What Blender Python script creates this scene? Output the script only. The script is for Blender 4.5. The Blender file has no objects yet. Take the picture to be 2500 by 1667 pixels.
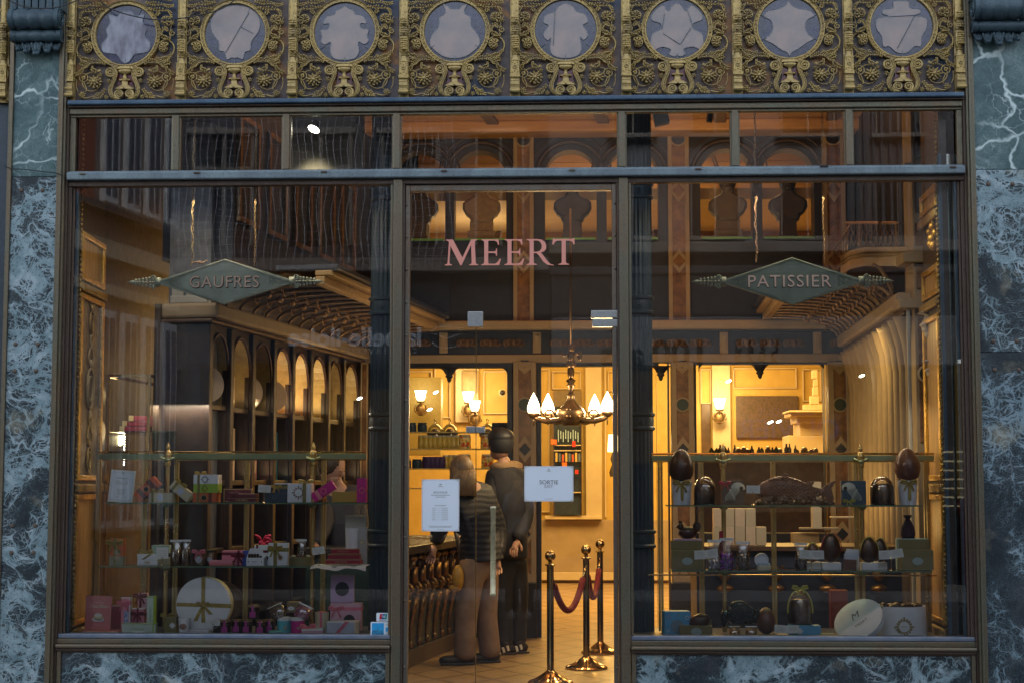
import bpy, bmesh, math, random
from math import pi, sin, cos, radians
from mathutils import Vector, Matrix, Euler
random.seed(7)
SC = bpy.context.scene
COL = SC.collection
# ---------------------------------------------------------------- camera
F, D, CZ = 3950.0, 9.85, 1.5
PITCH, YAW = radians(4.95), radians(2.3)
RX = Euler((pi/2+PITCH, 0, YAW)).to_matrix()
cam_d = bpy.data.cameras.new("camera"); cam = bpy.data.objects.new("camera", cam_d); COL.objects.link(cam)
cam.location = (0, -D, CZ); cam.rotation_euler = (pi/2+PITCH, 0, YAW)
cam_d.sensor_width = 36; cam_d.lens = F/2500*36; cam_d.clip_start = .05; cam_d.clip_end = 400
SC.camera = cam
# ---------------------------------------------------------------- world, sun, exposure
SUN_EL, SUN_AZ = 42.0, 12.0      # low bright sky from behind the shop: the far side of the street gets it
w = bpy.data.worlds.new("World"); SC.world = w; w.use_nodes = True
wn = w.node_tree.nodes; wl = w.node_tree.links
for n in list(wn): wn.remove(n)
sky = wn.new("ShaderNodeTexSky"); sky.sky_type = 'NISHITA'; sky.sun_disc = False
sky.sun_elevation = radians(SUN_EL); sky.sun_rotation = radians(SUN_AZ)
sky.dust_density = 1.0; sky.ozone_density = 1.0
bg = wn.new("ShaderNodeBackground"); bg.inputs[1].default_value = .12
wo = wn.new("ShaderNodeOutputWorld")
hs = wn.new("ShaderNodeHueSaturation"); hs.inputs['Saturation'].default_value = .45      # thin overcast: paler than a clear sky
wl.new(sky.outputs[0], hs.inputs['Color']); wl.new(hs.outputs[0], bg.inputs[0]); wl.new(bg.outputs[0], wo.inputs[0])
sd = bpy.data.lights.new("sun", 'SUN'); sd.energy = .6; sd.angle = radians(14); sd.color = (1, .95, .89)
so = bpy.data.objects.new("sun", sd); COL.objects.link(so)
so.rotation_euler = (radians(90-SUN_EL), 0, radians(180-SUN_AZ)); so.location = (0, 20, 20)
SC.render.engine = 'CYCLES'
SC.cycles.use_denoising = True
SC.cycles.max_bounces = 7; SC.cycles.diffuse_bounces = 3; SC.cycles.glossy_bounces = 4
SC.cycles.transparent_max_bounces = 24; SC.cycles.transmission_bounces = 4
SC.cycles.sample_clamp_indirect = 4; SC.cycles.caustics_reflective = False; SC.cycles.caustics_refractive = False
SC.view_settings.view_transform = 'Standard'; SC.view_settings.look = 'None'
SC.view_settings.gamma = 1; SC.view_settings.use_curve_mapping = False
SC.view_settings.exposure = 2.4

# ---------------------------------------------------------------- survey: photograph pixel -> point in the plane y=Y
def ray(px, py): return RX @ Vector(((px-1250)/F, -(py-833.5)/F, -1))
def B(px, py, Y):
    d = ray(px, py); t = (Y+D)/d.y
    return Vector((d.x*t, Y, CZ+d.z*t))
def XX(px, Y=0, py=1000): return B(px, py, Y).x
def ZZ(py, Y=0, px=1250): return B(px, py, Y).z
def MS(Y, py=1200): return B(1251, py, Y).x-B(1250, py, Y).x   # metres per photo pixel
def BM(px, py, Yv):
    p = B(px, py, Yv); return Vector((p.x, -p.y, p.z))          # what the panes mirror stands across the street
# ---------------------------------------------------------------- node helper
class NT:
    def __init__(s, name):
        s.m = bpy.data.materials.new(name); s.m.use_nodes = True; s.t = s.m.node_tree
        for n in list(s.t.nodes): s.t.nodes.remove(n)
        s.out = s.t.nodes.new("ShaderNodeOutputMaterial")
    def n(s, typ, **k):
        x = s.t.nodes.new(typ)
        for a, b in k.items(): setattr(x, a, b)
        return x
    def l(s, a, b): s.t.links.new(a, b)
    def put(s, sock, v):
        if isinstance(v, bpy.types.NodeSocket): s.l(v, sock)
        elif v is not None:
            if sock.type == 'RGBA' and len(v) == 3: v = (*v, 1)
            sock.default_value = v
    def co(s, kind='Object'): return s.n("ShaderNodeTexCoord").outputs[kind]
    def pos(s): return s.n("ShaderNodeNewGeometry").outputs['Position']
    def mp(s, v, sc=(1, 1, 1), loc=(0, 0, 0), rot=(0, 0, 0)):
        x = s.n("ShaderNodeMapping"); s.l(v, x.inputs[0]); x.inputs[1].default_value = loc
        x.inputs[2].default_value = rot; x.inputs[3].default_value = sc; return x.outputs[0]
    def noise(s, v, sc, det=4, ro=.55, dist=0, out=0):
        x = s.n("ShaderNodeTexNoise"); s.l(v, x.inputs['Vector']); x.inputs['Scale'].default_value = sc
        x.inputs['Detail'].default_value = det; x.inputs['Roughness'].default_value = ro
        x.inputs['Distortion'].default_value = dist; return x.outputs[out]
    def vor(s, v, sc, feat='DISTANCE_TO_EDGE', rnd=1, out=0):
        x = s.n("ShaderNodeTexVoronoi", feature=feat); s.l(v, x.inputs['Vector']); x.inputs['Scale'].default_value = sc
        x.inputs['Randomness'].default_value = rnd; return x.outputs[out]
    def ma(s, op, a, b=None, c=None):
        x = s.n("ShaderNodeMath", operation=op); s.put(x.inputs[0], a)
        if b is not None: s.put(x.inputs[1], b)
        if c is not None: s.put(x.inputs[2], c)
        return x.outputs[0]
    def vm(s, op, a, b):
        x = s.n("ShaderNodeVectorMath", operation=op); s.put(x.inputs[0], a); s.put(x.inputs[1], b); return x.outputs[0]
    def warp(s, v, sc, amt, det=3):
        nz = s.noise(v, sc, det, out=1); a = s.vm('SUBTRACT', nz, (.5, .5, .5))
        return s.vm('ADD', v, s.vm('MULTIPLY', a, (amt, amt, amt)))
    def ramp(s, f, stops, interp='LINEAR'):
        x = s.n("ShaderNodeValToRGB"); x.color_ramp.interpolation = interp; e = x.color_ramp.elements
        while len(e) < len(stops): e.new(.5)
        for i, (p, c) in enumerate(stops):
            e[i].position = p; e[i].color = (*c, 1) if not isinstance(c, (int, float)) else (c, c, c, 1)
        s.l(f, x.inputs[0]); return x.outputs[0]
    def mix(s, a, b, f):
        x = s.n("ShaderNodeMix", data_type='RGBA'); s.put(x.inputs[0], f); s.put(x.inputs[6], a); s.put(x.inputs[7], b)
        return x.outputs[2]
    def bump(s, h, st=.3, d=.01):
        x = s.n("ShaderNodeBump"); x.inputs['Strength'].default_value = st; x.inputs['Distance'].default_value = d
        s.l(h, x.inputs['Height']); return x.outputs[0]
    def pr(s, col, ro=.5, me=0, nor=None, spec=None, coat=0, emit=None, es=0, trans=0):
        p = s.n("ShaderNodeBsdfPrincipled"); s.put(p.inputs['Base Color'], col); s.put(p.inputs['Roughness'], ro)
        s.put(p.inputs['Metallic'], me)
        if nor is not None: s.l(nor, p.inputs['Normal'])
        if spec is not None: p.inputs['Specular IOR Level'].default_value = spec
        if coat: p.inputs['Coat Weight'].default_value = coat; p.inputs['Coat Roughness'].default_value = .15
        if emit is not None: s.put(p.inputs['Emission Color'], emit); p.inputs['Emission Strength'].default_value = es
        if trans: p.inputs['Transmission Weight'].default_value = trans
        s.l(p.outputs[0], s.out.inputs[0]); return p
MATS = {}
def mat(name, c, c2=None, ro=.5, me=0, sc=30, bump=.15, bd=.002, det=4, coat=0, spec=None, emit=None, es=0, stretch=(1, 1, 1), trans=0, rvar=.12):
    """plain procedural surface: colour c, wandering to c2 with a noise, fine relief"""
    if name in MATS: return MATS[name]
    t = NT(name); v = t.mp(t.co(), stretch); nz = t.noise(v, sc, det)
    c2 = c2 or tuple(x*.78 for x in c)
    col = t.mix(c, c2, t.ramp(nz, [(.35, 0), (.65, 1)]))
    rr = t.ma('ADD', t.ma('MULTIPLY', t.noise(v, sc*2.3, 3), rvar*2), ro-rvar)
    t.pr(col, rr, me, t.bump(nz, bump, bd) if bump else None, spec, coat, emit, es, trans)
    MATS[name] = t.m; return t.m
def emis(name, c, st):
    st = st*LK
    t = NT(name); e = t.n("ShaderNodeEmission"); e.inputs[0].default_value = (*c, 1); e.inputs[1].default_value = st
    t.l(e.outputs[0], t.out.inputs[0]); return t.m

LK = .38      # level of all indoor lamps against the daylight
# ---------------------------------------------------------------- mesh builder
class M:
    def __init__(s, T=None): s.v = []; s.f = []; s.k = []; s.T = T or Matrix(); s.mi = 0
    def add(s, vs, fs, T=None):
        o = len(s.v); TT = s.T @ T if T else s.T
        s.v += [TT @ Vector(p) for p in vs]; s.f += [tuple(o+i for i in f) for f in fs]; s.k += [s.mi]*len(fs); return s
    def box(s, x0, x1, y0, y1, z0, z1, T=None):
        return s.add([(x0, y0, z0), (x1, y0, z0), (x1, y1, z0), (x0, y1, z0), (x0, y0, z1), (x1, y0, z1), (x1, y1, z1), (x0, y1, z1)],
                     [(0, 3, 2, 1), (4, 5, 6, 7), (0, 1, 5, 4), (1, 2, 6, 5), (2, 3, 7, 6), (3, 0, 4, 7)], T)
    def prism(s, poly, y0, y1, T=None):
        """outline in x,z; y0 is the face towards the street"""
        n = len(poly); a = sum(poly[i][0]*poly[(i+1) % n][1]-poly[(i+1) % n][0]*poly[i][1] for i in range(n))
        if a < 0: poly = poly[::-1]
        vs = [(x, y0, z) for x, z in poly]+[(x, y1, z) for x, z in poly]
        fs = [tuple(range(n)), tuple(range(2*n-1, n-1, -1))]+[(i, i+n, (i+1) % n+n, (i+1) % n) for i in range(n)]
        return s.add(vs, fs, T)
    def lathe(s, prof, n=20, c=(0, 0, 0), T=None, flute=0, nf=0, cap=True, sx=1, sy=1):
        vs = []; fs = []; m = len(prof)
        for r, z in prof:
            for i in range(n):
                a = 2*pi*i/n; rr = r*(1-flute*(.5+.5*cos(a*nf)) if nf else 1)
                vs.append((c[0]+rr*cos(a)*sx, c[1]+rr*sin(a)*sy, c[2]+z))
        for j in range(m-1):
            for i in range(n):
                k = (i+1) % n; fs.append((j*n+i, j*n+k, (j+1)*n+k, (j+1)*n+i))
        if cap: fs.append(tuple(range(n-1, -1, -1))); fs.append(tuple((m-1)*n+i for i in range(n)))
        return s.add(vs, fs, T)
    def tube(s, pts, r, n=6, T=None, closed=False, flat=1):
        pts = [Vector(p) for p in pts]; m = len(pts)
        if m < 2: return s
        rs = r if isinstance(r, (list, tuple)) else [r]*m
        up = Vector((0, -1, 0)); vs = []; fs = []
        for j in range(m):
            a = pts[(j-1) % m] if (closed or j > 0) else pts[0]; b = pts[(j+1) % m] if (closed or j < m-1) else pts[-1]
            t = (b-a).normalized() if (b-a).length > 1e-9 else Vector((0, 0, 1))
            u = up if abs(t.dot(up)) < .95 else Vector((1, 0, 0))
            e1 = t.cross(u).normalized(); e2 = t.cross(e1)
            for i in range(n):
                q = 2*pi*i/n; vs.append(pts[j]+e1*cos(q)*rs[j]+e2*sin(q)*rs[j]*flat)
        for j in range(m if closed else m-1):
            jj = (j+1) % m
            for i in range(n):
                k = (i+1) % n; fs.append((j*n+i, jj*n+i, jj*n+k, j*n+k))
        if not closed: fs.append(tuple(range(n))); fs.append(tuple(m*n-1-i for i in range(n)))
        return s.add(vs, fs, T)
    def ball(s, c, rx, ry=None, rz=None, nu=8, nv=5, T=None, R=None):
        ry = rx if ry is None else ry; rz = rx if rz is None else rz; vs = [(0, 0, -rz)]; fs = []
        for j in range(1, nv):
            p = -pi/2+pi*j/nv
            for i in range(nu):
                q = 2*pi*i/nu; vs.append((rx*cos(p)*cos(q), ry*cos(p)*sin(q), rz*sin(p)))
        vs.append((0, 0, rz)); L = len(vs)-1
        for i in range(nu):
            k = (i+1) % nu; fs.append((0, 1+k, 1+i)); fs.append((L, L-nu+i, L-nu+k))
            for j in range(nv-2): o = 1+j*nu; fs.append((o+i, o+k, o+nu+k, o+nu+i))
        X = Matrix.Translation(c) @ (R.to_4x4() if R is not None else Matrix())
        return s.add(vs, fs, (T @ X) if T else X)
    def pane(s, x0, x1, y, z0, z1): return s.add([(x0, y, z0), (x1, y, z0), (x1, y, z1), (x0, y, z1)], [(0, 1, 2, 3)])
    def build(s, name, m=None, parent=None, smooth=False, bevel=0, kind=None):
        me = bpy.data.meshes.new(name); me.from_pydata([tuple(p) for p in s.v], [], s.f)
        for q in (m if isinstance(m, (list, tuple)) else [m]):
            if q: me.materials.append(q)
        if any(s.k): me.polygons.foreach_set('material_index', s.k)
        me.update()
        if smooth:
            me.polygons.foreach_set('use_smooth', [True]*len(me.polygons))
            if smooth != 'all': me.set_sharp_from_angle(angle=radians(42))
        o = bpy.data.objects.new(name, me); COL.objects.link(o)
        if parent: o.parent = parent
        if bevel:
            b = o.modifiers.new('bevel', 'BEVEL'); b.width = bevel; b.segments = 2; b.limit_method = 'ANGLE'; b.angle_limit = radians(50)
        if kind: o['kind'] = kind
        return o
def TR(x=0, y=0, z=0, rx=0, ry=0, rz=0, s=1): return Matrix.Translation((x, y, z)) @ Euler((rx, ry, rz)).to_matrix().to_4x4() @ Matrix.Scale(s, 4)
def thing(name, label, cat, loc=(0, 0, 0), rot=(0, 0, 0), group=None):
    o = bpy.data.objects.new(name, None); COL.objects.link(o); o.location = loc; o.rotation_euler = rot
    o.empty_display_size = .05; tag(o, label, cat, group); return o
def tag(o, label, cat, group=None):
    o['label'] = label; o['category'] = cat
    if group: o['group'] = group
    return o
def copy_tree(o, loc=None, label=None, parent=None):
    c = o.copy(); COL.objects.link(c)
    if parent: c.parent = parent
    if loc is not None: c.location = loc
    if label: c['label'] = label
    for ch in list(o.children): copy_tree(ch, parent=c)
    return c
def text(name, st, m, parent, w=None, h=None, loc=(0, 0, 0), rot=(pi/2, 0, 0), ext=.0006, bold=0, sx=1, sp=1, shear=0, kind=None, bev=0):
    cu = bpy.data.curves.new(name, 'FONT'); cu.body = st; cu.size = 1; cu.extrude = 0; cu.offset = bold; cu.align_x = 'CENTER'
    cu.space_character = sp; cu.shear = shear; cu.resolution_u = 3
    o = bpy.data.objects.new(name, cu); COL.objects.link(o)
    bpy.context.view_layer.update()
    me = bpy.data.meshes.new_from_object(o.evaluated_get(bpy.context.evaluated_depsgraph_get()))
    bpy.data.objects.remove(o); bpy.data.curves.remove(cu)
    if not me.vertices: return None
    xs = [v.co.x for v in me.vertices]; ys = [v.co.y for v in me.vertices]
    cx, cy = (min(xs)+max(xs))/2, (min(ys)+max(ys))/2
    fw = w/(max(xs)-min(xs)) if w else None; fh = h/(max(ys)-min(ys)) if h else None
    fw = fw or fh*sx; fh = fh or fw
    for v in me.vertices: v.co = ((v.co.x-cx)*fw, (v.co.y-cy)*fh, 0)
    bm = bmesh.new(); bm.from_mesh(me)
    r = bmesh.ops.extrude_face_region(bm, geom=bm.faces[:]) if ext > .002 else None
    if r: bmesh.ops.translate(bm, verts=[e for e in r['geom'] if isinstance(e, bmesh.types.BMVert)], vec=(0, 0, ext))
    else: bmesh.ops.translate(bm, verts=bm.verts[:], vec=(0, 0, ext))
    bmesh.ops.recalc_face_normals(bm, faces=bm.faces[:]) if r else None
    bm.to_mesh(me); bm.free(); me.materials.clear(); me.materials.append(m); me.name = name
    o = bpy.data.objects.new(name, me); COL.objects.link(o); o.parent = parent; o.location = loc; o.rotation_euler = rot
    return o
def circ(cx, cz, r, n=32, a0=0, a1=2*pi, rz=None):
    rz = rz or r; full = abs(a1-a0-2*pi) < 1e-6; k = n if full else n+1
    return [(cx+r*cos(a0+(a1-a0)*i/n), cz+rz*sin(a0+(a1-a0)*i/n)) for i in range(k)]
def lamp(name, typ, loc, en, col, size=.1, rot=None, spot=None, blend=.5, sy=None):
    d = bpy.data.lights.new(name, typ); d.energy = en*LK; d.color = col
    if typ == 'AREA':
        d.size = size
        if sy: d.shape = 'RECTANGLE'; d.size_y = sy
    elif typ == 'POINT': d.shadow_soft_size = size
    elif typ == 'SPOT': d.shadow_soft_size = size; d.spot_size = radians(spot); d.spot_blend = blend
    o = bpy.data.objects.new(name, d); COL.objects.link(o); o.location = loc
    if rot: o.rotation_euler = rot
    return o

# ---------------------------------------------------------------- materials
def marble(name, kind, off=(0, 0, 0)):
    t = NT(name); v = t.mp(t.pos(), (1, 1, 1), off)
    wv = t.warp(v, 3.0, .35); fine = t.warp(wv, 14, .06)
    big = t.noise(wv, 2.2, 5, .6, .8)
    if kind == 'green':
        base = t.ramp(t.noise(fine, 5, 9, .72), [(.3, (.022, .055, .062)), (.5, (.07, .135, .135)), (.72, (.17, .25, .24))])
        spk = t.ramp(t.noise(v, 120, 3), [(.42, 0), (.6, 1)])
        base = t.mix(base, (.02, .045, .05), t.ma('MULTIPLY', spk, .45))
        e1 = t.vor(t.warp(v, 2.2, .5, 4), 2.6)
        vein = t.ramp(e1, [(.0, 1), (.012, .75), (.035, 0)])
        vein = t.ma('MULTIPLY', vein, t.ramp(t.noise(v, 3.5, 3), [(.38, 0), (.56, 1)]))
        e2 = t.vor(t.warp(v, 7, .2, 4), 8)
        v2 = t.ma('MULTIPLY', t.ramp(e2, [(.0, .7), (.03, 0)]), t.ramp(big, [(.42, 0), (.62, 1)]))
        col = t.mix(base, (.55, .66, .64), t.ma('MAXIMUM', vein, v2))
        cloud = t.ramp(t.noise(wv, 1.7, 7, .7, 1.2), [(.55, 0), (.72, 1)])
        col = t.mix(col, (.33, .43, .45), t.ma('MULTIPLY', cloud, .65))
    else:
        s1, s2, lo = {'breccia': (9, 34, .0), 'dark': (10, 36, -.09), 'riser': (5.5, 24, -.06)}[kind]
        st = t.mp(fine, (1, 1, 1.25), rot=(0, .5, 0))
        e1 = t.vor(st, s1); e2 = t.vor(t.warp(st, 30, .03), s2); e3 = t.vor(st, s2*2.1)
        thr = t.ma('ADD', t.ma('MULTIPLY', t.ma('SUBTRACT', big, .46), .9), .05+lo)
        a = t.ma('MULTIPLY_ADD', t.ma('SUBTRACT', thr, e1), 14, .5)
        b = t.ma('MULTIPLY_ADD', t.ma('SUBTRACT', t.ma('MULTIPLY', thr, .9), e2), 9, .45)
        c = t.ma('MULTIPLY', t.ramp(e3, [(.0, 1), (.09, 0)]), .5)
        fa = t.ma('MAXIMUM', t.ma('MINIMUM', t.ma('MAXIMUM', a, 0), 1), t.ma('MINIMUM', t.ma('MAXIMUM', b, 0), 1))
        fa = t.ma('MAXIMUM', fa, t.ma('MULTIPLY', c, t.ramp(big, [(.35, .1), (.6, 1)])))
        speck = t.ramp(t.vor(t.warp(v, 40, .02), 62, 'F1'), [(.12, 1), (.3, 0)])
        fa = t.ma('MULTIPLY', fa, t.ma('SUBTRACT', 1, t.ma('MULTIPLY', speck, .75)))
        dark = t.ramp(t.noise(wv, 6, 6, .7), [(.35, (.006, .012, .017)), (.52, (.016, .025, .031)), (.7, (.045, .050, .055))])
        lite = t.ramp(t.noise(fine, 9, 7, .7), [(.3, (.10, .17, .185)), (.5, (.22, .31, .335)), (.7, (.42, .50, .53))])
        if kind == 'dark': lite = t.mix(lite, (.16, .24, .30), .35)
        col = t.mix(dark, lite, fa)
        ochre = t.ramp(t.noise(v, 3.3, 5), [(.62, 0), (.74, 1)])
        col = t.mix(col, (.42, .38, .25), t.ma('MULTIPLY', ochre, .4))
    t.pr(col, t.ma('MULTIPLY_ADD', t.noise(v, 25, 4), .25, .28), 0, t.bump(t.noise(v, 60, 4), .08, .002), .4)
    return t.m
MB_G = marble('marble_green', 'green'); MB_B = marble('marble_breccia', 'breccia', (3.1, 0, .4))
MB_G2 = marble('marble_green_right', 'green', (7.7, 1, 2.2))
MB_D = marble('marble_dark', 'dark', (1.7, .3, 2.9)); MB_R = marble('marble_riser', 'riser', (.2, 0, 5.1))
def bronze(name, c, pat, amt=.5, ro=.42, me=.55):
    t = NT(name); v = t.mp(t.pos(), (1, 1, .35)); nz = t.noise(v, 7, 7, .65); n2 = t.noise(t.pos(), 70, 5, .7)
    col = t.mix(c, pat, t.ma('MULTIPLY', t.ramp(nz, [(.42, 0), (.62, 1)]), amt))
    col = t.mix(col, tuple(x*.35 for x in c), t.ma('MULTIPLY', t.ramp(n2, [(.5, 0), (.7, 1)]), .55))
    t.pr(col, t.ma('MULTIPLY_ADD', n2, .35, ro-.15), me, t.bump(n2, .25, .002)); return t.m
BRZ = bronze('bronze', (.16, .125, .08), (.12, .135, .10), .6)
BRZ_D = bronze('bronze_dark', (.075, .05, .035), (.10, .075, .06), .5, .5, .35)
LEAD = bronze('zinc_ledge', (.13, .165, .185), (.19, .25, .26), .8, .5, .25)
BLUE = bronze('blue_cornice_paint', (.035, .075, .125), (.085, .15, .20), .55, .45, .05)
IRON = bronze('console_paint', (.028, .055, .072), (.055, .095, .11), .6, .5, .1)
COLM = bronze('column_paint', (.018, .040, .065), (.04, .07, .085), .5, .42, .1)
def gilt(name, c, c2, ro=.45, me=.45):
    t = NT(name); v = t.co(); n1 = t.noise(v, 9, 6, .65); n2 = t.noise(v, 60, 4)
    col = t.mix(c, c2, t.ramp(n1, [(.42, 0), (.66, 1)])); col = t.mix(col, (.05, .032, .015), t.ma('MULTIPLY', t.ramp(n2, [(.52, 0), (.72, 1)]), .6))
    t.pr(col, t.ma('MULTIPLY_ADD', n2, .3, ro-.15), me, t.bump(n2, .3, .003)); return t.m
GOLD = gilt('frieze_gilding', (.40, .285, .10), (.27, .20, .095), .42)
GOLD2 = gilt('worn_gilding', (.36, .26, .085), (.20, .12, .06))
GOLDB = gilt('bright_gilding', (.75, .47, .09), (.42, .24, .05), .35, .7)
BRASS = mat('brass', (.50, .39, .16), (.44, .34, .15), .3, .9, 3, 0)
BRASS_G = mat('brass_green', (.26, .31, .18), (.20, .26, .16), .35, .7, 3, 0)
CHROMB = mat('polished_brass', (.58, .42, .20), (.48, .33, .15), .12, 1, 10, 0, rvar=.03)
def glass(name, refl, tint=(1, 1, 1), ro=0.0, boost=1.6):
    t = NT(name); tr = t.n("ShaderNodeBsdfTransparent"); tr.inputs[0].default_value = (*tint, 1)
    gl = t.n("ShaderNodeBsdfGlossy"); gl.inputs['Roughness'].default_value = ro
    fr = t.n("ShaderNodeFresnel"); fr.inputs[0].default_value = 1.5
    wob = t.noise(t.pos(), 1.3, 2); t.l(t.bump(wob, .012, .02), gl.inputs['Normal'])
    f = t.ma('MINIMUM', t.ma('MULTIPLY_ADD', fr.outputs[0], boost, refl), 1)
    mx = t.n("ShaderNodeMixShader"); t.l(f, mx.inputs[0]); t.l(tr.outputs[0], mx.inputs[1]); t.l(gl.outputs[0], mx.inputs[2])
    t.l(mx.outputs[0], t.out.inputs[0]); return t.m
GLASS = glass('shop_glass', .03, (.98, .995, .99), boost=1.3)
GLASS_T = glass('thin_glass', .02, (.96, .99, .97), boost=1)
GLASS_E = glass('shelf_glass', .05, (.62, .86, .76), boost=1)
DOME = glass('dome_glass', .05, (.93, .95, .96), boost=1.5)
CELLO = glass('cellophane', .12, (.93, .93, .96), .12)
# ================================================================ FACADE
YM = -.06                                   # marble face
def zx(px, py, Y=0): p = B(px, py, Y); return p.x, p.z
Z_TOP = ZZ(-60); Z_CORN_T = ZZ(243); Z_CORN_B = ZZ(254); Z_TR_T = ZZ(262); Z_TR_B = ZZ(274)
Z_BAR_T = ZZ(418); Z_BAR_B = ZZ(437); Z_SILL = ZZ(1549); Z_SB = ZZ(1588)
XL = XX(142, 0, 200); XR = XX(2376, 0, 300)     # inner edges of the marble
XL = (XX(142.4, YM, 200)+XX(111, YM, 1640))/2; XR = (XX(2375, YM, 200)+XX(2414, YM, 1640))/2
Z_JOIN = ZZ(428); Z_JOIN_R = ZZ(860, YM, 2440)
# ---- ground
g = M(); g.box(-60, 60, -60, -2.62, -.3, -.13); g.build('road', mat('asphalt', (.045, .047, .05), (.065, .065, .068), .8, 0, 60, .4, .004), kind='structure')
PAVE = mat('paving_stone', (.30, .30, .29), (.23, .23, .225), .7, 0, 18, .3, .003)
g = M(); g.box(-60, 60, -2.45, 0.05, -.3, -.008); pav = g.build('pavement', mat('pavement_bed', (.06, .06, .06), ro=.9), kind='structure')
for i in range(16):
    for j in range(4):
        s = M(); ox = (j % 2)*.3; s.box(-4.8+i*.6+ox, -4.8+i*.6+.592+ox, -2.44+j*.6, -2.44+j*.6+.592, -.008, 0.0+random.uniform(-.001, .001))
        s.build('paving_slab', PAVE, pav)
for i in range(12):
    s = M(); s.box(-6+i, -6+i+.99, -2.62, -2.452, -.2, .004); s.build('kerb_stone', PAVE, pav, bevel=.01)
g = M(); g.box(-60, 60, -60, -10.9, -.13+.005, .0); g.build('pavement_opposite', PAVE, kind='structure')

# ---- marble piers
def bolt_mesh():
    b = M(); b.lathe([(.0135, 0), (.0135, .004), (.011, .010), (.004, .013)], 14); return b
BOLT_M = mat('bolt_iron', (.10, .075, .06), (.16, .12, .09), .6, .4)
def pier(name, label, x0, x1, zj, mats, bolts, strips):
    t = thing(name, label, 'pier')
    ztop = Z_TOP+.2
    zs = [0]+zj+[ztop]
    for i, mm in enumerate(mats):
        a, b = zs[i], zs[i+1]
        s = M(); s.box(x0, x1, YM+(.004 if i == len(mats)-1 else 0), .25, a+.002, b-.002); s.build('marble_slab', mm, t, bevel=.002)
    s = M(); s.box(x0+.01, x1-.01, YM+.02, .24, .01, ztop-.01); s.build('joint_backing', BRZ_D, t)
    for (px, py) in bolts:
        p = B(px, py, YM); b = bolt_mesh(); o = b.build('bolt', BOLT_M, t, smooth=True)
        o.location = (p.x, YM, p.z); o.rotation_euler = (pi/2, 0, 0)
    for (a, b, y, mm) in strips:
        s = M(); s.box(a, b, y, .1, 0, ztop); s.build('bronze_strip', mm, t, bevel=.002)
    return t
xl0 = XX(8, YM, 1200)
pier('marble_pier', 'left marble pier, green slab above pale blue breccia with round bolts', xl0, XL, [Z_JOIN], [MB_B, MB_G],
     [(52, 465), (104, 465), (38, 840), (92, 840), (36, 905), (88, 905), (30, 1282), (86, 1282), (28, 1348), (82, 1348)],
     [(XL+.001, XL+.020, YM-.012, BRZ), (XL+.021, XL+.034, YM-.022, BRZ), (XL+.035, XL+.048, YM-.006, BRZ),
      (XL+.049, XL+.062, YM+.02, BRZ_D), (xl0-.016, xl0-.001, YM-.014, BRZ), (xl0-.03, xl0-.017, YM-.004, BRZ)])
xr1 = XX(2545, YM, 1200)
pier('marble_pier', 'right marble pier, veined green slab over two dark blue slabs', XR, xr1, [Z_JOIN_R, Z_JOIN], [MB_D, MB_B, MB_G2],
     [(2413, 450), (2472, 450), (2425, 833), (2482, 833), (2428, 902), (2487, 902)],
     [(XR-.020, XR-.001, YM-.012, BRZ), (XR-.034, XR-.021, YM-.022, BRZ), (XR-.048, XR-.035, YM-.006, BRZ), (XR-.062, XR-.049, YM+.02, BRZ_D)])

# ---- scrolled consoles over the piers
def console(label, cx, wd, px_roll_t, rt):
    t = thing('scroll_console', label, 'console', (cx, YM, 0), group='painted consoles over the marble piers')
    z0, z1, z2, z3 = rt          # top of big roll, bottom big roll, bottom small roll, leaf tip
    def roll(name, zt, zb, yb, n=40):
        R = (zt-zb)/2; zc = (zt+zb)/2; s = M(); hw = wd/2
        prof = []
        for i in range(61):
            u = -1+2*i/60; a = abs(u)
            if a > .82: f = 1.0
            elif a > .78: f = .88
            else:
                q = (a/.78); f = .86+.14*abs(cos(q*pi*1.5))
            prof.append((R*f, u*hw))
        s.lathe(prof, 28, T=TR(0, -yb, zc, 0, pi/2, 0)); return s.build(name, IRON, t, smooth=True)
    roll('large_scroll', z0, z1, .10); roll('small_scroll', z1+.012, z2, .065)
    for sgn in (-1, 1):            # volute discs on the ends
        s = M(); R = (z0-z1)/2*.8
        pts = [(sgn*(wd/2+.003), -.10+cos(a)*R*(1-a/20), (z0+z1)/2+sin(a)*R*(1-a/20)) for a in [k*.35 for k in range(45)]]
        s.tube(pts, .006, 5); s.build('volute_line', IRON, t, smooth=True)
    s = M()                         # fluted neck above
    for k in range(7):
        xa = -wd/2+wd*(k+.08)/7; s.box(xa, xa+wd/7*.84, -.12, .0, z0-.01, z0+.6)
    s.box(-wd/2-.01, wd/2+.01, -.10, .1, z0-.01, z0+.6); s.build('fluted_neck', IRON, t, bevel=.006)
    s = M(); s.box(-wd/2, wd/2, -.05, .05, z3+.10, z1); s.build('core', IRON, t)
    s = M(); hl = z2-z3             # acanthus hanging leaf: lobes fanned over the tip
    for k, (xo, ww, LL, yy) in enumerate(((-.36, .15, .50, .0), (.36, .15, .50, .0), (-.20, .17, .72, .012), (.20, .17, .72, .012), (0, .17, .95, .028))):
        L = hl*LL; xx = xo*wd; w_ = wd*ww*.55
        s.ball((xx, -.035-yy, z2-L*.45), w_, .022, L*.55, 12, 9)
        s.ball((xx*1.06, -.060-yy, z2-L*.94), w_*.62, .020, .014, 10, 7)
        for q in range(4):
            for sg in (-1, 1): s.ball((xx+sg*w_*(.95-.16*q), -.045-yy, z2-L*(.18+.2*q)), w_*.30, .014, .016, 7, 5)
        s.tube([(xx, -.050-yy, z2+.004), (xx, -.064-yy, z2-L*.5), (xx*1.06, -.070-yy, z2-L*.9)], .003, 5)
    s.build('acanthus_leaf', IRON, t, smooth='all')
    return t
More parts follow.
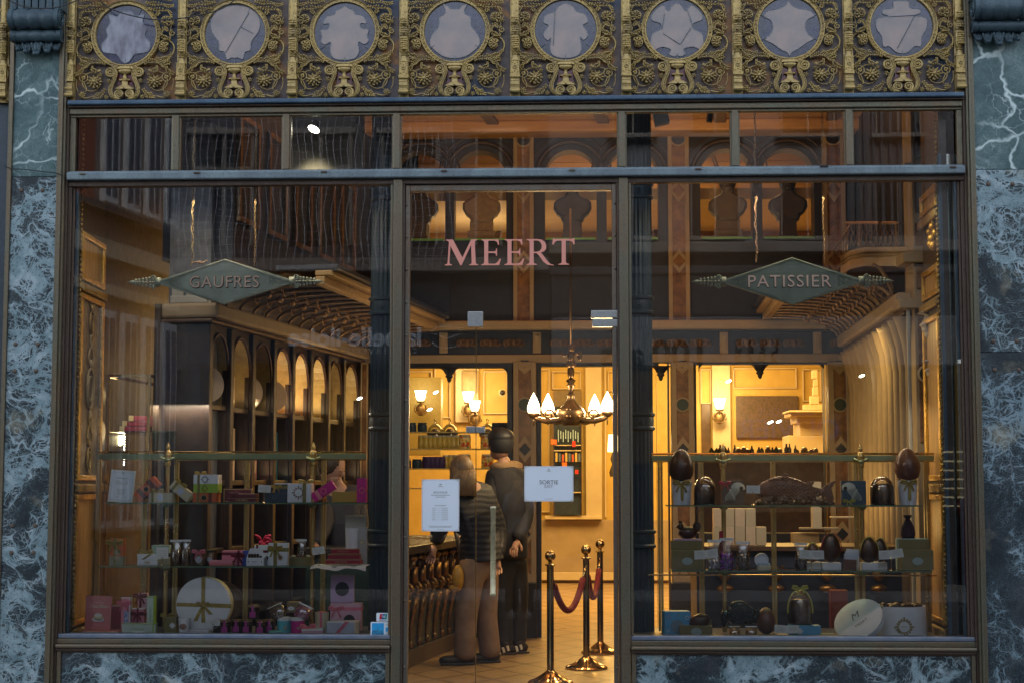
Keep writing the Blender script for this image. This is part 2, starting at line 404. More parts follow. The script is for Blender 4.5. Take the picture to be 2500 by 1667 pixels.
cz = lambda px, py: ZZ(py, -.16, px)
console('dark blue scrolled console crowning the left marble pier', XX(86, -.16, 80), XX(142, -.16, 80)-XX(20, -.16, 80)-.0, 0,
        (cz(80, 22), cz(80, 73), cz(80, 101), cz(80, 134)))
console('dark blue scrolled console crowning the right marble pier', XX(2441, -.16, 80), XX(2502, -.16, 80)-XX(2374, -.16, 80), 0,
        (cz(2441, -8), cz(2441, 50), cz(2441, 76), cz(2441, 110)))

# ---- pierced gilt frieze
YF = -.01
xp = [B(174.5+(2341-174.5)*i/8, 150, YF).x for i in range(9)]
SPC = (xp[8]-xp[0])/8; k_ = SPC/270.8
ZC = ZZ(76, YF); ZFB = Z_CORN_T+.004
def U(pts, s=1): return [((x-716)/6.03*k_*s, (480-y)/6.03*k_) for x, y in pts]       # survey grid of one bay -> metres about the ring centre
def spline(P, n=10):
    out = []; m = len(P)
    for i in range(m-1):
        p0 = Vector(P[max(i-1, 0)]); p1 = Vector(P[i]); p2 = Vector(P[i+1]); p3 = Vector(P[min(i+2, m-1)])
        for k in range(n):
            t = k/n; out.append(.5*((2*p1)+(p2-p0)*t+(2*p0-5*p1+4*p2-p3)*t*t+(3*p1-p0-3*p2+p3)*t*t*t))
    out.append(Vector(P[-1])); return out
def frieze_meshes():
    sc = M(); ros2 = {1: M(), -1: M()}; lyre2 = {1: M(), -1: M()}; urn = M(); ring = M()
    def stem(P, r0, r1, y=-.012, leaf=0, s=1, n=10):
        q = spline(U(P, s), n); m = len(q)
        sc.tube([(p.x, y, p.y) for p in q], [r0+(r1-r0)*i/(m-1) for i in range(m)], 5)
        if leaf:
            step = 3
            for i in range(0, m-1, step):
                f = sin(pi*min(1, (i+2)/m)); d = (q[min(i+1, m-1)]-q[max(i-1, 0)]); a = math.atan2(d.y, d.x)
                for sg in (-1, 1):
                    L = leaf*(.55+.6*f)*(1 if sg*s > 0 else .7)*(.8+.35*sin(i*2.3)); an = a+sg*radians(48+18*sin(i*1.7))
                    c = q[i]+Vector((cos(an), sin(an)))*L*.5
                    sc.ball((c.x, y-.008, c.y), L*.56, .007, L*.26, 7, 5, R=Euler((0, -an, 0)).to_matrix())
                    c2 = q[i]+Vector((cos(an), sin(an)))*L*.95
                    sc.ball((c2.x, y-.014, c2.y), .0055, .005, .0055, 5, 4)
    def curl(cx, cy, R, a0, turns, s=1, w0=.006, w1=.003, leafr=0, y=-.013):
        P = []; N = int(26*turns)
        for i in range(N+1):
            t = i/N; a = radians(a0)+t*turns*2*pi; r = R*(1-.80*t); P.append((cx+cos(a)*r, cy-sin(a)*r))
        q = U(P, s); sc.tube([(p[0], y, p[1]) for p in q], [w0+(w1-w0)*i/N for i in range(N+1)], 5)
        for i in range(0, N-2, 3):
            L = leafr*(1-.6*i/N)
            if L:
                p = Vector(q[i]); c = Vector(U([(cx, cy)], s)[0]); d = (c-p).normalized(); p2 = p+d*L*.5; a = math.atan2(d.y, d.x)
                sc.ball((p2.x, y-.008, p2.y), L*.6, .008, L*.30, 7, 5, R=Euler((0, -a, 0)).to_matrix())
    for s in (1, -1):
        ros = ros2[s]; lyre = lyre2[s]
        stem([(1060, 100), (1180, 120), (1330, 130), (1385, 170), (1400, 230)], .005, .004, leaf=.013, s=s)
        stem([(1010, 10), (1120, 30), (1260, 40), (1350, 70), (1420, 60)], .006, .003, leaf=.016, s=s)
        stem([(1000, -60), (1150, -70), (1300, -40), (1400, -20)], .006, .004, leaf=.016, s=s)
        curl(1310, 285, 92, -60, 1.6, s, leafr=.022); curl(1190, 180, 34, 0, 1.3, s)
        stem([(1395, 565), (1330, 545), (1265, 505), (1260, 440), (1310, 405), (1350, 440)], .007, .005, leaf=.015, s=s)
        curl(1415, 470, 48, 90, 1.4, s)
        stem([(1440, 250), (1395, 370), (1375, 470), (1395, 570)], .003, .003, s=s)
        stem([(1220, 620), (1300, 575), (1400, 600), (1448, 690), (1420, 790), (1330, 850), (1190, 862)], .006, .006, leaf=0, s=s)
        stem([(1425, 780), (1350, 850), (1265, 862), (1180, 850)], .008, .004, leaf=.020, s=s)
        curl(1295, 690, 88, 40, 1.5, s, leafr=.024)
        stem([(1010, 935), (1100, 900), (1200, 905), (1270, 955)], .008, .006, leaf=.013, s=s)
        stem([(1180, 905), (1270, 930), (1330, 985), (1370, 1050), (1440, 1085)], .008, .005, leaf=.022, s=s)
        stem([(1200, 960), (1190, 1010), (1120, 1040), (1080, 1020)], .005, .003, leaf=.012, s=s)
        for aa in range(0, 360, 60):   # small vine leaf
            c = Vector(U([(1365, 915)], s)[0]); a = radians(aa); sc.ball((c.x+.010*cos(a), -.014, c.y+.010*sin(a)), .010, .005, .005, 6, 4, R=Euler((0, -a, 0)).to_matrix())
        cc = [(1215+140*cos(a), 1190+140*sin(a)) for a in [2*pi*i/40 for i in range(40)]]
        sc.tube([(p[0], -.010, p[1]) for p in U(cc, s)], .0038, 5, closed=True)
        cc = [(1335+62*cos(a), 1130+62*sin(a)) for a in [2*pi*i/24 for i in range(24)]]
        sc.tube([(p[0], -.012, p[1]) for p in U(cc, s)], .0036, 5, closed=True)
        stem([(1335, 1190), (1290, 1290), (1300, 1340)], .004, .003, s=s); curl(1335, 1135, 30, 0, 1.2, s)
        stem([(990, 1310), (1060, 1390), (1130, 1430), (1180, 1440)], .007, .003, leaf=.022, s=s)
        stem([(1200, 1415), (1280, 1435), (1370, 1420), (1400, 1370)], .006, .004, s=s)
        stem([(1440, 1150), (1440, 1260), (1410, 1340)], .003, .003, s=s)
        for (px, py, n, R) in ((1345, 1385, 7, .016), (985, 1425, 6, .012), (950, 1185, 6, .012), (1080, 1085, 5, .010), (1085, 1165, 4, .008), (1420, 330, 5, .010)):
            c = Vector(U([(px, py)], s)[0])
            for i in range(n):
                a = 2*pi*i/n+.3; sc.ball((c.x+cos(a)*R*.8, -.016, c.y+sin(a)*R*.8), R*.62, .008, R*.36, 7, 5, R=Euler((0, -a, 0)).to_matrix())
            sc.ball((c.x, -.022, c.y), R*.4, .007, R*.4, 7, 5)
        # lyre band with its rosette and volute
        q = spline(U([(905, 985), (868, 1010), (852, 1080), (870, 1160), (905, 1240), (925, 1320), (905, 1400), (850, 1448), (790, 1455)], s), 8)
        m = len(q); lyre.tube([(p.x, -.016, p.y) for p in q], .0135, 6, flat=.6)
        lyre.tube([(p.x+.011*s, -.024, p.y) for p in q], .003, 4); lyre.tube([(p.x-.011*s, -.024, p.y) for p in q], .003, 4)
        for i in range(0, m, 2): lyre.ball((q[i].x, -.026, q[i].y), .004, .004, .0055, 5, 4)
        for (px, py, R, a0) in ((930, 1050, 74, 200), (790, 1382, 70, 270)):
            P = []; N = 44
            for i in range(N+1): t = i/N; a = radians(a0)+t*4.2*pi; P.append((px+cos(a)*R*(1-.85*t), py-sin(a)*R*(1-.85*t)))
            lyre.tube([(p[0], -.020, p[1]) for p in U(P, s)], [.0085-.004*i/N for i in range(N+1)], 5)
            c = U([(px, py)], s)[0]; lyre.ball((c[0], -.022, c[1]), .006, .008, .006, 7, 5)
            lyre.lathe([(R/6.03*k_*.98, 0), (R/6.03*k_*.9, .010)], 20, T=TR(c[0], -.004, c[1], pi/2))
        # big flower head
        c = Vector(U([(1165, 1195)], s)[0])
        for ringi, (n, R) in enumerate(((11, .034), (7, .020))):
            for i in range(n):
                a = 2*pi*i/n+.4*ringi
                ros.ball((c.x+cos(a)*R, -.014-.012*ringi, c.y+sin(a)*R*.82), .014, .010, .0075, 8, 5, R=Euler((0, -a, 0)).to_matrix())
                ros.ball((c.x+cos(a)*R*1.35, -.022-.010*ringi, c.y+sin(a)*R*1.1), .005, .005, .005, 6, 4)
        ros.ball((c.x, -.034, c.y), .012, .010, .012, 8, 6); ros.ball((c.x, -.026, c.y-.038), .008, .008, .006, 8, 5)
    # urn between the lyre arms
    c = U([(716, 1310)])[0]; kz = k_/6.03
    prof = [(150, 0), (140, 22), (95, 45), (62, 62), (48, 75), (44, 112), (52, 128), (88, 135), (92, 150), (60, 158), (28, 170), (20, 215), (34, 232), (70, 240), (100, 262), (108, 285), (92, 300), (130, 306), (132, 330), (120, 340)]
    urn.lathe([(r*kz, z*kz) for r, z in prof], 22, (c[0], -.012, c[1]), sy=.35)
    for i in range(14): a = pi*i/13; urn.ball((c[0]-cos(a)*.105*.9*k_*10/6, -.016-.022*sin(a), c[1]+.004), .006, .005, .006, 6, 4)
    # ring
    R0, R1 = 87*k_, 74.5*k_
    ring.lathe([(R0, -.004), (R0, .014), (R0-.004, .019), (R0-.009, .016), (R0-.011, .010), (R1+.013, .010), (R1+.010, .017), (R1+.004, .017), (R1, .010), (R1, -.006)], 72, T=TR(0, 0, 0, pi/2), cap=False)
    for i in range(52):
        a = 2*pi*i/52; rr = (R0+R1)/2-.001
        if i % 2: ring.ball((cos(a)*rr, -.013, sin(a)*rr), .0052, .006, .0052, 6, 4)
        else: ring.box(-.004, .004, -.016, -.008, -.003, .003, T=TR(cos(a)*rr, 0, sin(a)*rr, 0, -a-pi/2, 0))
    return sc, ros2, lyre2, urn, ring
FM = frieze_meshes()
def stained(name):
    t = NT(name); v = t.pos(); n = t.noise(t.warp(v, 2, .3), 2.6, 2, .4)
    col = t.ramp(n, [(.36, (.035, .05, .085)), (.42, (.10, .075, .065)), (.56, (.13, .085, .062)), (.60, (.30, .13, .025)), (.66, (.12, .08, .06))], 'EASE')
    col = t.mix(col, (.03, .025, .03), t.ma('MULTIPLY', t.ramp(t.noise(v, 24, 5), [(.4, 0), (.7, 1)]), .6))
    t.pr(col, .5, 0, t.bump(t.noise(v, 30, 5), .3, .004)); return t.m
STAIN = stained('frieze_backing'); REDG = mat('ruby_glass', (.16, .008, .014), (.07, .006, .012), .3, 0, 12, .1, coat=.3)
COBALT = mat('cobalt_glass', (.008, .010, .055), (.004, .005, .022), .22, 0, 16, .25, .004, coat=.3)
MILK = mat('frosted_pane', (.22, .20, .20), (.33, .26, .23), .4, 0, 7, .3, .004, 6)
MILK2 = mat('streaked_pane', (.30, .31, .35), (.13, .12, .15), .35, 0, 14, .4, .004, stretch=(1, 1, .5))
CAME = mat('lead_came', (.10, .12, .15), (.16, .18, .2), .5, .5)
def sym(P): return P+[(-x, y) for x, y in P[::-1] if abs(x) > .001]
SH = [  # outline of the pale pane in each round window, unit disc, right half from top to bottom
 sym([(.0, .78), (.16, .80), (.30, .62), (.58, .70), (.52, .42), (.66, .20), (.60, -.05), (.78, -.28), (.74, -.55), (.48, -.62), (.28, -.66), (.14, -.86), (0, -.95)]),
 sym([(0, .96), (.35, .90), (.66, .70), (.80, .40), (.74, .05), (.52, -.28), (.50, -.55), (.32, -.62), (.26, -.86), (.10, -.80), (0, -.82)]),
 sym([(0, .90), (.14, .80), (.28, .72), (.34, .60), (.56, .56), (.70, .30), (.50, .30), (.54, .12), (.76, .10), (.72, -.12), (.76, -.30), (.62, -.40), (.44, -.32), (.46, -.62), (.34, -.86), (0, -.92)]),
 sym([(0, .74), (.14, .76), (.24, .86), (.40, .92), (.30, .70), (.34, .56), (.50, .46), (.52, .16), (.72, -.10), (.80, -.42), (.60, -.66), (.34, -.84), (0, -.90)]),
 sym([(0, .90), (.22, .80), (.34, .62), (.62, .52), (.70, .26), (.54, .16), (.66, -.02), (.70, -.20), (.56, -.34), (.46, -.24), (.50, -.60), (.42, -.82), (.18, -.92), (0, -.93)]),
 sym([(0, .86), (.14, .78), (.28, .58), (.44, .80), (.74, .56), (.80, .30), (.52, .18), (.50, 0), (.76, -.14), (.84, -.44), (.78, -.72), (.50, -.60), (.20, -.68), (.26, -.84), (.10, -.92), (0, -.88)]),
 sym([(0, .90), (.10, .74), (.32, .62), (.66, .56), (.80, .36), (.58, .26), (.50, 0), (.62, -.26), (.80, -.36), (.56, -.50), (.40, -.62), (.24, -.74), (.08, -.82), (0, -.94)]),
 sym([(0, .84), (.24, .82), (.26, .60), (.56, .56), (.58, .42), (.40, .34), (.76, .26), (.78, -.06), (.62, -.34), (.58, -.66), (.40, -.66), (.20, -.84), (0, -.90)])]
CRK = [[], [((.45, .70), (-.30, -.62)), ((.2, .22), (.60, .0))], [], [], [((-.34, .7), (-.40, -.5))], [((-.45, -.15), (.1, -.52)), ((.45, .02), (.1, -.52)), ((-.40, .50), (-.48, 0)), ((.35, .60), (.5, .1))], [], [((-.4, .32), (.42, .36)), ((.42, .34), (-.15, -.72))]]
desc = ['ragged cartouche of streaky glass', 'shield pane split by one long diagonal crack', 'violin shaped cartouche with four curled horns', 'vase shaped pane with a horned neck',
        'cartouche with one vertical lead on its left', 'flower pane leaded in five petals', 'ogee cross shaped pane with side notches', 'urn shaped pane with a diagonal lead']
fm_obj = None
for i in range(-1, 8):
    cx = (xp[0]+SPC*(i+.5))
    j = i % 8
    lab = ('gilt frieze bay, round blue window holding a '+desc[i]) if i >= 0 else 'sliver of the neighbouring gilt frieze left of the left pier'
    t = thing('frieze_bay', lab, 'frieze panel', (cx, YF, ZC), group='pierced gilt frieze bays')
    if fm_obj is None:
        a = [FM[0].build('scrollwork', GOLD, t, smooth='all'), *[FM[1][q].build('rosette', GOLD, t, smooth='all') for q in (1, -1)], *[FM[2][q].build('lyre_band', GOLD, t, smooth='all') for q in (1, -1)],
             FM[3].build('urn', GOLD, t, smooth=True), FM[4].build('ring', GOLD, t, smooth=True)]
        p = M(); z = ZFB-ZC; p.box(-SPC/2, SPC/2, .012, .03, z, .75*SPC+.1); a.append(p.build('backing_glass', STAIN, t))
        p = M(); q = U([(600, 1420), (580, 1300), (610, 1200), (590, 1080), (600, 990), (832, 990), (842, 1080), (822, 1200), (852, 1300), (832, 1420)]); p.prism(q, .002, .011); a.append(p.build('red_pane', REDG, t))
        p = M(); p.lathe([(75.5*k_, 0), (75.5*k_, .004)], 48, T=TR(0, .004, 0, pi/2)); a.append(p.build('round_pane', COBALT, t))
        fm_obj = a
    else:
        for o in fm_obj: c = o.copy(); COL.objects.link(c); c.parent = t
    if i >= 0:
        rr = 75*k_; P = [(x*rr*1.03, y*rr*1.0) for x, y in SH[j]]
        sp = [(q.x, q.y) for q in spline([Vector(q) for q in P]+[Vector(P[0])], 3)][:-1]
        p = M(); p.prism(sp, -.004, .0); p.build('shield_pane', MILK2 if j == 0 else MILK, t)
        p = M(); p.tube([(x, -.003, y) for x, y in sp], .0028, 5, closed=True)
        for (a, b) in CRK[j]: p.tube([(a[0]*rr, -.006, a[1]*rr), (b[0]*rr, -.006, b[1]*rr)], .0025, 5)
        for a in (-90, -35, 215) if j in (2, 3, 4) else ((25, 155, -25, 205) if j == 6 else (-90, 60)):
            p.tube([(cos(radians(a))*rr*.80, -.003, sin(radians(a))*rr*.80), (cos(radians(a))*rr, -.003, sin(radians(a))*rr)], .0028, 5)
        p.build('lead_came', CAME, t)
# gilt balusters between the bays
def baluster_mesh():
    s = M(); z0 = ZFB-ZC; k = k_/6.03; zz = lambda y: (480-y)*k
    s.prism([(-.030, z0), (.030, z0), (.030, 1.0), (-.030, 1.0)], -.002, .02)
    s.lathe([(58*k, zz(300)), (60*k, zz(200)), (60*k, zz(-400))], 24, (0, -.012, 0), flute=.16, nf=8, sy=.7)
    pr = [(36, 430), (62, 405), (64, 330), (58, 300), (44, 292)]
    pr2 = [(56, 560), (62, 548), (46, 535), (52, 500), (40, 440)]
    pr3 = [(34, 858), (46, 845), (34, 828), (40, 812), (60, 780), (64, 660), (62, 610), (64, 580), (54, 565)]
    pr4 = [(56, 940), (58, 925), (46, 895), (36, 862)]
    for p in (pr, pr2, pr3, pr4): s.lathe([(r*k, zz(y)) for r, y in p], 20, (0, -.012, 0), sy=.75)
    s.box(-.026, .026, -.036, .0, zz(1155), zz(945)); s.box(-.030, .030, -.042, .0, zz(1200), zz(1155)); s.box(-.029, .029, -.040, 0, zz(955), zz(940))
    # foot scroll with grooves
    for i in range(7):
        y = 1210+i*28; s.lathe([(.012+.003*(i % 2), -.026), (.012+.003*(i % 2), .026)], 14, T=TR(0, -.022-.010*sin(i/6*pi), zz(y+14), 0, pi/2, 0))
    s.box(-.028, .028, -.02, 0, zz(1420), zz(1200)); s.lathe([(.015, -.030), (.015, .030)], 16, T=TR(0, -.036, zz(1405), 0, pi/2, 0))
    o = M(); rnd = random.Random(3)
    for (ya, yb) in ((300, 420), (440, 540), (590, 790)):
        for r in range(int((yb-ya)/32)):
            for c in range(-2, 3):
                o.ball(((c*14+(7 if r % 2 else 0))*k*1.0*1.4, -.046+.003*abs(c)-.002, zz(ya+16+r*32)), .0065, .006, .0085, 6, 4)
    for i in range(8): a = 2*pi*i/8; o.ball((cos(a)*.009, -.038, zz(1050)+sin(a)*.009), .005, .004, .005, 6, 4)
    for (dx, dy) in ((-.017, .03), (.017, .03), (-.017, -.03), (.017, -.03), (0, .024), (0, -.024)): o.ball((dx, -.037, zz(1050)+dy), .005, .003, .007, 6, 4)
    return s, o
bm_, om_ = baluster_mesh(); b0 = None
ordn = ['first', 'second', 'third', 'fourth', 'fifth', 'sixth', 'seventh', 'eighth', 'last']
for i in list(range(9))+[-1]:
    x = xp[i] if i >= 0 else B(10, 120, YF-.02).x
    lab = f'{ordn[i]} gilded baluster of the frieze counted from the left pier' if i >= 0 else 'gilded baluster seen left of the left marble pier'
    if i in (0, 8): lab += ', against the pier'
    t = thing('gilded_baluster', lab, 'baluster', (x, YF-.012, ZC), group='gilded balusters between the frieze bays')
    if b0 is None: b0 = (bm_.build('shaft', GOLD, t, smooth=True), om_.build('carved_leaves', GOLD, t, smooth='all'))
    else:
        for o in b0: c = o.copy(); COL.objects.link(c); c.parent = t
# ---- upper wall of the shop building (above the frame) keeps the sun off our side
s = M(); s.box(-30, xl0-.35, .0, .4, 0, 13); s.box(xr1, 30, .0, .4, 0, 13); s.box(xl0-.35, xr1, .06, .4, Z_TOP+.55, 13)
s.build('shop_building_wall', mat('upper_wall_stone', (.28, .25, .2), ro=.8), kind='structure')
s = M(); s.box(xl0-.4, xl0-.03, .02, .06, 0, Z_TOP+.6); s.build('neighbour_window_wall', mat('neighbour_dark', (.03, .05, .07), ro=.4), kind='structure')
s = M(); s.box(-30, 30, .4, 24, 12.8, 13); s.build('building_roof', mat('roof_zinc', (.12, .12, .12)), kind='structure')

# ---- bronze shop front
sf = thing('shopfront', 'bronze framed shop front with cornice, transom lights and display windows', 'shopfront')
xa, xb = XL+.062, XR-.062
def bar(name, x0, x1, y0, y1, z0, z1, m, bv=.003, par=None): s = M(); s.box(x0, x1, y0, y1, z0, z1); return s.build(name, m, par or sf, bevel=bv)
bar('cornice', xa, xb, -.085, .04, Z_CORN_B, Z_CORN_T, BLUE, .007)
bar('cornice_lip', xa, xb, -.062, .04, Z_CORN_B-.012, Z_CORN_B-.001, BRZ_D)
bar('top_rail', xa, xb, -.040, .04, Z_TR_B, Z_CORN_B-.013, BRZ, .006)
bar('top_rail_step', xa, xb, -.022, .03, Z_TR_B-.014, Z_TR_B-.001, BRZ, .002)
bar('transom_ledge', xa, xb, -.070, .04, Z_BAR_B, Z_BAR_T, LEAD, .008)
bar('transom_top_bead', xa, xb, -.035, .03, Z_BAR_T+.001, Z_BAR_T+.012, LEAD, .004)
zl = Z_BAR_B-ZZ(452)
bar('window_head_rail', xa, xb, -.030, .03, Z_BAR_B-.034, Z_BAR_B-.001, BRZ_D, .004)
mull = [427.6, 697.5, 967.5, 1518, 1795, 2074]
mx_ = [XX(p, -.03, 340) for p in mull]
for i, x in enumerate(mx_):
    w_ = .022
    o = bar('transom_mullion', x-w_, x+w_, -.030, .03, Z_BAR_T+.012, Z_TR_B-.002, BRZ, .008)
    o = bar('mullion_bead', x-w_-.008, x+w_+.008, -.010, .03, Z_BAR_T+.012, Z_TR_B-.015, BRZ, .003)
for x in (xa+.018, xb-.018): bar('transom_mullion', x-.018, x+.018, -.02, .03, Z_BAR_T+.012, Z_TR_B-.015, BRZ, .006)
for px in (200, 480, 790, 1084, 1397, 1705, 2328):
    p = XX(px, -.08, 430); bar('ledge_catch', p-.018, p+.018, -.079, -.069, Z_BAR_T-.016, Z_BAR_T-.006, BRZ if px in (200, 1397) else BRZ_D, .001)
p = XX(2013, -.08, 430); bar('black_bracket', p-.026, p+.026, -.078, -.069, Z_BAR_T-.004, Z_BAR_T+.008, mat('black_enamel', (.01, .01, .012), ro=.3), .001)
# panes over the transom
edges = [xa+.03]+mx_+[xb-.03]
for i in range(7): s = M(); s.pane(edges[i]+.02, edges[i+1]-.02, .0, Z_BAR_T+.014, Z_TR_B-.016); s.build('transom_pane', GLASS, sf)
XDL, XDR = XX(969, -.03, 1000), XX(1525, -.03, 1000)        # the two posts framing the door
zb0 = ZZ(1600)
for (x, sg) in ((XDL, -1), (XDR, 1)):
    bar('door_post', x-.028, x+.028, -.045, .06, 0, Z_BAR_B-.004, BRZ, .006)
    bar('door_post_bead', x-sg*.033-.008, x-sg*.033+.008, -.028, .05, 0, Z_BAR_B-.03, BRZ_D, .003)
    bar('window_bead', x+sg*.038-.009, x+sg*.038+.009, -.028, .05, Z_SILL, Z_BAR_B-.035, BRZ, .004)
# display windows: outer posts, sills, panes, marble risers
for (x0, x1, sg) in ((xa, XDL-.03, 1), (XDR+.03, xb, -1)):
    xo = x0 if sg > 0 else x1
    for k, (w0, yy, mm) in enumerate(((.022, -.02, BRZ_D), (.014, -.005, BRZ_D), (.016, .012, BLUE))):
        off = [0, .024, .040][k]; a = xo+sg*off; bb = a+sg*w0; bar('window_frame_post', min(a, bb), max(a, bb), yy, .05, Z_SILL-.012, Z_BAR_B-.035, mm, .003)
    for k in range(9): z = Z_SILL+.1+k*.3; bb = M(); bb.lathe([(.006, 0), (.004, .004)], 8); o = bb.build('stud', BRZ_D, sf, smooth=True); o.location = (xo+sg*.012, -.02, z); o.rotation_euler = (pi/2, 0, 0)
    bar('sill_top', x0, x1, -.030, .08, Z_SILL-.028, Z_SILL, mat('sill_painted_blue', (.10, .13, .18), (.16, .18, .22), .4, 0, 12, .2), .007)
    bar('sill_fascia', x0, x1, -.036, .06, Z_SILL-.058, Z_SILL-.029, BRZ, .003)
    bar('sill_nose', x0, x1, -.072, .06, Z_SILL-.082, Z_SILL-.059, BRZ, .009)
    bar('sill_under', x0, x1, -.058, .06, Z_SILL-.100, Z_SILL-.083, BRZ_D, .006)
    bar('marble_riser', x0+.03, x1-.03, -.034, .06, .0, Z_SILL-.110, MB_R, .002)
    bar('riser_frame', x0+.004, x0+.029, -.045, .06, 0, Z_SILL-.101, BRZ, .003); bar('riser_frame', x1-.029, x1-.004, -.045, .06, 0, Z_SILL-.101, BRZ, .003)
    bar('riser_top_frame', x0+.03, x1-.03, -.042, .06, Z_SILL-.111, Z_SILL-.1005, BRZ_D, .002)
    s = M(); s.pane(x0+.02, x1-.01 if sg > 0 else x1-.02, .003, Z_SILL-.01, Z_BAR_B-.03); s.build('display_pane', GLASS, sf)

# ---- door assembly
dr = thing('entrance_door', 'frameless glass door under a fixed pane, with bronze frame, patch hinges and long bar handle', 'door')
xi, xo_ = XDL+.043, XDR-.043
zt = Z_BAR_B-.036; zh = ZZ(782)
FRB = bronze('door_frame_bronze', (.16, .115, .08), (.15, .17, .15), .5)
bar('frame_stile', xi, xi+.028, -.012, .05, 0, zt, FRB, .004, dr); bar('frame_stile', xo_-.028, xo_, -.012, .05, 0, zt, FRB, .004, dr)
bar('frame_head', xi+.0285, xo_-.0285, -.010, .05, zt-.04, zt, FRB, .004, dr)
for sx_ in (xi+.008, xo_-.010):
    for py in (500, 578, 658, 738, 818, 976, 1136, 1310, 1465, 1628):
        if sx_ > 0 and 700 < py < 1600: continue
        r = M(); r.lathe([(.009, 0), (.008, .004), (.003, .008)], 10); o = r.build('rivet', FRB, dr, smooth=True); o.location = (sx_, -.012, ZZ(py)); o.rotation_euler = (pi/2, 0, 0)
xj = XX(1162, 0, 1000)
s = M(); s.pane(xi+.02, xo_-.02, .016, zh+.002, zt-.03); s.build('fixed_pane', GLASS, dr)
s = M(); s.pane(xi+.02, xj-.003, .016, .0, zh-.002); s.build('side_pane', GLASS, dr)
s = M(); s.pane(xj+.003, xo_-.035, .016, .17, zh-.002); s.build('door_leaf', GLASS, dr)
s = M(); s.box(xj-.0025, xj+.0025, .012, .023, .0, zh-.002); s.build('pane_edge', mat('glass_edge_brown', (.10, .06, .02), ro=.2), dr)
STEEL = mat('brushed_steel', (.42, .43, .42), (.34, .36, .36), .38, .85, 60, .1)
def patch(nm, px0, py0, px1, py1, y0=-.006, y1=.04, m=None, bv=.003):
    a = B(px0, py0, 0); b = B(px1, py1, 0); s = M(); s.box(a.x, b.x, y0, y1, b.z, a.z); return s.build(nm, m or STEEL, dr, bevel=bv)
patch('hinge_patch', 1142, 761, 1179, 798); patch('door_closer', 1443, 759, 1510, 777, -.02); patch('hinge_patch', 1446, 781, 1512, 798, -.016)
patch('lock_patch', 1138, 1040, 1161, 1056); patch('lock_patch', 1163, 1041, 1184, 1056)
s = M(); a = B(1204, 1235, -.06); b = B(1206, 1454, -.06); L = a.z-b.z
s.lathe([(.0165, 0), (.0185, .004), (.0185, .018), (.0155, .022), (.0155, L-.022), (.0185, L-.018), (.0185, L-.005), (.014, L)], 40, (0, 0, 0), flute=.16, nf=12)
s.box(-.006, .006, 0, .07, .05, .062); s.box(-.006, .006, 0, .07, L-.062, L-.05)
hd = s.build('bar_handle', mat('handle_ivory_brass', (.52, .47, .30), (.42, .38, .24), .3, .75), dr, smooth=True); hd.location = (a.x, -.06, b.z)
# ---- lettering and notices on the glass
ROSE = mat('salmon_vinyl', (.74, .30, .23), (.70, .28, .21), .5, 0, 3, 0)
def serif_letters():
    """Roman capitals drawn as outlines on a unit cap height: list of (advance, polygons)"""
    def br(x0, x1, w, h): return None
    L = {}
    se = .03
    def stemp(x, w=.13, z0=0, z1=1, s=.075):     # stem with bracketed serifs
        return [(x-s, z0), (x+w+s, z0), (x+w+s, z0+se), (x+w+.02, z0+.06), (x+w, z0+.12), (x+w, z1-.12), (x+w+.02, z1-.06), (x+w+s, z1-se), (x+w+s, z1), (x-s, z1), (x-s, z1-se), (x-.02, z1-.06), (x, z1-.12), (x, z0+.12), (x-.02, z0+.06), (x-s, z0+se)]
    L['M'] = (1.10, [[(-.02, 0), (.22, 0), (.22, .03), (.15, .06), (.135, .12), (.165, .76), (.50, 0), (.54, 0), (.86, .78), (.88, .12), (.865, .05), (.80, .03), (.80, 0), (1.10, 0), (1.10, .03), (1.03, .06), (1.015, .12), (.985, .88), (1.0, .95), (1.07, .97), (1.07, 1), (.86, 1), (.57, .30), (.25, 1), (.02, 1), (.02, .97), (.10, .94), (.115, .88), (.075, .12), (.06, .06), (-.02, .03)]])
    L['E'] = (.66, [[(0, 0), (.60, 0), (.66, .24), (.62, .25), (.55, .12), (.46, .055), (.27, .055), (.235, .09), (.235, .47), (.42, .47), (.49, .44), (.50, .36), (.53, .36), (.53, .64), (.50, .64), (.49, .56), (.42, .53), (.235, .53), (.235, .93), (.27, .945), (.44, .945), (.53, .90), (.56, .78), (.60, .79), (.585, 1), (0, 1), (0, .97), (.08, .94), (.10, .88), (.10, .12), (.08, .06), (0, .03)]])
    L['R'] = (.80, [[(0, 0), (.34, 0), (.34, .03), (.255, .06), (.235, .12), (.235, .455), (.33, .455), (.40, .38), (.56, .12), (.70, .0), (.90, -.03), (.90, 0), (.80, .03), (.70, .14), (.52, .42), (.47, .475), (.58, .52), (.65, .62), (.655, .76), (.60, .90), (.50, .975), (.36, 1), (0, 1), (0, .97), (.08, .94), (.10, .88), (.10, .12), (.08, .06), (0, .03)]])
    L['Rh'] = [(.235, .51), (.34, .51), (.44, .54), (.50, .64), (.505, .77), (.46, .88), (.38, .94), (.235, .945)]
    L['T'] = (.78, [[(.22, 0), (.58, 0), (.58, .03), (.49, .06), (.47, .12), (.47, .93), (.60, .93), (.68, .89), (.73, .78), (.765, .79), (.76, 1.03), (.73, 1.03), (.70, 1), (.10, 1), (.07, 1.03), (.04, 1.03), (.02, .79), (.055, .78), (.11, .89), (.19, .93), (.33, .93), (.33, .12), (.31, .06), (.22, .03)]])
    return L
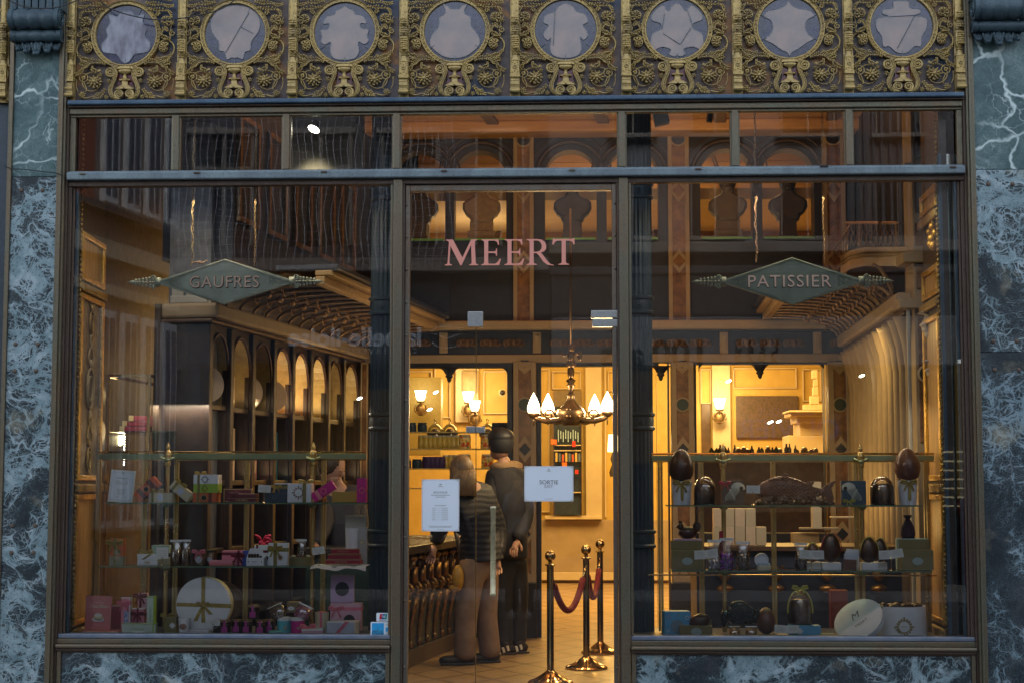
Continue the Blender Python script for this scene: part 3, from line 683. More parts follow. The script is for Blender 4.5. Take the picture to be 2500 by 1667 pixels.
def meert():
    L = serif_letters(); t = thing('shop_name_lettering', 'salmon pink MEERT lettering stuck on the pane above the door', 'lettering')
    a = B(1087, 648, -.001); b = B(1404, 583, -.001); H = b.z-a.z+.0; yb = -.0
    adv = [L[c][0] for c in 'MEERT']; gaps = [.10, .12, .08, .04]; tot = sum(adv)+sum(gaps)
    sc = (b.x-a.x)/tot; x = a.x
    for c, g in zip('MEERT', gaps+[0]):
        def tr(P): return [(x+px*sc, a.z+pz*H) for px, pz in P]
        if c == 'R':   # letter with a counter: fill by strips around the hole
            me = bpy.data.meshes.new('letter'); bm = bmesh.new()
            o1 = [bm.verts.new((p[0], 0, p[1])) for p in tr(L['R'][1][0])]; o2 = [bm.verts.new((p[0], 0, p[1])) for p in tr(L['Rh'])]
            es = [bm.edges.new((q[i], q[(i+1) % len(q)])) for q in (o1, o2) for i in range(len(q))]
            bmesh.ops.triangle_fill(bm, edges=es, use_beauty=True)
            bm.to_mesh(me); bm.free(); me.materials.append(ROSE); o = bpy.data.objects.new('letter', me); COL.objects.link(o); o.parent = t; o.location = (0, .0115, 0)
        else:
            me = bpy.data.meshes.new('letter'); bm = bmesh.new()
            o1 = [bm.verts.new((p[0], 0, p[1])) for p in tr(L[c][1][0])]
            es = [bm.edges.new((o1[i], o1[(i+1) % len(o1)])) for i in range(len(o1))]
            bmesh.ops.triangle_fill(bm, edges=es, use_beauty=True)
            bm.to_mesh(me); bm.free(); me.materials.append(ROSE); o = bpy.data.objects.new('letter', me); COL.objects.link(o); o.parent = t; o.location = (0, .0115, 0)
        x += (L[c][0]+g)*sc
meert()
PAPER = mat('paper', (.74, .80, .86), (.70, .77, .84), .6, 0, 4, 0)
CARD = mat('card', (.80, .80, .76), (.76, .77, .74), .55, 0, 5, 0)
INK = mat('ink_grey', (.16, .17, .16), ro=.7, bump=0); INKL = mat('ink_pale', (.34, .36, .33), ro=.7, bump=0); GOLDI = mat('gold_ink', (.40, .33, .16), ro=.5, bump=0)
def lines(par, rows, y, m=INKL, cut=0):
    s = M()
    for (x0, x1, z, h) in rows: s.box(x0, x1, y-.0006, y, z-h/2, z+h/2)
    return s.build('small_print', m, par)
def corners(par, x0, x1, z0, z1, y, r=.012, m=GOLDI):
    s = M()
    for sx_, sz in ((1, 1), (1, -1), (-1, 1), (-1, -1)):
        cx = (x1 if sx_ > 0 else x0)-sx_*r*.7; cz_ = (z1 if sz > 0 else z0)-sz*r*.7
        s.tube([(cx+sx_*r*.4*cos(a), y-.0006, cz_+sz*r*.4*sin(a)) for a in [k*.5 for k in range(10)]], .0011, 4)
        s.tube([(cx+sx_*r*.45, y-.0006, cz_-sz*r*1.6), (cx+sx_*r*.45, y-.0006, cz_+sz*r*.45), (cx-sx_*r*1.6, y-.0006, cz_+sz*r*.45)], .0008, 4)
    for (a, b, c, d) in ((x0+r*1.9, x1-r*1.9, z1-r*.35, 0), (x0+r*1.9, x1-r*1.9, z0+r*.35, 0)): s.box(a, b, y-.0006, y, c-.0005, c+.0005)
    for xx in (x0+r*.35, x1-r*.35): s.box(xx-.0005, xx+.0005, y-.0006, y, z0+r*1.9, z1-r*1.9)
    return s.build('corner_ornament', m, par)
def notice(name, label, px0, py0, px1, py1, Y=.006):
    a = B(px0, py0, Y); b = B(px1, py1, Y); t = thing(name, label, 'notice', ((a.x+b.x)/2, Y, (a.z+b.z)/2))
    W, H = b.x-a.x, a.z-b.z; s = M(); s.box(-W/2, W/2, 0, .002, -H/2, H/2); s.build('sheet', PAPER, t); return t, W, H
t, W, H = notice('exit_notice', 'white landscape notice reading SORTIE EXIT taped inside the door', 1280, 1137, 1400, 1223)
text('main_word', 'SORTIE', INK, t, w=W*.38, loc=(0, -.0005, H*.045)); text('second_word', 'EXIT', INKL, t, w=W*.17, loc=(0, -.0005, -H*.075)); corners(t, -W/2, W/2, -H/2, H/2, 0)
lines(t, [(-.025, .025, -H*.43, .002), (-.012, .012, H*.36, .003), (-.006, .006, H*.40, .006)], 0)
t, W, H = notice('opening_hours_notice', 'tall white opening hours notice headed BOUTIQUE left of the door joint', 1030, 1169, 1121, 1296)
text('heading', 'BOUTIQUE', INK, t, w=W*.36, loc=(0, -.0005, H*.245)); corners(t, -W/2, W/2, -H/2, H/2, 0)
text('subheading', 'Nos horaires', INK, t, w=W*.29, loc=(0, -.0005, -H*.0))
lines(t, [(-W*.25, W*.25, H*.195, .0035), (-W*.13, W*.13, H*.16, .0035), (-W*.32, W*.32, -H*.40, .0022), (-W*.28, W*.28, -H*.42, .0022), (-W*.10, W*.10, -H*.46, .0016), (-.008, .008, H*.40, .007), (-.015, .015, H*.36, .003)]
      + [(-W*.22, -W*.13, -H*(.055+.037*i), .0028) for i in range(7)]+[(W*.03, W*.20, -H*(.055+.037*i), .0028) for i in range(7)]+[(-W*.11, W*.02, -H*(.058+.037*i), .0008) for i in range(7)], 0)
# payment stickers low in the left window
def plate(name, label, px0, py0, px1, py1, Y=-.001, r=.006, m=None):
    a = B(px0, py0, Y); b = B(px1, py1, Y); t = thing(name, label, 'sticker', ((a.x+b.x)/2, Y, (a.z+b.z)/2)); W, H = b.x-a.x, a.z-b.z
    P = []
    for (cx, cz_, a0) in ((W/2-r, H/2-r, 0), (-W/2+r, H/2-r, 90), (-W/2+r, -H/2+r, 180), (W/2-r, -H/2+r, 270)): P += [(cx+r*cos(radians(a0+q)), cz_+r*sin(radians(a0+q))) for q in (0, 30, 60, 90)]
    s = M(); s.prism(P, -.0008, 0); s.build('sticker_sheet', m or PAPER, t); return t, W, H
t, W, H = plate('payment_sticker', 'small white sticker with a slanted red, blue and green card logo', 919, 1495, 950, 1516)
for i, (c, n) in enumerate((((.55, .02, .03), 'red'), ((.01, .08, .30), 'blue'), ((.0, .28, .22), 'green'))):
    s = M(); x = -W*.28+i*W*.19; s.prism([(x, -H*.25), (x+W*.2, -H*.25), (x+W*.26, H*.38), (x+W*.06, H*.38)], -.0014, -.0009); s.build('stripe', mat('sticker_'+n, c, c, .4, bump=0), t)
lines(t, [(-W*.3, W*.3, -H*.38, .003)], -.0009, INK); lines(t, [(-W*.1, W*.24, H*.14, .003), (-W*.02, W*.2, 0, .003)], -.0015, PAPER)
t, W, H = plate('payment_sticker', 'larger white sticker with a blue city skyline picture under the card logo', 905, 1517, 957, 1552)
SKYB = mat('sticker_sky', (.02, .32, .68), (.04, .40, .72), .4, 0, 8, 0); TEAL = mat('sticker_teal', (.01, .13, .28), (.08, .3, .42), .4, 0, 90, 0)
s = M(); s.prism([(-W*.44, -H*.38), (W*.12, -H*.38), (W*.12, H*.42), (-W*.44, H*.42)], -.0014, -.0009); s.prism([(W*.20, -H*.18), (W*.43, -H*.18), (W*.43, H*.12), (W*.20, H*.12)], -.0014, -.0009); s.build('picture', SKYB, t)
s = M(); rr = random.Random(5)
for i in range(12): x = -W*.44+i*W*.046; h = H*rr.uniform(.12, .34); s.box(x, x+W*.038, -.0018, -.0015, -H*.38, -H*.38+h)
s.prism([(-W*.19, -H*.2), (-W*.13, -H*.2), (-W*.155, H*.26)], -.0018, -.0015); s.build('skyline', TEAL, t)
lines(t, [(W*.2, W*.40, H*.30, .004), (W*.2, W*.43, -H*.26, .003), (W*.2, W*.38, -H*.33, .002)], -.0009, INKL)
# cables slung across the top left and the left pier
def cable(label, pts, r=.004, Y=-.13):
    q = spline([Vector((px, py)) for px, py in pts], 10); s = M(); s.tube([tuple(B(p.x, p.y, Y)) for p in q], r, 6)
    return tag(s.build('cable', mat('cable_black', (.012, .012, .014), ro=.5), smooth=True), label, 'cable')
cable('black cable sagging across the left console scroll', [(10, -8), (35, 8), (75, 20), (130, 20), (170, 9), (200, -4)], .004, -.24)
cable('black cable looping under the first round window', [(235, -10), (262, 18), (310, 36), (370, 48), (430, 47), (500, 35), (545, 20), (580, -5)], .004, -.09)
cable('thin wire running down the left pier to the transom ledge', [(10, 405), (30, 413), (60, 414), (100, 419), (140, 424), (155, 432)], .003, -.085)
# ================================================================ INTERIOR
ZF = .17; YS = 4.25; YB = 11.8; ZCEIL = 4.62
def wallmat(name, c, c2, sc=6, ro=.6, bump=.1): return mat(name, c, c2, ro, 0, sc, bump, .003, 5)
CREAM = wallmat('cream_paint', (.33, .25, .155), (.28, .21, .13))
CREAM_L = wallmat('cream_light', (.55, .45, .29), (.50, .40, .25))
YELW = wallmat('ochre_wall', (.52, .36, .10), (.46, .31, .08))
BLUED = wallmat('midnight_blue_wood', (.007, .013, .032), (.012, .020, .042), 10, .45)
BRWN = wallmat('brown_wood', (.10, .055, .03), (.06, .034, .02), 12, .4)
RMAR = mat('brown_marble', (.24, .12, .055), (.11, .055, .03), .35, 0, 16, .1, det=8)
BLK = wallmat('black_paint', (.010, .011, .014), (.016, .016, .02), 8, .45)
DKG = wallmat('dark_green_paint', (.02, .045, .038), (.012, .03, .028), 8, .4)
def floor_mat():
    t = NT('floor_tiles'); v = t.pos(); sp = t.n("ShaderNodeSeparateXYZ"); t.l(v, sp.inputs[0]); x, y = sp.outputs[0], sp.outputs[1]
    L_ = None
    for sg in (1, -1):
        u = t.ma('MULTIPLY_ADD', y, .62*sg, x); fr = t.ma('ABSOLUTE', t.ma('SUBTRACT', t.ma('FRACT', t.ma('MULTIPLY', u, 2.6)), .5))
        ln = t.ramp(fr, [(.035, 1), (.06, 0)]); L_ = ln if L_ is None else t.ma('MAXIMUM', L_, ln)
    n = t.noise(v, 5, 6); base = t.mix((.34, .23, .115), (.27, .18, .09), t.ramp(n, [(.4, 0), (.65, 1)]))
    col = t.mix(base, (.09, .06, .035), t.ma('MULTIPLY', L_, .8))
    t.pr(col, t.ma('MULTIPLY_ADD', n, .2, .22)); return t.m
s = M(); s.box(-4.5, 5.5, .06, 13.5, -.1, ZF); s.build('shop_floor', floor_mat(), kind='structure')
# building envelope of the room
s = M(); s.box(-4.6, -4.5, .06, 13.5, 0, 5.6); s.box(5.5, 5.6, .06, 13.5, 0, 5.6); s.box(-4.6, 5.6, 13.5, 13.6, 0, 5.6); s.box(-4.6, 5.6, .1, 13.6, 5.5, 5.6); s.box(-4.5, 5.5, .42, .5, 4.75, 5.6)
s.build('room_shell', BLUED, kind='structure')
# ---- screen wall that divides shop and tea room
scr = thing('screen_wall', 'dark blue screen wall with cream beams, marbled pilasters and wide openings to the tea room', 'screen wall')
def sb(nm, px0, py0, px1, py1, y0, y1, m, bv=.004, par=None):
    a = B(px0, py0, y0); b = B(px1, py1, y0); s = M(); s.box(min(a.x, b.x), max(a.x, b.x), y0, y1, min(a.z, b.z), max(a.z, b.z)); return s.build(nm, m, par or scr, bevel=bv)
sb('cornice', 880, 784, 2110, 802, YS-.14, YS+.1, CREAM, .02); sb('cornice_fillet', 880, 802.5, 2110, 808, YS-.08, YS+.1, BLUED)
sb('frieze_board', 880, 808.5, 2110, 865, YS-.02, YS+.1, BLUED, 0)
sb('beam', 880, 866, 2100, 883, YS-.06, YS+.1, CREAM, .01)
ORN = mat('frieze_ornament', (.16, .085, .03), (.10, .05, .02), .5, .2, 20, .4)
for i in range(21):   # painted and carved scroll medallions along the frieze board
    px = 912+i*57; c = B(px, 837, YS-.03); s = M(); k = MS(YS)
    if i % 4 == 3: s.box(-10*k, 10*k, -.03, .01, -26*k, 26*k); s.box(-6*k, 6*k, -.04, -.03, -18*k, 18*k); o = s.build('frieze_bracket', CREAM, scr, bevel=.004)
    else:
        for q in range(-2, 3):
            P = [(q*9*k+9*k*cos(a)*(1-a/16), -.004, 10*k*sin(a)*(1-a/16)*(1 if q % 2 else -1)) for a in [z*.45 for z in range(26)]]; s.tube(P, .006, 5)
        s.ball((0, -.01, 0), 7*k, .012, 9*k, 8, 5); o = s.build('frieze_scroll', ORN, scr, smooth='all')
    o.location = c
def pilaster(px0, px1, pyt, pyb, motif, y=YS-.10):
    a = B(px0, 1000, y).x; b = B(px1, 1000, y).x; zt, zb_ = ZZ(pyt, y, px0), ZZ(pyb, y, px0); w = b-a; e = w*.23; cx = (a+b)/2
    s = M(); s.box(a, b, y+.012, YS+.1, zb_, zt); s.build('pilaster_core', RMAR, scr)
    s = M(); s.box(a, a+e, y, y+.011, zb_, zt); s.box(b-e, b, y, y+.011, zb_, zt); s.box(a+e, b-e, y, y+.011, zb_, zb_+e*1.6); s.box(a+e, b-e, y, y+.011, zt-e, zt); s.build('pilaster_frame', CREAM, scr, bevel=.003)
    k = MS(y); hw = w/2-e
    for kind, py in motif:
        z = ZZ(py, y, px0)
        if kind == 'disc':
            s = M(); s.lathe([(hw*1.25, 0), (hw*1.25, .012), (hw*1.0, .015), (hw*.98, 0)], 28, T=TR(cx, y+.012, z, pi/2)); s.build('disc_rim', CREAM, scr, smooth=True)
            s = M(); s.lathe([(hw*.98, 0), (hw*.98, .006)], 28, T=TR(cx, y+.012, z, pi/2)); s.build('disc', DKG, scr)
        if kind == 'dia':
            for sg in (1, -1): s = M(); s.prism([(cx-hw, z), (cx-hw, z+e*.9*sg), (cx, z+(hw+e)*sg*1.15), (cx+hw, z+e*.9*sg), (cx+hw, z), (cx, z+hw*sg*1.1)], y+.001, y+.012); s.build('diamond_frame', CREAM, scr)
            s = M(); s.prism([(cx-hw*.9, z), (cx, z+hw), (cx+hw*.9, z), (cx, z-hw)], y+.002, y+.012); s.build('diamond', BLUED, scr)
        if kind in ('v', 'w'):
            q = 1 if kind == 'v' else -1
            s = M(); s.prism([(cx-hw, z+q*hw*.9), (cx-hw, z+q*(hw*.9-e*1.3)), (cx, z-q*(hw*.3+e)), (cx+hw, z+q*(hw*.9-e*1.3)), (cx+hw, z+q*hw*.9), (cx, z-q*hw*.2)], y+.001, y+.012); s.build('chevron', CREAM, scr)
            s = M(); s.prism([(cx-hw*.7, z+q*hw*1.1), (cx+hw*.7, z+q*hw*1.1), (cx, z-q*hw*.05)], y+.002, y+.012); s.build('triangle', BLUED, scr)
MOT = [('v', 896), ('disc', 987), ('dia', 1096), ('dia', 1303), ('w', 1407)]
pilaster(1253, 1309, 883, 1421, MOT); pilaster(1640, 1694, 883, 1421, MOT); pilaster(2024, 2080, 883, 1421, MOT); pilaster(880, 898, 884, 1421, [])
for (a, b) in ((1251, 1311), (1638, 1696), (2022, 2082), (878, 900)): sb('pilaster_plinth', a, 1422, b, 1560, YS-.12, YS+.1, BLK, .006)
FRM = [(984, 1252, 883, 897), (1310, 1608, 883, 893), (1695, 2023, 883, 888)]
for (a, b, t0, t1) in FRM:
    sb('opening_head', a, t0+.5, b, t1, YS-.04, YS+.08, BLUED, 0)
for (a, b) in ((1238, 1252), (1310, 1322), (1630, 1639), (1695, 1706), (2012, 2023), (900, 912)): sb('opening_jamb', a, 884, b, 1560, YS-.05, YS+.09, BLUED, .004)
sb('slim_post', 1602, 884, 1607, 1560, YS-.03, YS+.05, BLUED, .002)
for (cx_, cy_, sx_) in ((1238, 897, -1), (1706, 888, 1), (2012, 888, -1), (1630, 893, -1)):      # rounded upper corners
    c = B(cx_, cy_, YS-.02); r = 18*MS(YS); P = [(0, 0), (sx_*r, 0)]+[(sx_*r-sx_*r*sin(a), -r+r*cos(a)) for a in [pi/2*i/6 for i in range(1, 7)]]
    s = M(); s.prism(P, 0, .05); o = s.build('corner_spandrel', BLUED, scr); o.location = c
for (px, py) in ((1097, 897), (1855, 888), (1613, 893)):   # turned pendants hanging from the heads
    c = B(px, py, YS-.03); k = MS(YS); s = M(); s.lathe([(26*k, 0), (16*k, -6*k), (11*k, -14*k), (8*k, -18*k), (10*k, -22*k), (6*k, -26*k), (5*k, -32*k), (2*k, -36*k)][::-1], 14, sy=.6); o = s.build('pendant', BLUED, scr, smooth=True); o.location = c
# low counter front in the left opening
sb('parapet', 899, 1330, 1252, 1560, YS-.0, YS+.2, BLK, .004)
sb('parapet_right', 1695, 1300, 2023, 1560, YS-.0, YS+.2, BLK, .004)
# ---- gallery storey above: marbled piers and round arches with busts
gal = thing('gallery_wall', 'upper gallery wall of dark blue arches between brown marble pilasters', 'gallery')
YG = YS+.02
z0g, z1g = ZZ(784, YG), ZCEIL+.02
zsh = ZZ(588, YG)
ARC = [(960, 1087), (1109, 1236), (1330, 1457), (1481, 1608), (1710, 1838), (1861, 1988)]
xs = []
for a, b in ARC: xs.append((B(a, 500, YG).x, B(b, 500, YG).x))
def gal_x(px): return B(px, 500, YG).x
bounds = [gal_x(880)]+[v for p in xs for v in p]+[gal_x(2110)]
s = M(); s.box(gal_x(860), gal_x(2110), YG, YG+.25, z0g, zsh); s.build('gallery_parapet', BLUED, gal)
for i in range(0, len(bounds), 2):
    s = M(); s.box(bounds[i], bounds[i+1], YG, YG+.2, zsh, z1g); s.build('arch_pier', BLUED, gal)
zsp = ZZ(430, YG)
for (a, b) in xs:
    r = (b-a)/2; s = M(); N = 18; cx = (a+b)/2
    for i in range(N):
        t0, t1 = pi-pi*i/N, pi-pi*(i+1)/N
        xa_, za = cx+r*cos(t0), zsp+r*sin(t0); xb_, zb_ = cx+r*cos(t1), zsp+r*sin(t1)
        s.add([(xa_, YG, za), (xb_, YG, zb_), (xb_, YG, z1g), (xa_, YG, z1g), (xa_, YG+.2, za), (xb_, YG+.2, zb_)], [(0, 1, 2, 3), (0, 4, 5, 1)])
    s.build('arch_head', BLUED, gal)
    s = M(); s.tube([(cx+(r+.07)*cos(pi*i/24), YG-.005, zsp+(r+.07)*sin(pi*i/24)) for i in range(25)], .022, 6); s.tube([(cx+(r+.135)*cos(pi*i/24), YG-.002, zsp+(r+.135)*sin(pi*i/24)) for i in range(25)], .008, 5); s.build('archivolt', mat('archivolt_brown', (.06, .04, .035), (.04, .03, .03)), gal, smooth='all')
    s = M(); s.box(a+.01, b-.01, YG-.03, YG+.22, zsh, zsh+.018); s.build('glass_ledge', mat('green_glass_edge', (.18, .42, .10), (.16, .38, .10), .2, 0, 5, 0), gal)
for (pa, pb) in ((1253, 1303), (1631, 1683), (2009, 2065)):
    y = YG-.06; a, b = B(pa, 500, y).x, B(pb, 500, y).x; w_ = b-a; e = w_*.2; zt, zb_ = ZZ(322, y), ZZ(786, y)
    s = M(); s.box(a, b, y+.012, YG, zb_, zt); s.build('pilaster_core', RMAR, gal)
    s = M(); s.box(a, a+e, y, y+.012, zb_, zt); s.box(b-e, b, y, y+.012, zb_, zt); s.box(a+e, b-e, y, y+.012, zt-e*.8, zt); s.build('pilaster_frame', CREAM, gal, bevel=.003)
    cx = (a+b)/2; hw = w_/2-e
    for py in (468, 640):
        z = ZZ(py, y)
        for sg in (1, -1): s = M(); s.prism([(cx-hw, z), (cx-hw, z+e*.9*sg), (cx, z+(hw+e)*sg*1.15), (cx+hw, z+e*.9*sg), (cx+hw, z), (cx, z+hw*sg*1.1)], y+.001, y+.012); s.build('diamond_frame', CREAM, gal)
    s = M(); z = ZZ(340, y); s.prism(circ(cx, z, hw*1.15, 16, pi, 2*pi), y+.002, y+.012); s.build('half_moon', BLUED, gal)
    s = M(); s.tube([(cx+hw*1.25*cos(pi+pi*i/14), y+.004, z+hw*1.25*sin(pi+pi*i/14)) for i in range(15)], .010, 5); s.build('half_moon_rim', CREAM, gal, smooth='all')
# wooden ceiling boards, room behind the arches
def wood(name, c, c2):
    t = NT(name); v = t.co(); st = t.mp(v, (.7, 6, 6)); n = t.noise(t.warp(st, 1.5, .6), 2.5, 6, .6)
    col = t.mix(c, c2, t.ramp(n, [(.35, 0), (.7, 1)])); t.pr(col, .5, 0, t.bump(n, .2, .003)); return t.m
WOOD = wood('ceiling_wood', (.46, .25, .085), (.30, .15, .05)); WOOD_D = wood('beam_wood', (.12, .065, .035), (.07, .04, .025))
cl = thing('plank_ceiling', 'warm wooden plank ceiling with dark cross beams above the shop', 'ceiling')
for i in range(26):
    y0 = .5+i*.15; s = M(); dz = random.uniform(-.004, .004); s.box(-3.1, 3.3, y0, y0+.145, ZCEIL+dz+.0, ZCEIL+.04); o = s.build('plank', WOOD, cl)
for x in (-1.2, -.25, .75, 1.7): s = M(); s.box(x-.05, x+.05, .5, YG-.1, ZCEIL-.035, ZCEIL-.006, T=TR(0, 0, 0, 0, 0, radians(-7))); s.build('cross_beam', WOOD_D, cl, bevel=.004)
zb_ = ZCEIL
s = M(); s.box(-3.1, 3.3, YG-.30, YG-.001, ZZ(340, YG)+.0, ZZ(312, YG)); s.build('crown_board', WOOD, cl, bevel=.02)
s = M(); s.box(-3.1, 3.3, YG-.20, YG-.001, ZZ(312, YG)+.001, ZCEIL-.005); s.build('crown_board', WOOD, cl, bevel=.02)
bk = thing('gallery_back_wall', 'horizontal wooden planks on the wall behind the gallery arches', 'wall')
for i in range(21):
    z = zsh-.1+i*.10; s = M(); s.box(-1.6, 3.0, 6.3+random.uniform(0, .02), 6.35, z, z+.096); s.build('plank', WOOD, bk)
for (x0, z0, x1, z1) in ((-.9, zsh+.1, -.5, 4.6), (.75, zsh, .3, 4.7), (1.35, 4.8, 1.75, zsh), (.9, zsh, .6, 4.7)):
    s = M(); s.tube([(x0, 6.2, z0), (x1, 6.2, z1)], .022, 6); s.build('cable', WOOD_D, bk)  # zigzag shadow lines on the planks, modelled as thin dark rods
lamp('gallery_lamp', 'AREA', (.6, 5.3, 5.2), 22, (1, .62, .28), 2.2, (radians(-15), 0, 0), sy=.3)
lamp('gallery_lamp_left', 'AREA', (-.9, 5.4, 3.4), 3, (1, .70, .35), .3, (radians(180), 0, 0))
for (x, y_, e) in ((-.9, 2.6, 7), (1.3, 2.6, 9)): lamp('ceiling_uplight', 'AREA', (x, y_, ZCEIL-.5), e*1.5, (1, .60, .30), 1.3, (pi, 0, 0), sy=.4)
# busts standing in the arches
def bust(label, px, kind, m):
    x = B(px, 560, YG+.08).x; z = zsh+.019; t = thing('bust', label, 'bust', (x, YG+.08, z), group='busts in the gallery arches'); k = MS(YG)
    s = M(); b = 24 if kind != 'block' else 34
    if kind == 'block': s.box(-b*k, b*k, -.07, .07, 0, 20*k); s.box(-b*.84*k, b*.84*k, -.06, .06, 20*k, 45*k)
    else: s.lathe([(31*k, 0), (31*k, 5*k), (28*k, 9*k), (27*k, 46*k)], 4, sy=.8, T=TR(0, 0, 0, 0, 0, pi/4, 1.2))
    s.build('socle', m, t, smooth=True, bevel=.003)
    zc = 46*k; s = M(); hp = [(0, 0), (27, 0), (27, 14), (38, 20), (47, 36), (46, 50), (38, 58), (22, 66), (15, 72), (14, 88)]
    s.prism([(x*k, zc-6*k+z*k) for x, z in hp]+[(-x*k, zc-6*k+z*k) for x, z in hp[::-1] if x], -.075, .075)
    s.build('shoulders', m, t, smooth=True, bevel=.035)
    s = M(); s.ball((0, 0, zc+98*k), 22*k, 26*k, 30*k, 16, 12); s.ball((0, -24*k, zc+94*k), 4*k, 7*k, 6*k); s.ball((0, -14*k, zc+76*k), 14*k, 14*k, 10*k, 10, 7)
    s.ball((0, 6*k, zc+106*k), 25*k, 26*k, 24*k, 14, 9)
    s.build('head', m, t, smooth='all')
DBUST = mat('dark_bust', (.035, .035, .05), (.05, .045, .055), .5, 0, 10, .2); PL = mat('plaster', (.62, .58, .52), (.55, .5, .44), .6, 0, 12, .2)
bust('dark bust in the widest lit arch under the right transom', 1924, 'round', DBUST); bust('plaster bust on a square block beside the right chain', 1777, 'block', mat('grey_bust', (.16, .14, .15), (.12, .11, .12), .5, 0, 10, .2))
bust('dark bust behind the lettering T, first arch right of the centre', 1398, 'round', DBUST); bust('pale footed bust behind the letters ME', 1176, 'block', mat('tan_bust', (.30, .22, .15), (.22, .16, .12)))
bust('dim bust at the left end of the gallery', 1024, 'round', DBUST); bust('bust half hidden by the right iron column', 1540, 'round', mat('pale_bust', (.42, .3, .18)))
# ---- tea room beyond the screen
tea = thing('tea_room_panelling', 'warm ochre panelled walls of the tea room behind the screen', 'panelling')
def pb(nm, px0, py0, px1, py1, y, dep, m, bv=.006): return sb(nm, px0, py0, px1, py1, y, y+dep, m, bv, tea)
zt_t = ZZ(840, YB)
x0, x1 = B(860, 1000, YB).x, B(2120, 1000, YB).x
s = M(); s.box(x0-1, x1+1, YB, YB+.1, ZF, 4.2); s.build('wall', YELW, tea)
s = M(); s.box(x0-1.1, x0-1, YS+.2, YB, ZF, 4.2); s.box(x1+1, x1+1.1, YS+.2, YB, ZF, 4.2); s.build('side_wall', YELW, tea)
s = M(); s.box(x0-1, x1+1, YS+.2, YB, 4.0, 4.1); s.build('ceiling', CREAM_L, tea)
def panel(px0, py0, px1, py1, y=YB-.02, wd=3.2, m=CREAM_L):
    k = MS(y)*wd; a = B(px0, py1, y); b = B(px1, py0, y); s = M()
    for (u0, u1, v0, v1) in ((a.x, b.x, a.z, a.z+k), (a.x, b.x, b.z-k, b.z), (a.x, a.x+k, a.z+k, b.z-k), (b.x-k, b.x, a.z+k, b.z-k)): s.box(u0, u1, y-.02, y+.02, v0, v1)
    return s.build('panel_moulding', m, tea, bevel=.006)
for r in ((1348, 905, 1418, 950), (1484, 905, 1530, 955), (1365, 1287, 1412, 1378), (1428, 1275, 1462, 1380), (1478, 1275, 1600, 1380), (1790, 897, 1945, 948), (1710, 900, 1736, 985), (1960, 900, 2005, 980), (990, 905, 1055, 925), (1180, 905, 1240, 1010), (1060, 890, 1100, 1020), (1316, 900, 1342, 1250)): panel(*r)
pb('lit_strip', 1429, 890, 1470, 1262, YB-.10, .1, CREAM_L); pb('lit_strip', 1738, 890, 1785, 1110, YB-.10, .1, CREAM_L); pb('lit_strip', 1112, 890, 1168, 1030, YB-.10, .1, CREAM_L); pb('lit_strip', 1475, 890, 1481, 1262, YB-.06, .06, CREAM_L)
pb('wainscot', 1316, 1268, 1640, 1414, YB-.08, .08, CREAM); pb('ledge', 1330, 1258, 1470, 1267, YB-.22, .2, CREAM_L); pb('skirting', 1316, 1396, 1640, 1416, YB-.10, .02, CREAM_L)
pb('dark_picture', 1797, 966, 1951, 1068, YB-.06, .05, mat('dark_picture', (.10, .06, .045), (.06, .04, .03))); pb('dark_doorway', 1712, 985, 1736, 1110, YB-.03, .02, BRWN)
pb('grey_mirror', 1352, 953, 1420, 992, YB-.04, .03, mat('grey_mirror', (.22, .17, .11), ro=.2)); pb('olive_niche', 990, 920, 1076, 1110, YB-2.4, .3, mat('olive_niche', (.26, .20, .06), (.22, .17, .05)))
pb('stucco_picture', 1128, 905, 1166, 958, YB-.13, .02, mat('stucco_brown', (.26, .19, .09), (.34, .25, .12), sc=8, bump=.6, bd=.02))
GLOW = emis('warm_glow', (1, .80, .42), 9.0); FLAME = emis('flame_glass', (1, .82, .50), 11.0); SHADE = emis('shade_glow', (1, .70, .25), 3.2); SPOTG = emis('spot_glow', (1, .93, .75), 12)
# glazed cabinet with red boxes
cab = thing('glass_cabinet', 'tall glazed cabinet with blue glints and red boxes in the tea room', 'cabinet')
CABM = mat('cabinet_inside', (.03, .045, .07), (.02, .03, .045), .3); sb('back', 1350, 993, 1420, 1256, YB-.25, YB-.12, CABM, 0, cab)
for px in (1350, 1418): sb('stile', px, 993, px+3, 1256, YB-.32, YB-.26, BRWN, .003, cab)
for py in (1085, 1098, 1200): sb('shelf', 1352, py, 1418, py+2.2, YB-.32, YB-.26, CREAM_L, 0, cab)
for i in range(9): px = 1362+i*6; sb('blue_glint', px, 1048+(i % 3)*3, px+2.4, 1078-(i % 2)*8, YB-.34, YB-.33, mat('glint_blue', (.35, .5, .62), ro=.2), 0, cab)  # bluish glints of the cabinet glass, built as small pale blue strips
RED = mat('red_box', (.55, .03, .015), (.4, .02, .01), .4); ORG = mat('orange_box', (.75, .16, .02), (.6, .12, .02), .4)
for (a, b, c, d, mm) in ((1345, 1072, 1359, 1084, ORG), (1397, 1076, 1405, 1090, RED), (1355, 1140, 1366, 1158, RED), (1372, 1128, 1384, 1142, ORG), (1388, 1142, 1398, 1156, RED), (1404, 1146, 1412, 1156, RED)):
    p = B((a+b)/2, 1000, YB-.36); q = B(a, d, YB-.36); r_ = B(c, b, YB-.36); s = M(); s.box(q.x, r_.x, YB-.40, YB-.33, min(q.z, r_.z), max(q.z, r_.z)); s.build('small_box', mm, cab)
for i in range(8): px = 1356+i*8; sb('bottle', px, 1104+(i % 3)*2, px+5, 1126, YB-.36, YB-.34, [mat('bot_a', (.5, .35, .1)), mat('bot_b', (.08, .12, .22)), mat('bot_c', (.45, .08, .03))][i % 3], 0, cab)
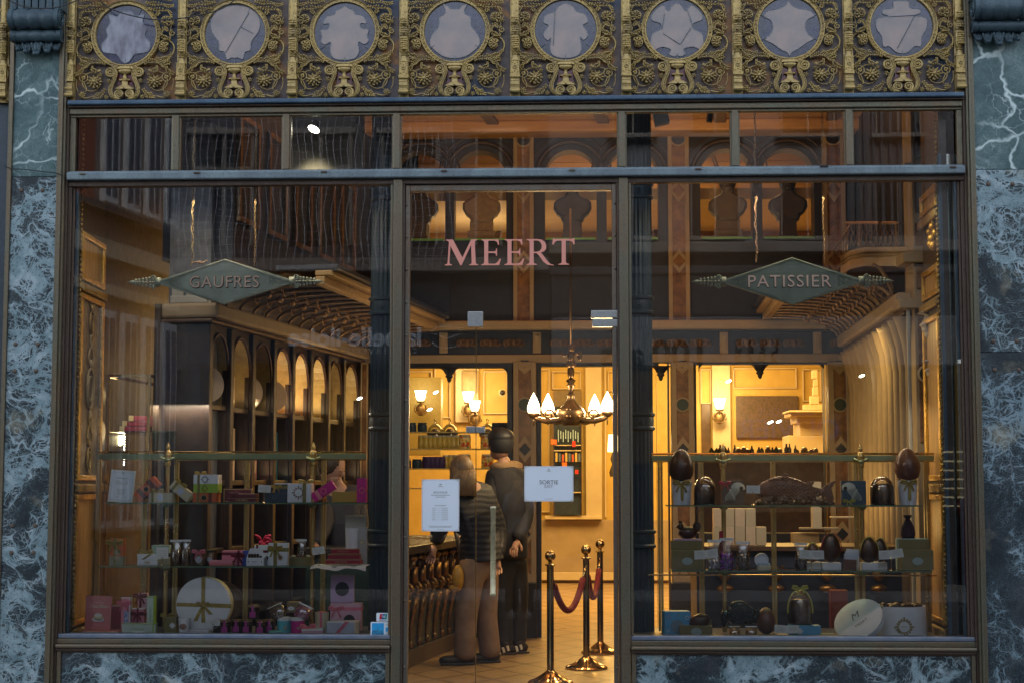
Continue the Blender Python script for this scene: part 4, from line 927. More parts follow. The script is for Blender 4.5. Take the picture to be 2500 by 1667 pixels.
# sconces and their light
def sconce(label, px, py, y, h=46, tulip=True, e=18):
    c = B(px, py, y); k = MS(y); t = thing('wall_sconce', label, 'sconce', c, group='lit sconces in the tea room')
    s = M(); s.lathe([(7*k, -12*k), (11*k, -4*k), (12*k, 4*k), (15*k, 12*k)], 14, cap=False) if tulip else s.lathe([(9*k, -16*k), (11*k, -6*k), (9*k, 6*k), (3*k, 16*k)], 14)
    s.build('glass_tulip', GLOW, t, smooth=True)
    s = M(); s.lathe([(9*k, -17*k), (10*k, -13*k), (3*k, -12*k)], 10); s.tube([(0, 0, -16*k), (0, .02, -24*k), (0, .06, -32*k), (0, .07, -20*k)], 2.2*k, 6)
    s.ball((0, .05, -34*k), 13*k, .03, 16*k, 10, 7); s.tube([(-12*k, .04, -22*k), (-16*k, .04, -36*k), (-6*k, .04, -46*k), (6*k, .04, -46*k), (16*k, .04, -36*k), (12*k, .04, -22*k)], 2*k, 5)
    s.build('bronze_arm', mat('sconce_bronze', (.22, .14, .05), (.12, .08, .04), .4, .6), t, smooth='all')
    lamp('sconce_light', 'POINT', (c.x, y-.35, c.z+.05), e, (1, .68, .30), .12)
sconce('lit tulip sconce on the pale strip right of the marble pilaster', 1757, 985, YB-.3)
sconce('taller of two lit tulip lamps above the jars', 1143, 968, YB-.3, e=14); sconce('lower lit tulip lamp above the jars', 1159, 990, YB-.9, e=5)
sconce('dimmer lit lamp at the left edge behind the door', 1027, 965, YB-2.6, e=5)
t = thing('table_lamp', 'glowing cream table lamp shade beside the right door post', 'lamp', B(1497, 1102, YB-.8)); k = MS(YB-.8)
s = M(); s.lathe([(14*k, 0), (11*k, 42*k)], 18, cap=False); s.build('lamp_shade', SHADE, t, smooth=True)
s = M(); s.lathe([(8*k, -60*k), (10*k, -50*k), (3*k, -30*k), (7*k, -18*k), (2*k, 0)], 12); s.build('lamp_base', mat('lamp_base', (.04, .03, .02)), t, smooth=True)
lamp('table_lamp_light', 'POINT', t.location+Vector((0, -.1, .1)), 5, (1, .7, .3), .08)
lamp('tea_room_ceiling_light', 'AREA', (.9, 8.3, 3.9), 300, (1, .60, .17), 3.5, (0, 0, 0), sy=2.5)
t = thing('convex_camera', 'round dark wall camera in a cream ring above the jar shelves', 'camera', B(1227, 958, YB-.2)); k = MS(YB-.2)
s = M(); s.lathe([(10*k, 0), (10*k, .02), (7*k, .03)], 18, T=TR(0, 0, 0, pi/2)); s.build('ring', CREAM_L, t, smooth=True); s = M(); s.ball((0, -.02, 0), 7*k, .05, 7*k, 14, 8); s.build('dome', BLK, t, smooth='all')
# fireplace with stacked pale boxes at the right of the tea room
fp = thing('chimneypiece', 'pale stone chimneypiece with mouldings in the right opening', 'fireplace')
for (a, b, c, d, y) in ((1925, 1001, 2014, 1006, 1.5), (1930, 1006, 2014, 1016, 1.4), (1945, 1016, 2014, 1032, 1.3), (1952, 1032, 2014, 1062, 1.2), (1925, 1062, 2014, 1110, 1.25)): sb('course', a, b, c, d, YB-y-.6, YB-y, CREAM_L, .01, fp)
for i, (a, b, c, d) in enumerate(((1978, 966, 2000, 986), (1985, 944, 1998, 965), (1987, 925, 1997, 943), (1983, 903, 1996, 924), (1962, 987, 2012, 1000))):
    o = sb('pale_box', a, b, c, d, YB-1.9, YB-1.8, CREAM_L, .004, fp); o.parent = None; tag(o, 'pale box '+['third from the chimney shelf', 'narrower one above it', 'small one near the top of the stack', 'topmost on the stack', 'wide one at the foot of the stack'][i]+' in the right opening', 'box', 'pale boxes stacked on the chimneypiece')
# dark bottles standing on the counter of the right opening, and cans, jars, domes in the left one
cnt = thing('tea_counter', 'long counter behind the right opening carrying bottles', 'counter'); sb('top', 1700, 1108, 2020, 1113, YS+.9, YS+1.5, CREAM, .004, cnt); sb('front', 1700, 1113.5, 2020, 1300, YS+1.0, YS+1.4, BRWN, 0, cnt)
BOT = [mat('bottle_dark', (.03, .025, .012), (.05, .03, .01), .15, 0, 8, 0), mat('bottle_amber', (.16, .07, .015), (.1, .05, .01), .15, 0, 8, 0), mat('bottle_green', (.03, .05, .015), (.02, .04, .012), .15, 0, 8, 0)]
k = MS(YS+1.0); BP = [('counter_bottle', [(4.5, 0), (5, 2), (5, 12), (2.4, 17), (1.8, 23), (2.4, 24)], 0, 'slim dark bottle in the row along the tea counter'), ('counter_jar', [(7, 0), (7.5, 2), (7.5, 11), (5.5, 13), (6, 15), (2, 17)], 1, 'squat amber jar among the bottles on the tea counter'), ('wine_bottle', [(5.5, 0), (6, 1), (6, 9), (5, 14), (2, 18), (2, 21)], 2, 'round green bottle among the bottles on the tea counter')]
bpm = {}; rb = random.Random(11)
for i in range(24):
    px = 1738+i*11.2+rb.uniform(-3, 3); p = B(px, 1108, YS+1.0); w_ = rb.choice((0, 1, 1, 2)); nm, pr, mi_, lb = BP[w_]
    t = thing(nm, lb, 'jar' if w_ == 1 else 'bottle', (p.x, YS+1.0+rb.uniform(-.05, .12), p.z), group='bottles and jars along the tea counter')
    if w_ not in bpm: s = M(); s.lathe([(r*k, z*k) for r, z in pr], 12); bpm[w_] = s.build('body', BOT[mi_], t, smooth=True)
    else: c = bpm[w_].copy(); COL.objects.link(c); c.parent = t
    q_ = rb.uniform(.75, 1.2); t.scale = (q_, q_, rb.uniform(.7, 1.15))
shv = thing('jar_shelves', 'glass shelves of jars and cans in the left opening', 'shelf'); GSH = mat('lit_glass_shelf', (.5, .42, .16), (.4, .34, .12), .2, 0, 8, 0)
YJ = YS+.35
for py in (1053, 1094, 1142, 1190): sb('shelf', 984, py, 1238, py+3, YJ-.1, YJ+.12, GSH, .002, shv)
CANM = NT('can_label'); v_ = CANM.co(); vv = CANM.vor(CANM.mp(v_, (1, 1, 1)), 55, 'F1', out=1); sp = CANM.n("ShaderNodeSeparateColor"); CANM.l(vv, sp.inputs[0])
CANM.pr(CANM.ramp(sp.outputs[0], [(.0, (.75, .35, .03)), (.35, (.8, .72, .5)), (.55, (.05, .30, .16)), (.72, (.6, .08, .02)), (.85, (.8, .6, .12))], 'CONSTANT'), .4); CANM = CANM.m
JARM = mat('yellow_jar', (.55, .42, .08), (.35, .28, .06), .15, 0, 14, 0); LIDW = mat('lid_white', (.6, .58, .45), ro=.4)
def jar_proto(nm, r, h, m, lid, n=14):
    s = M(); s.lathe([(r*.96, 0), (r, .004), (r, h*.8), (r*.85, h*.86)], n); a = s
    b = M(); b.lathe([(r*.9, h*.86), (r*.93, h*.9), (r*.9, h)], n); return (a, nm, m), (b, 'lid', lid)
k = MS(YJ)
kinds = {'can': (jar_proto('tin', 15*k, 34*k, CANM, LIDW), 'striped orange and green biscuit tin'), 'jar': (jar_proto('jar_body', 8*k, 32*k, JARM, LIDW), 'small yellow jar'), 'purp': (jar_proto('box_body', 14*k, 28*k, mat('purple_pack', (.05, .02, .14), (.03, .015, .08)), mat('purple_lid', (.07, .03, .2))), 'purple round pack'), 'navy': (jar_proto('box_body', 12*k, 22*k, mat('navy_pack', (.02, .05, .09)), mat('navy_lid', (.02, .04, .08))), 'dark navy pack')}
made = {}
def put_jar(kind, px, pyb, lab, y=YJ):
    p = B(px, pyb, y-.03); t = thing(kind+'_item' if kind in ('can', 'jar') else 'round_pack', lab, 'tin' if kind == 'can' else ('jar' if kind == 'jar' else 'pack'), p, group=f'{kinds[kind][1]}s on the glass shelves')
    if kind not in made: made[kind] = [a.build(nm, m, t, smooth=True) for (a, nm, m) in kinds[kind][0]]
    else:
        for o in made[kind]: c = o.copy(); COL.objects.link(c); c.parent = t
for (px, py, l) in ((1135, 1094, 'striped tin left of the lock patches on the upper shelf'), (1188, 1094, 'striped tin right of the glass joint on the upper shelf'), (1135, 1142, 'striped tin directly under the upper left striped tin'), (1190, 1142, 'striped tin behind the black cap on the second shelf')): put_jar('can', px, py, l)
for i in range(9): put_jar('jar', 1028+i*11.3, 1094, 'small yellow jar in the row on the upper glass shelf')
for i in range(3): put_jar('jar', 1088+i*13, 1142, 'small yellow jar beside the purple packs')
for i in range(4): put_jar('purp', 1044+i*11, 1142, 'purple pack in the pile on the second shelf')
for i in range(4): put_jar('navy', 992+i*13, 1053 if i % 2 else 1142, 'navy pack at the left end of the jar shelves'+(' on top' if i % 2 else ' lower down'))
for i in range(3): put_jar('navy', 1212+i*10, 1053, 'navy pack at the right end above the shelves')
for (px, l) in ((1098, 'large clear bell jar left of the lock patches'), (1190, 'brown bell jar right of the lock patches'), (1062, 'dim bell jar full of brown sweets')):
    p = B(px, 1094, YJ+.02); t = thing('bell_jar', l, 'bell jar', (p.x, YJ+.02, ZZ(1066, YJ))); s = M(); s.lathe([(20*k, 0), (21*k, 8*k), (17*k, 22*k), (9*k, 30*k), (3*k, 33*k), (2.2*k, 38*k), (4*k, 42*k), (1*k, 46*k)], 20); s.build('glass_bell', DOME, t, smooth=True)
    s = M(); s.lathe([(17*k, 1*k), (15*k, 10*k), (6*k, 20*k)], 14); s.build('sweets', mat('brown_sweets', (.10, .05, .02), (.2, .12, .04), sc=80, bump=.8, bd=.01), t, smooth=True)
for (px, py, dx, dy) in ((1093, 955, 9, -3), (1050, 1000, 6, -4), (1172, 962, 8, -5), (1232, 1070, 9, -1)):
    pass
# ---- stanchions and velvet rope
VEL = mat('velvet_rope', (.22, .006, .010), (.14, .004, .008), .8, 0, 60, .2)
def stanchion(label, px, pyb, pyt):
    a = B(px, pyb, 0); dirz = (ZF-CZ)/(a.z-CZ); Y = (0+D)*dirz-D; p = B(px, pyb, Y); H = B(px, pyt, Y).z-ZF
    t = thing('rope_stanchion', label, 'stanchion', (p.x, Y, ZF), group='brass stanchions inside the door')
    s = M(); s.lathe([(.150, 0), (.152, .012), (.140, .022), (.105, .034), (.060, .062), (.032, .082), (.028, .088)], 40); s.build('base', CHROMB, t, smooth=True)
    s = M(); s.lathe([(.0235, .08), (.0235, H-.10)], 24); s.build('post', CHROMB, t, smooth=True)
    s = M(); s.lathe([(.030, H-.10), (.036, H-.097), (.036, H-.091), (.014, H-.087), (.013, H-.075), (.020, H-.070)], 24); s.build('collar', CHROMB, t, smooth=True)
    s = M(); s.ball((0, 0, H-.035), .036, nu=24, nv=14); s.lathe([(.012, H-.004), (.006, H+.004)], 12); s.build('ball_finial', CHROMB, t, smooth='all')
    return t, H
s1, H1 = stanchion('nearest brass stanchion, its foot at the bottom of the picture', 1344, 1668, 1343); s2, H2 = stanchion('middle brass stanchion where two velvet ropes meet', 1432, 1631, 1329); s3, H3 = stanchion('farthest brass stanchion against the right door post', 1466, 1594, 1316)
def rope(label, A, Bp, Ha, Hb, sag):
    a = A.location+Vector((0, 0, Ha-.13)); b = Bp.location+Vector((0, 0, Hb-.13)); t = thing('velvet_rope', label, 'rope', a)
    pts = [a.lerp(b, i/20)-Vector((0, 0, sag*4*(i/20)*(1-i/20))) for i in range(21)]; pts = [p-a for p in pts]
    s = M(); s.tube(pts[2:19], .022, 12); s.build('velvet', VEL, t, smooth='all'); s = M(); s.tube(pts[:3], .010, 8); s.tube(pts[18:], .010, 8); s.build('brass_hook', CHROMB, t, smooth='all')
rope('dark red velvet rope hanging between the near and middle stanchions', s1, s2, H1, H2, .30); rope('dark red velvet rope hanging between the middle and far stanchions', s2, s3, H2, H3, .28)
# ---- chandelier
YC = 2.3; c = B(1394, 1004, YC); k = MS(YC); ch = thing('chandelier', 'bronze chandelier with a cherub stem and four glowing flame shades', 'chandelier', c)
CBR = mat('chandelier_bronze', (.16, .095, .045), (.08, .05, .03), .35, .75, 14, .4)
s = M(); s.lathe([(20*k, -34*k), (28*k, -20*k), (36*k, -4*k), (30*k, 8*k), (14*k, 22*k), (8*k, 36*k), (11*k, 40*k), (6*k, 44*k), (7*k, 62*k), (12*k, 64*k), (7*k, 68*k), (12*k, 76*k), (7*k, 80*k)], 20, sy=1)
for i in range(14):
    a = i*.9; s.ball((cos(a)*26*k, sin(a)*26*k, (-12+(i % 3)*8)*k), 9*k, 9*k, 7*k, 7, 5)
s.build('hub', CBR, ch, smooth='all')
s = M()    # winged figure
s.ball((0, 0, 96*k), 9*k, 7*k, 18*k, 12, 8); s.ball((1*k, 0, 116*k), 12*k, 9*k, 12*k, 12, 8); s.ball((0, 0, 134*k), 9*k, 8*k, 14*k, 12, 8); s.ball((2*k, 0, 154*k), 8*k, 8*k, 9*k, 12, 8)
s.tube([(-4*k, 0, 142*k), (-16*k, 0, 136*k), (-24*k, 0, 144*k)], 3*k, 6); s.tube([(6*k, 0, 142*k), (20*k, 0, 140*k)], 3*k, 6); s.ball((22*k, .02, 136*k), 7*k, 4*k, 12*k, 8, 6)
s.tube([(0, 0, 156*k), (0, 0, 500*k)], 2.5*k, 8); s.build('cherub_stem', CBR, ch, smooth='all')
flames = [(1303, 1008), (1338, 1008), (1452, 1010), (1483, 1005)]
for i, (px, py) in enumerate(flames):
    yy = [-.05, .25, .28, -.08][i]; f = B(px, py, YC+yy)-c; top = f
    s = M(); pts = [(0, 0, -10*k), (f.x*.35, f.y*.4, -22*k), (f.x*.65, f.y*.7, -24*k), (f.x*.9, f.y*.95, -18*k), (f.x, f.y, f.z-10*k)]
    q = []
    for j in range(len(pts)-1):
        for u in range(6): q.append(Vector(pts[j]).lerp(Vector(pts[j+1]), u/6))
    q.append(Vector(pts[-1])); s.tube(q, [8*k-3*k*j/len(q) for j in range(len(q))], 8)
    s.tube([(f.x*.6+14*k*cos(a)*(1-a/9), f.y*.6, -8*k+14*k*sin(a)*(1-a/9)) for a in [z*.4 for z in range(18)]], 2.6*k, 6)
    s.lathe([(5*k, -12*k), (14*k, -4*k), (16*k, 1*k)], 14, (f.x, f.y, f.z)); s.tube([(f.x, f.y, f.z-10*k), (f.x, f.y, f.z-30*k)], 1.6*k, 5)
    s.build('arm', CBR, ch, smooth='all')
    s = M(); pr = [(13*k, 0), (16*k, 6*k), (16.5*k, 14*k), (13*k, 26*k), (7*k, 38*k), (3*k, 45*k), (.6*k, 50*k)]
    s.lathe(pr, 18, (f.x, f.y, f.z), flute=.14, nf=6); s.build('flame_shade', FLAME, ch, smooth=True)
    lamp('flame_light', 'POINT', c+f+Vector((0, -.14, 14*k)), 5.5, (1, .68, .32), .06)
# ---- cast iron columns just inside the glass
YCOL = .42
def column(label, px0, px1):
    a = B(px0, 1000, YCOL).x; b = B(px1, 1000, YCOL).x; R = (b-a)/2; t = thing('iron_column', label, 'column', ((a+b)/2, YCOL+R, 0), group='fluted cast iron columns')
    Z = lambda py: ZZ(py, YCOL)
    def sh(z0, z1): s = M(); s.lathe([(R, z0), (R, z1)], 96, flute=.10, nf=18, cap=False); s.build('fluted_shaft', COLM, t, smooth='all')
    def collar(zt, zb_):
        h = zt-zb_; s = M(); s.lathe([(R*1.02, zb_), (R*1.15, zb_+h*.06), (R*1.15, zb_+h*.16), (R*1.03, zb_+h*.24), (R*1.06, zb_+h*.5), (R*1.03, zb_+h*.76), (R*1.16, zb_+h*.84), (R*1.16, zb_+h*.94), (R*1.02, zt)], 40); s.build('collar', COLM, t, smooth=True)
        s = M()
        for j in range(8): an = j*pi/4; s.ball((cos(an)*R*.16, -R*1.06, (zt+zb_)/2+sin(an)*R*.16), R*.09, R*.05, R*.09, 6, 4)
        s.ball((0, -R*1.08, (zt+zb_)/2), R*.10, R*.08, R*.10, 8, 5); s.build('rosette', COLM, t, smooth='all')
    cs = [(1338, 1292), (1050, 1006), (768, 722), (486, 446)]
    z = 0
    for (yb, yt) in cs: zb_, zt = Z(yb), Z(yt); sh(z, zb_); collar(zt, zb_); z = zt
    sh(z, 4.6)
column('left fluted dark blue iron column behind the display window', 899, 962); column('right fluted dark blue iron column behind the display window', 1532, 1596)
lamp('shop_fill', 'AREA', (.35, 1.6, 4.4), 1.6, (1, .62, .30), 2.0, (0, 0, 0), sy=1.0)
lamp('screen_wash', 'AREA', (.4, 2.4, 4.3), 4, (1, .60, .28), 2.4, (radians(25), 0, 0), sy=.3)
# ================================================================ SIDE WALLS, SHELVING, SIGNS, DISPLAY CASES
def vplane(px0, py0, Y0, px1, py1, Y1):
    """upright plane through two surveyed points; returns origin, unit vector, length and matrix (x along, y into the wall, z up)"""
    a = B(px0, py0, Y0); b = B(px1, py1, Y1); d = Vector((b.x-a.x, b.y-a.y, 0)); L = d.length; d.normalize(); n = Vector((-d.y, d.x, 0))
    T = Matrix(((d.x, n.x, 0, a.x), (d.y, n.y, 0, a.y), (0, 0, 1, 0), (0, 0, 0, 1))); return a, d, L, T
def on(px, a, d):
    """where the sight line through column px meets an upright plane: distance along it"""
    r = ray(px, 1000); # (r.x*t, r.y*t - D) = a + d*u
    det = r.x*(-d.y)+d.x*r.y; t = (a.x*(-d.y)+d.x*(a.y+D))/det; u = (r.x*(a.y+D)-r.y*a.x)/(r.y*d.x-r.x*d.y)
    P = Vector((r.x*t, r.y*t-D)); u = (P-Vector((a.x, a.y))).dot(Vector((d.x, d.y))); return u, P.y
zt_ = ZZ(878, YS, 876)
def depth_for(px, py, z):
    r = ray(px, py); t = (z-CZ)/r.z; return r.y*t-D
Yn = depth_for(504, 778, zt_)
A, Dv, L, T = vplane(504, 778, Yn, 876, 878, YS-.05)
lw = thing('arched_shelving', 'long wall of dark arched display niches on the left of the shop', 'shelving')
SHW = mat('shelf_wood', (.040, .026, .022), (.022, .016, .018), .4, 0, 10, .2); REV = mat('reveal_ochre', (.46, .33, .13), (.38, .26, .10), .5)
posts = [on(p, A, Dv)[0] for p in (504, 557, 611, 663, 709, 753, 796, 834, 874)]
def lbox(nm, u0, u1, y0, y1, z0, z1, m, bv=0, par=lw): s = M(); s.box(u0, u1, y0, y1, z0, z1); o = s.build(nm, m, par, bevel=bv); o.matrix_local = T; return o
# in this plane local y runs to the left, into the wall
def zt_on(py, px):     # height of an image point lying on the plane
    u, y = on(px, A, Dv); return B(px, py, y).z
lbox('cornice', -.05, L, -.10, .3, zt_-.0, zt_+.10, CREAM, .02); lbox('cornice_lip', -.05, L, -.06, .3, zt_-.03, zt_-.002, BRWN, .01)
lbox('niche_back', -.05, L, .30, .34, ZF, zt_+.1, mat('niche_back', (.07, .05, .035), (.05, .035, .03)))
zmid = zt_on(985, 510); zm2 = zmid-.04; zarch = zt_on(842, 530)
for i, u in enumerate(posts): lbox('post', u-.03, u+.03, -.03, .30, ZF, zt_-.031, SHW, .006)
for i in range(8):
    u0, u1 = posts[i]+.031, posts[i+1]-.031; cx = (u0+u1)/2; r = (u1-u0)/2-.01; zs_ = zarch-r*1.0
    s = M(); N = 14
    for j in range(N):
        t0, t1 = pi-pi*j/N, pi-pi*(j+1)/N; p0 = (cx+r*cos(t0), zs_+r*1.35*sin(t0)); p1 = (cx+r*cos(t1), zs_+r*1.35*sin(t1))
        s.add([(p0[0], .0, p0[1]), (p1[0], .0, p1[1]), (p1[0], .0, zt_-.031), (p0[0], .0, zt_-.031)], [(0, 1, 2, 3)])
    s.box(u0, u0+.012, 0, .03, ZF+.9, zs_); s.box(u1-.012, u1, 0, .03, ZF+.9, zs_)
    o = s.build('arch_board', SHW, lw); o.matrix_local = T
    s = M()
    for j in range(N):
        t0, t1 = pi-pi*j/N, pi-pi*(j+1)/N; p0 = (cx+r*cos(t0), zs_+r*1.35*sin(t0)); p1 = (cx+r*cos(t1), zs_+r*1.35*sin(t1))
        s.add([(p0[0], .0, p0[1]), (p1[0], .0, p1[1]), (p1[0], .13, p1[1]), (p0[0], .13, p0[1])], [(0, 3, 2, 1)])
    s.add([(u1-.011, .0, zmid), (u1-.011, .13, zmid), (u1-.011, .13, zs_), (u1-.011, 0, zs_)], [(0, 1, 2, 3)])
    o = s.build('arch_reveal', REV, lw); o.matrix_local = T
    s = M(); s.tube([(cx+r*1.08*cos(pi*j/16), -.006, zs_+r*1.45*sin(pi*j/16)) for j in range(17)], .010, 5); o = s.build('arch_moulding', mat('moulding_plum', (.10, .045, .04), (.07, .03, .03)), lw, smooth='all'); o.matrix_local = T
    for z in (zmid, zmid-.50, zmid-.95, zmid-1.4): lbox('shelf', u0, u1, .0, .30, z-.035, z, SHW, .004)
    for z, e in ((zmid+.03, 1.3), (zmid-.47, .8)):
        p = T @ Vector((cx, .12, z)); lamp('niche_light', 'AREA', p, e, (1, .72, .38), .16, (pi, 0, 0), sy=.05)
# goods in the niches
def nitem(nm, lab, cat, i, uf, w_, z, h, kind, m, yy=.10, extra=None):
    u0, u1 = posts[i]+.03, posts[i+1]-.03; cx = u0+(u1-u0)*uf
    if kind == 'disc': t = thing(nm, lab, cat, T @ Vector((cx, yy, z+h/2))); s = M(); s.lathe([(h/2, 0), (h/2, .05), (h/2-.004, .056)], 40, T=TR(0, .028, 0, pi/2)); o = s.build('lid', m, t, smooth=True); t.rotation_euler = (radians(-8), 0, radians(32)); return t
    t = thing(nm, lab, cat, T @ Vector((cx, yy, z))); t.rotation_euler = (0, 0, math.atan2(Dv.y, Dv.x)); s = M()
    if kind == 'box': s.box(-w_/2, w_/2, -.04, .04, 0, h); s.build('body', m, t, bevel=.002)
    if kind == 'drum': s.lathe([(h/2, -w_/2), (h/2, w_/2)], 36, T=TR(0, 0, h/2, 0, pi/2, 0)); s.build('body', m, t, smooth=True)
    if extra:
        s = M(); s.lathe([(min(w_, h)*.34, 0), (min(w_, h)*.34, .002)], 28, T=TR(0, -.0405, h*.5, pi/2)); s.build('roundel', extra, t)
    return t
PKC = mat('kraft_cream', (.66, .50, .34), (.60, .45, .30), .6); PKP = mat('dusty_pink', (.58, .30, .26), (.52, .26, .23), .6); PKG = mat('grey_board', (.42, .36, .32), (.36, .31, .28), .6); PKD = mat('dark_brown_board', (.05, .03, .025), (.07, .04, .03), .5); TEA = mat('teal_box', (.02, .16, .24), (.015, .12, .2), .5); BUR = mat('burgundy', (.16, .012, .025), (.12, .01, .02), .5); ORB = mat('orange_board', (.62, .15, .045), (.55, .12, .035), .5)
nitem('hat_box_cover', 'large pale round lid leaning in the first arched niche', 'box lid', 0, .22, 0, zmid, .26, 'disc', PKC, .06)
nitem('hat_box', 'cream hat box drum lying on its side in the first arched niche', 'hat box', 0, .60, .16, zmid, .24, 'drum', PKG, .17)
nitem('hat_box_cover', 'ochre round lid leaning high at the back of the first niche', 'box lid', 0, .42, 0, zmid+.22, .24, 'disc', REV, .26)
for q, (uf, h) in enumerate(((.22, .24), (.40, .23), (.56, .22))): nitem('cream_carton', ['tallest', 'middle', 'shortest'][q]+' of three cream cartons in the second arched niche', 'carton', 1, uf, .085, zmid, h, 'box', PKC, .1)
nitem('cream_carton', 'ochre carton standing behind in the second arched niche', 'carton', 1, .75, .10, zmid, .40, 'box', REV, .2)
nitem('hat_box', 'large grey drum box on its side filling the third arched niche', 'hat box', 2, .5, .18, zmid, .26, 'drum', PKG, .15)
nitem('pink_carton', 'small pink carton on top behind the grey drum', 'carton', 2, .3, .07, zmid+.36, .08, 'box', PKP, .2)
nitem('hat_box_cover', 'pale round lid leaning in the fourth arched niche', 'box lid', 3, .25, 0, zmid, .24, 'disc', PKC, .05)
nitem('pink_carton', 'pink printed carton behind the lid in the fourth niche', 'carton', 3, .62, .16, zmid, .22, 'box', PKP, .16); nitem('pink_carton', 'upper pink printed carton in the fourth niche', 'carton', 3, .62, .15, zmid+.22, .22, 'box', PKP, .17)
nitem('pink_carton', 'slim tall pink carton in the fifth arched niche', 'carton', 4, .25, .07, zmid, .40, 'box', PKP, .1); nitem('orange_carton', 'small orange carton in the fifth arched niche', 'carton', 4, .75, .07, zmid+.24, .11, 'box', ORB, .2)
nitem('oval_panel', 'tall ochre oval tray standing in the sixth arched niche', 'tray', 5, .5, .14, zmid, .52, 'box', REV, .2)
nitem('pink_carton', 'pink carton with a black roundel in the seventh niche', 'carton', 6, .5, .17, zmid+.24, .22, 'box', PKP, .1, BLK); nitem('pink_carton', 'lower pink carton in the seventh niche', 'carton', 6, .5, .17, zmid, .23, 'box', PKC, .1, REV)
nitem('blue_cone', 'teal box at the back of the last arched niche', 'box', 7, .4, .08, zmid+.42, .22, 'box', TEA, .15); nitem('brown_carton', 'dark brown carton in the last arched niche', 'carton', 7, .4, .15, zmid, .40, 'box', PKD, .15)
zl2 = zmid-.5
for i, (m1, ex, w_, h, col) in enumerate(((PKD, PKC, .13, .20, 'brown'), (PKG, REV, .13, .38, 'grey'), (PKP, PKG, .14, .19, 'pink'), (BLK, None, .20, .38, 'black'), (REV, None, .14, .3, 'ochre'), (PKC, None, .1, .26, 'cream'), (PKD, None, .14, .22, 'brown'), (PKG, None, .1, .24, 'grey'))):
    od = ['first', 'second', 'third', 'fourth', 'fifth', 'sixth', 'seventh', 'last'][i]
    nitem('roundel_carton', f'{col} carton at the left of the {od} lower niche', 'carton', i, .28, w_, zl2, h, 'box', m1, .12, ex); nitem('roundel_carton', f'{col} carton at the right of the {od} lower niche', 'carton', i, .72, w_*.9, zl2, h*.95, 'box', [PKG, PKC, PKP, TEA, BUR][i % 5], .12, [REV, None, PKC][i % 3])
z3 = zmid-.95
for i, (m1, h, lab) in enumerate(((TEA, .42, 'teal cardboard shirt with a black tie'), (PKD, .4, 'dark blue book with a red top edge'), (TEA, .40, 'turquoise box'), (BUR, .36, 'burgundy box'), (PKD, .30, 'brown box'), (PKC, .36, 'cream box'), (BUR, .3, 'wine red box'), (PKG, .3, 'grey box'))):
    nitem('upright_box', lab+f' on the third shelf down, bay {["one","two","three","four","five","six","seven","eight"][i]}', 'box', i, .45, .15, z3, h, 'box', m1, .12)
z4 = zmid-1.4
for i in range(8): nitem('paper_bag', ['tall cream paper bag in the low shelf nearest the window', 'cream paper bag with a black roundel, low shelf', 'brown paper bag with leaf print, low shelf', 'kraft bag stack, low shelf', 'glass of sweets row, low shelf', 'amber sweets bag, low shelf', 'golden bag, low shelf', 'small cream bag at the far end, low shelf'][i], 'bag', i, .5, .16, z4, .34-.02*i, 'box', PKC if i % 3 else CREAM_L, .12, BLK if i == 1 else None)
# fretted cove and beam above the shelving
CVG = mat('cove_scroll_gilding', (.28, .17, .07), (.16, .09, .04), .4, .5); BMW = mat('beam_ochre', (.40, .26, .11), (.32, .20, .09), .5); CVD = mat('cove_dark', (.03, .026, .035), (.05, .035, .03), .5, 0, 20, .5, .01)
def make_cove(label, T, L, zt_, sg, u_start=-.2, ub=.25):
    cove = thing('fretwork_cove', label, 'cove', group='fretwork coves under the gallery'); s = M(); N = 14; R1 = .52
    P = [(sg*(.08+R1*(1-cos(pi/2*j/N))*1.15), zt_+.10+R1*.30*sin(pi/2*j/N)) for j in range(N+1)]
    for j in range(N): s.add([(u_start, P[j][0], P[j][1]), (L, P[j][0], P[j][1]), (L, P[j+1][0], P[j+1][1]), (u_start, P[j+1][0], P[j+1][1])], [(0, 1, 2, 3)])
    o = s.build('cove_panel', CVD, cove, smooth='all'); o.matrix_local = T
    for i in range(14):
        u = .1+i*L/14; s = M(); q = [(u+.22*(j/N)**1.5, P[j][0]+sg*.02, P[j][1]-.01) for j in range(N+1)]; s.tube(q, .012, 6)
        for c_, g_ in ((5, 1), (9, -1)):
            ox, oy, oz = q[c_]; s.tube([(ox+g_*(.02+.055*cos(a)*(1-a/14)), oy, oz+.05*sin(a)*(1-a/14)) for a in [z*.4 for z in range(24)]], .007, 5)
        s.ball(q[7], .03, .02, .03, 7, 5); o = s.build('scroll_rib', CVG, cove, smooth='all'); o.matrix_local = T
    e = P[-1][0]
    def bx_(nm, u0, y0, y1, z0, z1, m): s = M(); s.box(u0, L, min(e+sg*y0, e+sg*y1), max(e+sg*y0, e+sg*y1), z0, z1); o = s.build(nm, m, cove, bevel=.01); o.matrix_local = T
    bx_('beam', ub, -.02, .05, P[-1][1]-.02, P[-1][1]+.04, BMW); bx_('beam_step', ub, -.02, .10, P[-1][1]+.041, P[-1][1]+.08, BMW); bx_('gallery_floor_edge', ub, -.3, .14, P[-1][1]+.081, P[-1][1]+.12, BLUED)
    return cove, P
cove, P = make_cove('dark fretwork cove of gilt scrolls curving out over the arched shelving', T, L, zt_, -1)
s = M(); s.box(.2, L, -.1, .4, P[-1][1]+.16, 4.8); o = s.build('upper_wall', mat('upper_wall_dark', (.012, .018, .034), (.02, .026, .04)), cove); o.matrix_local = T
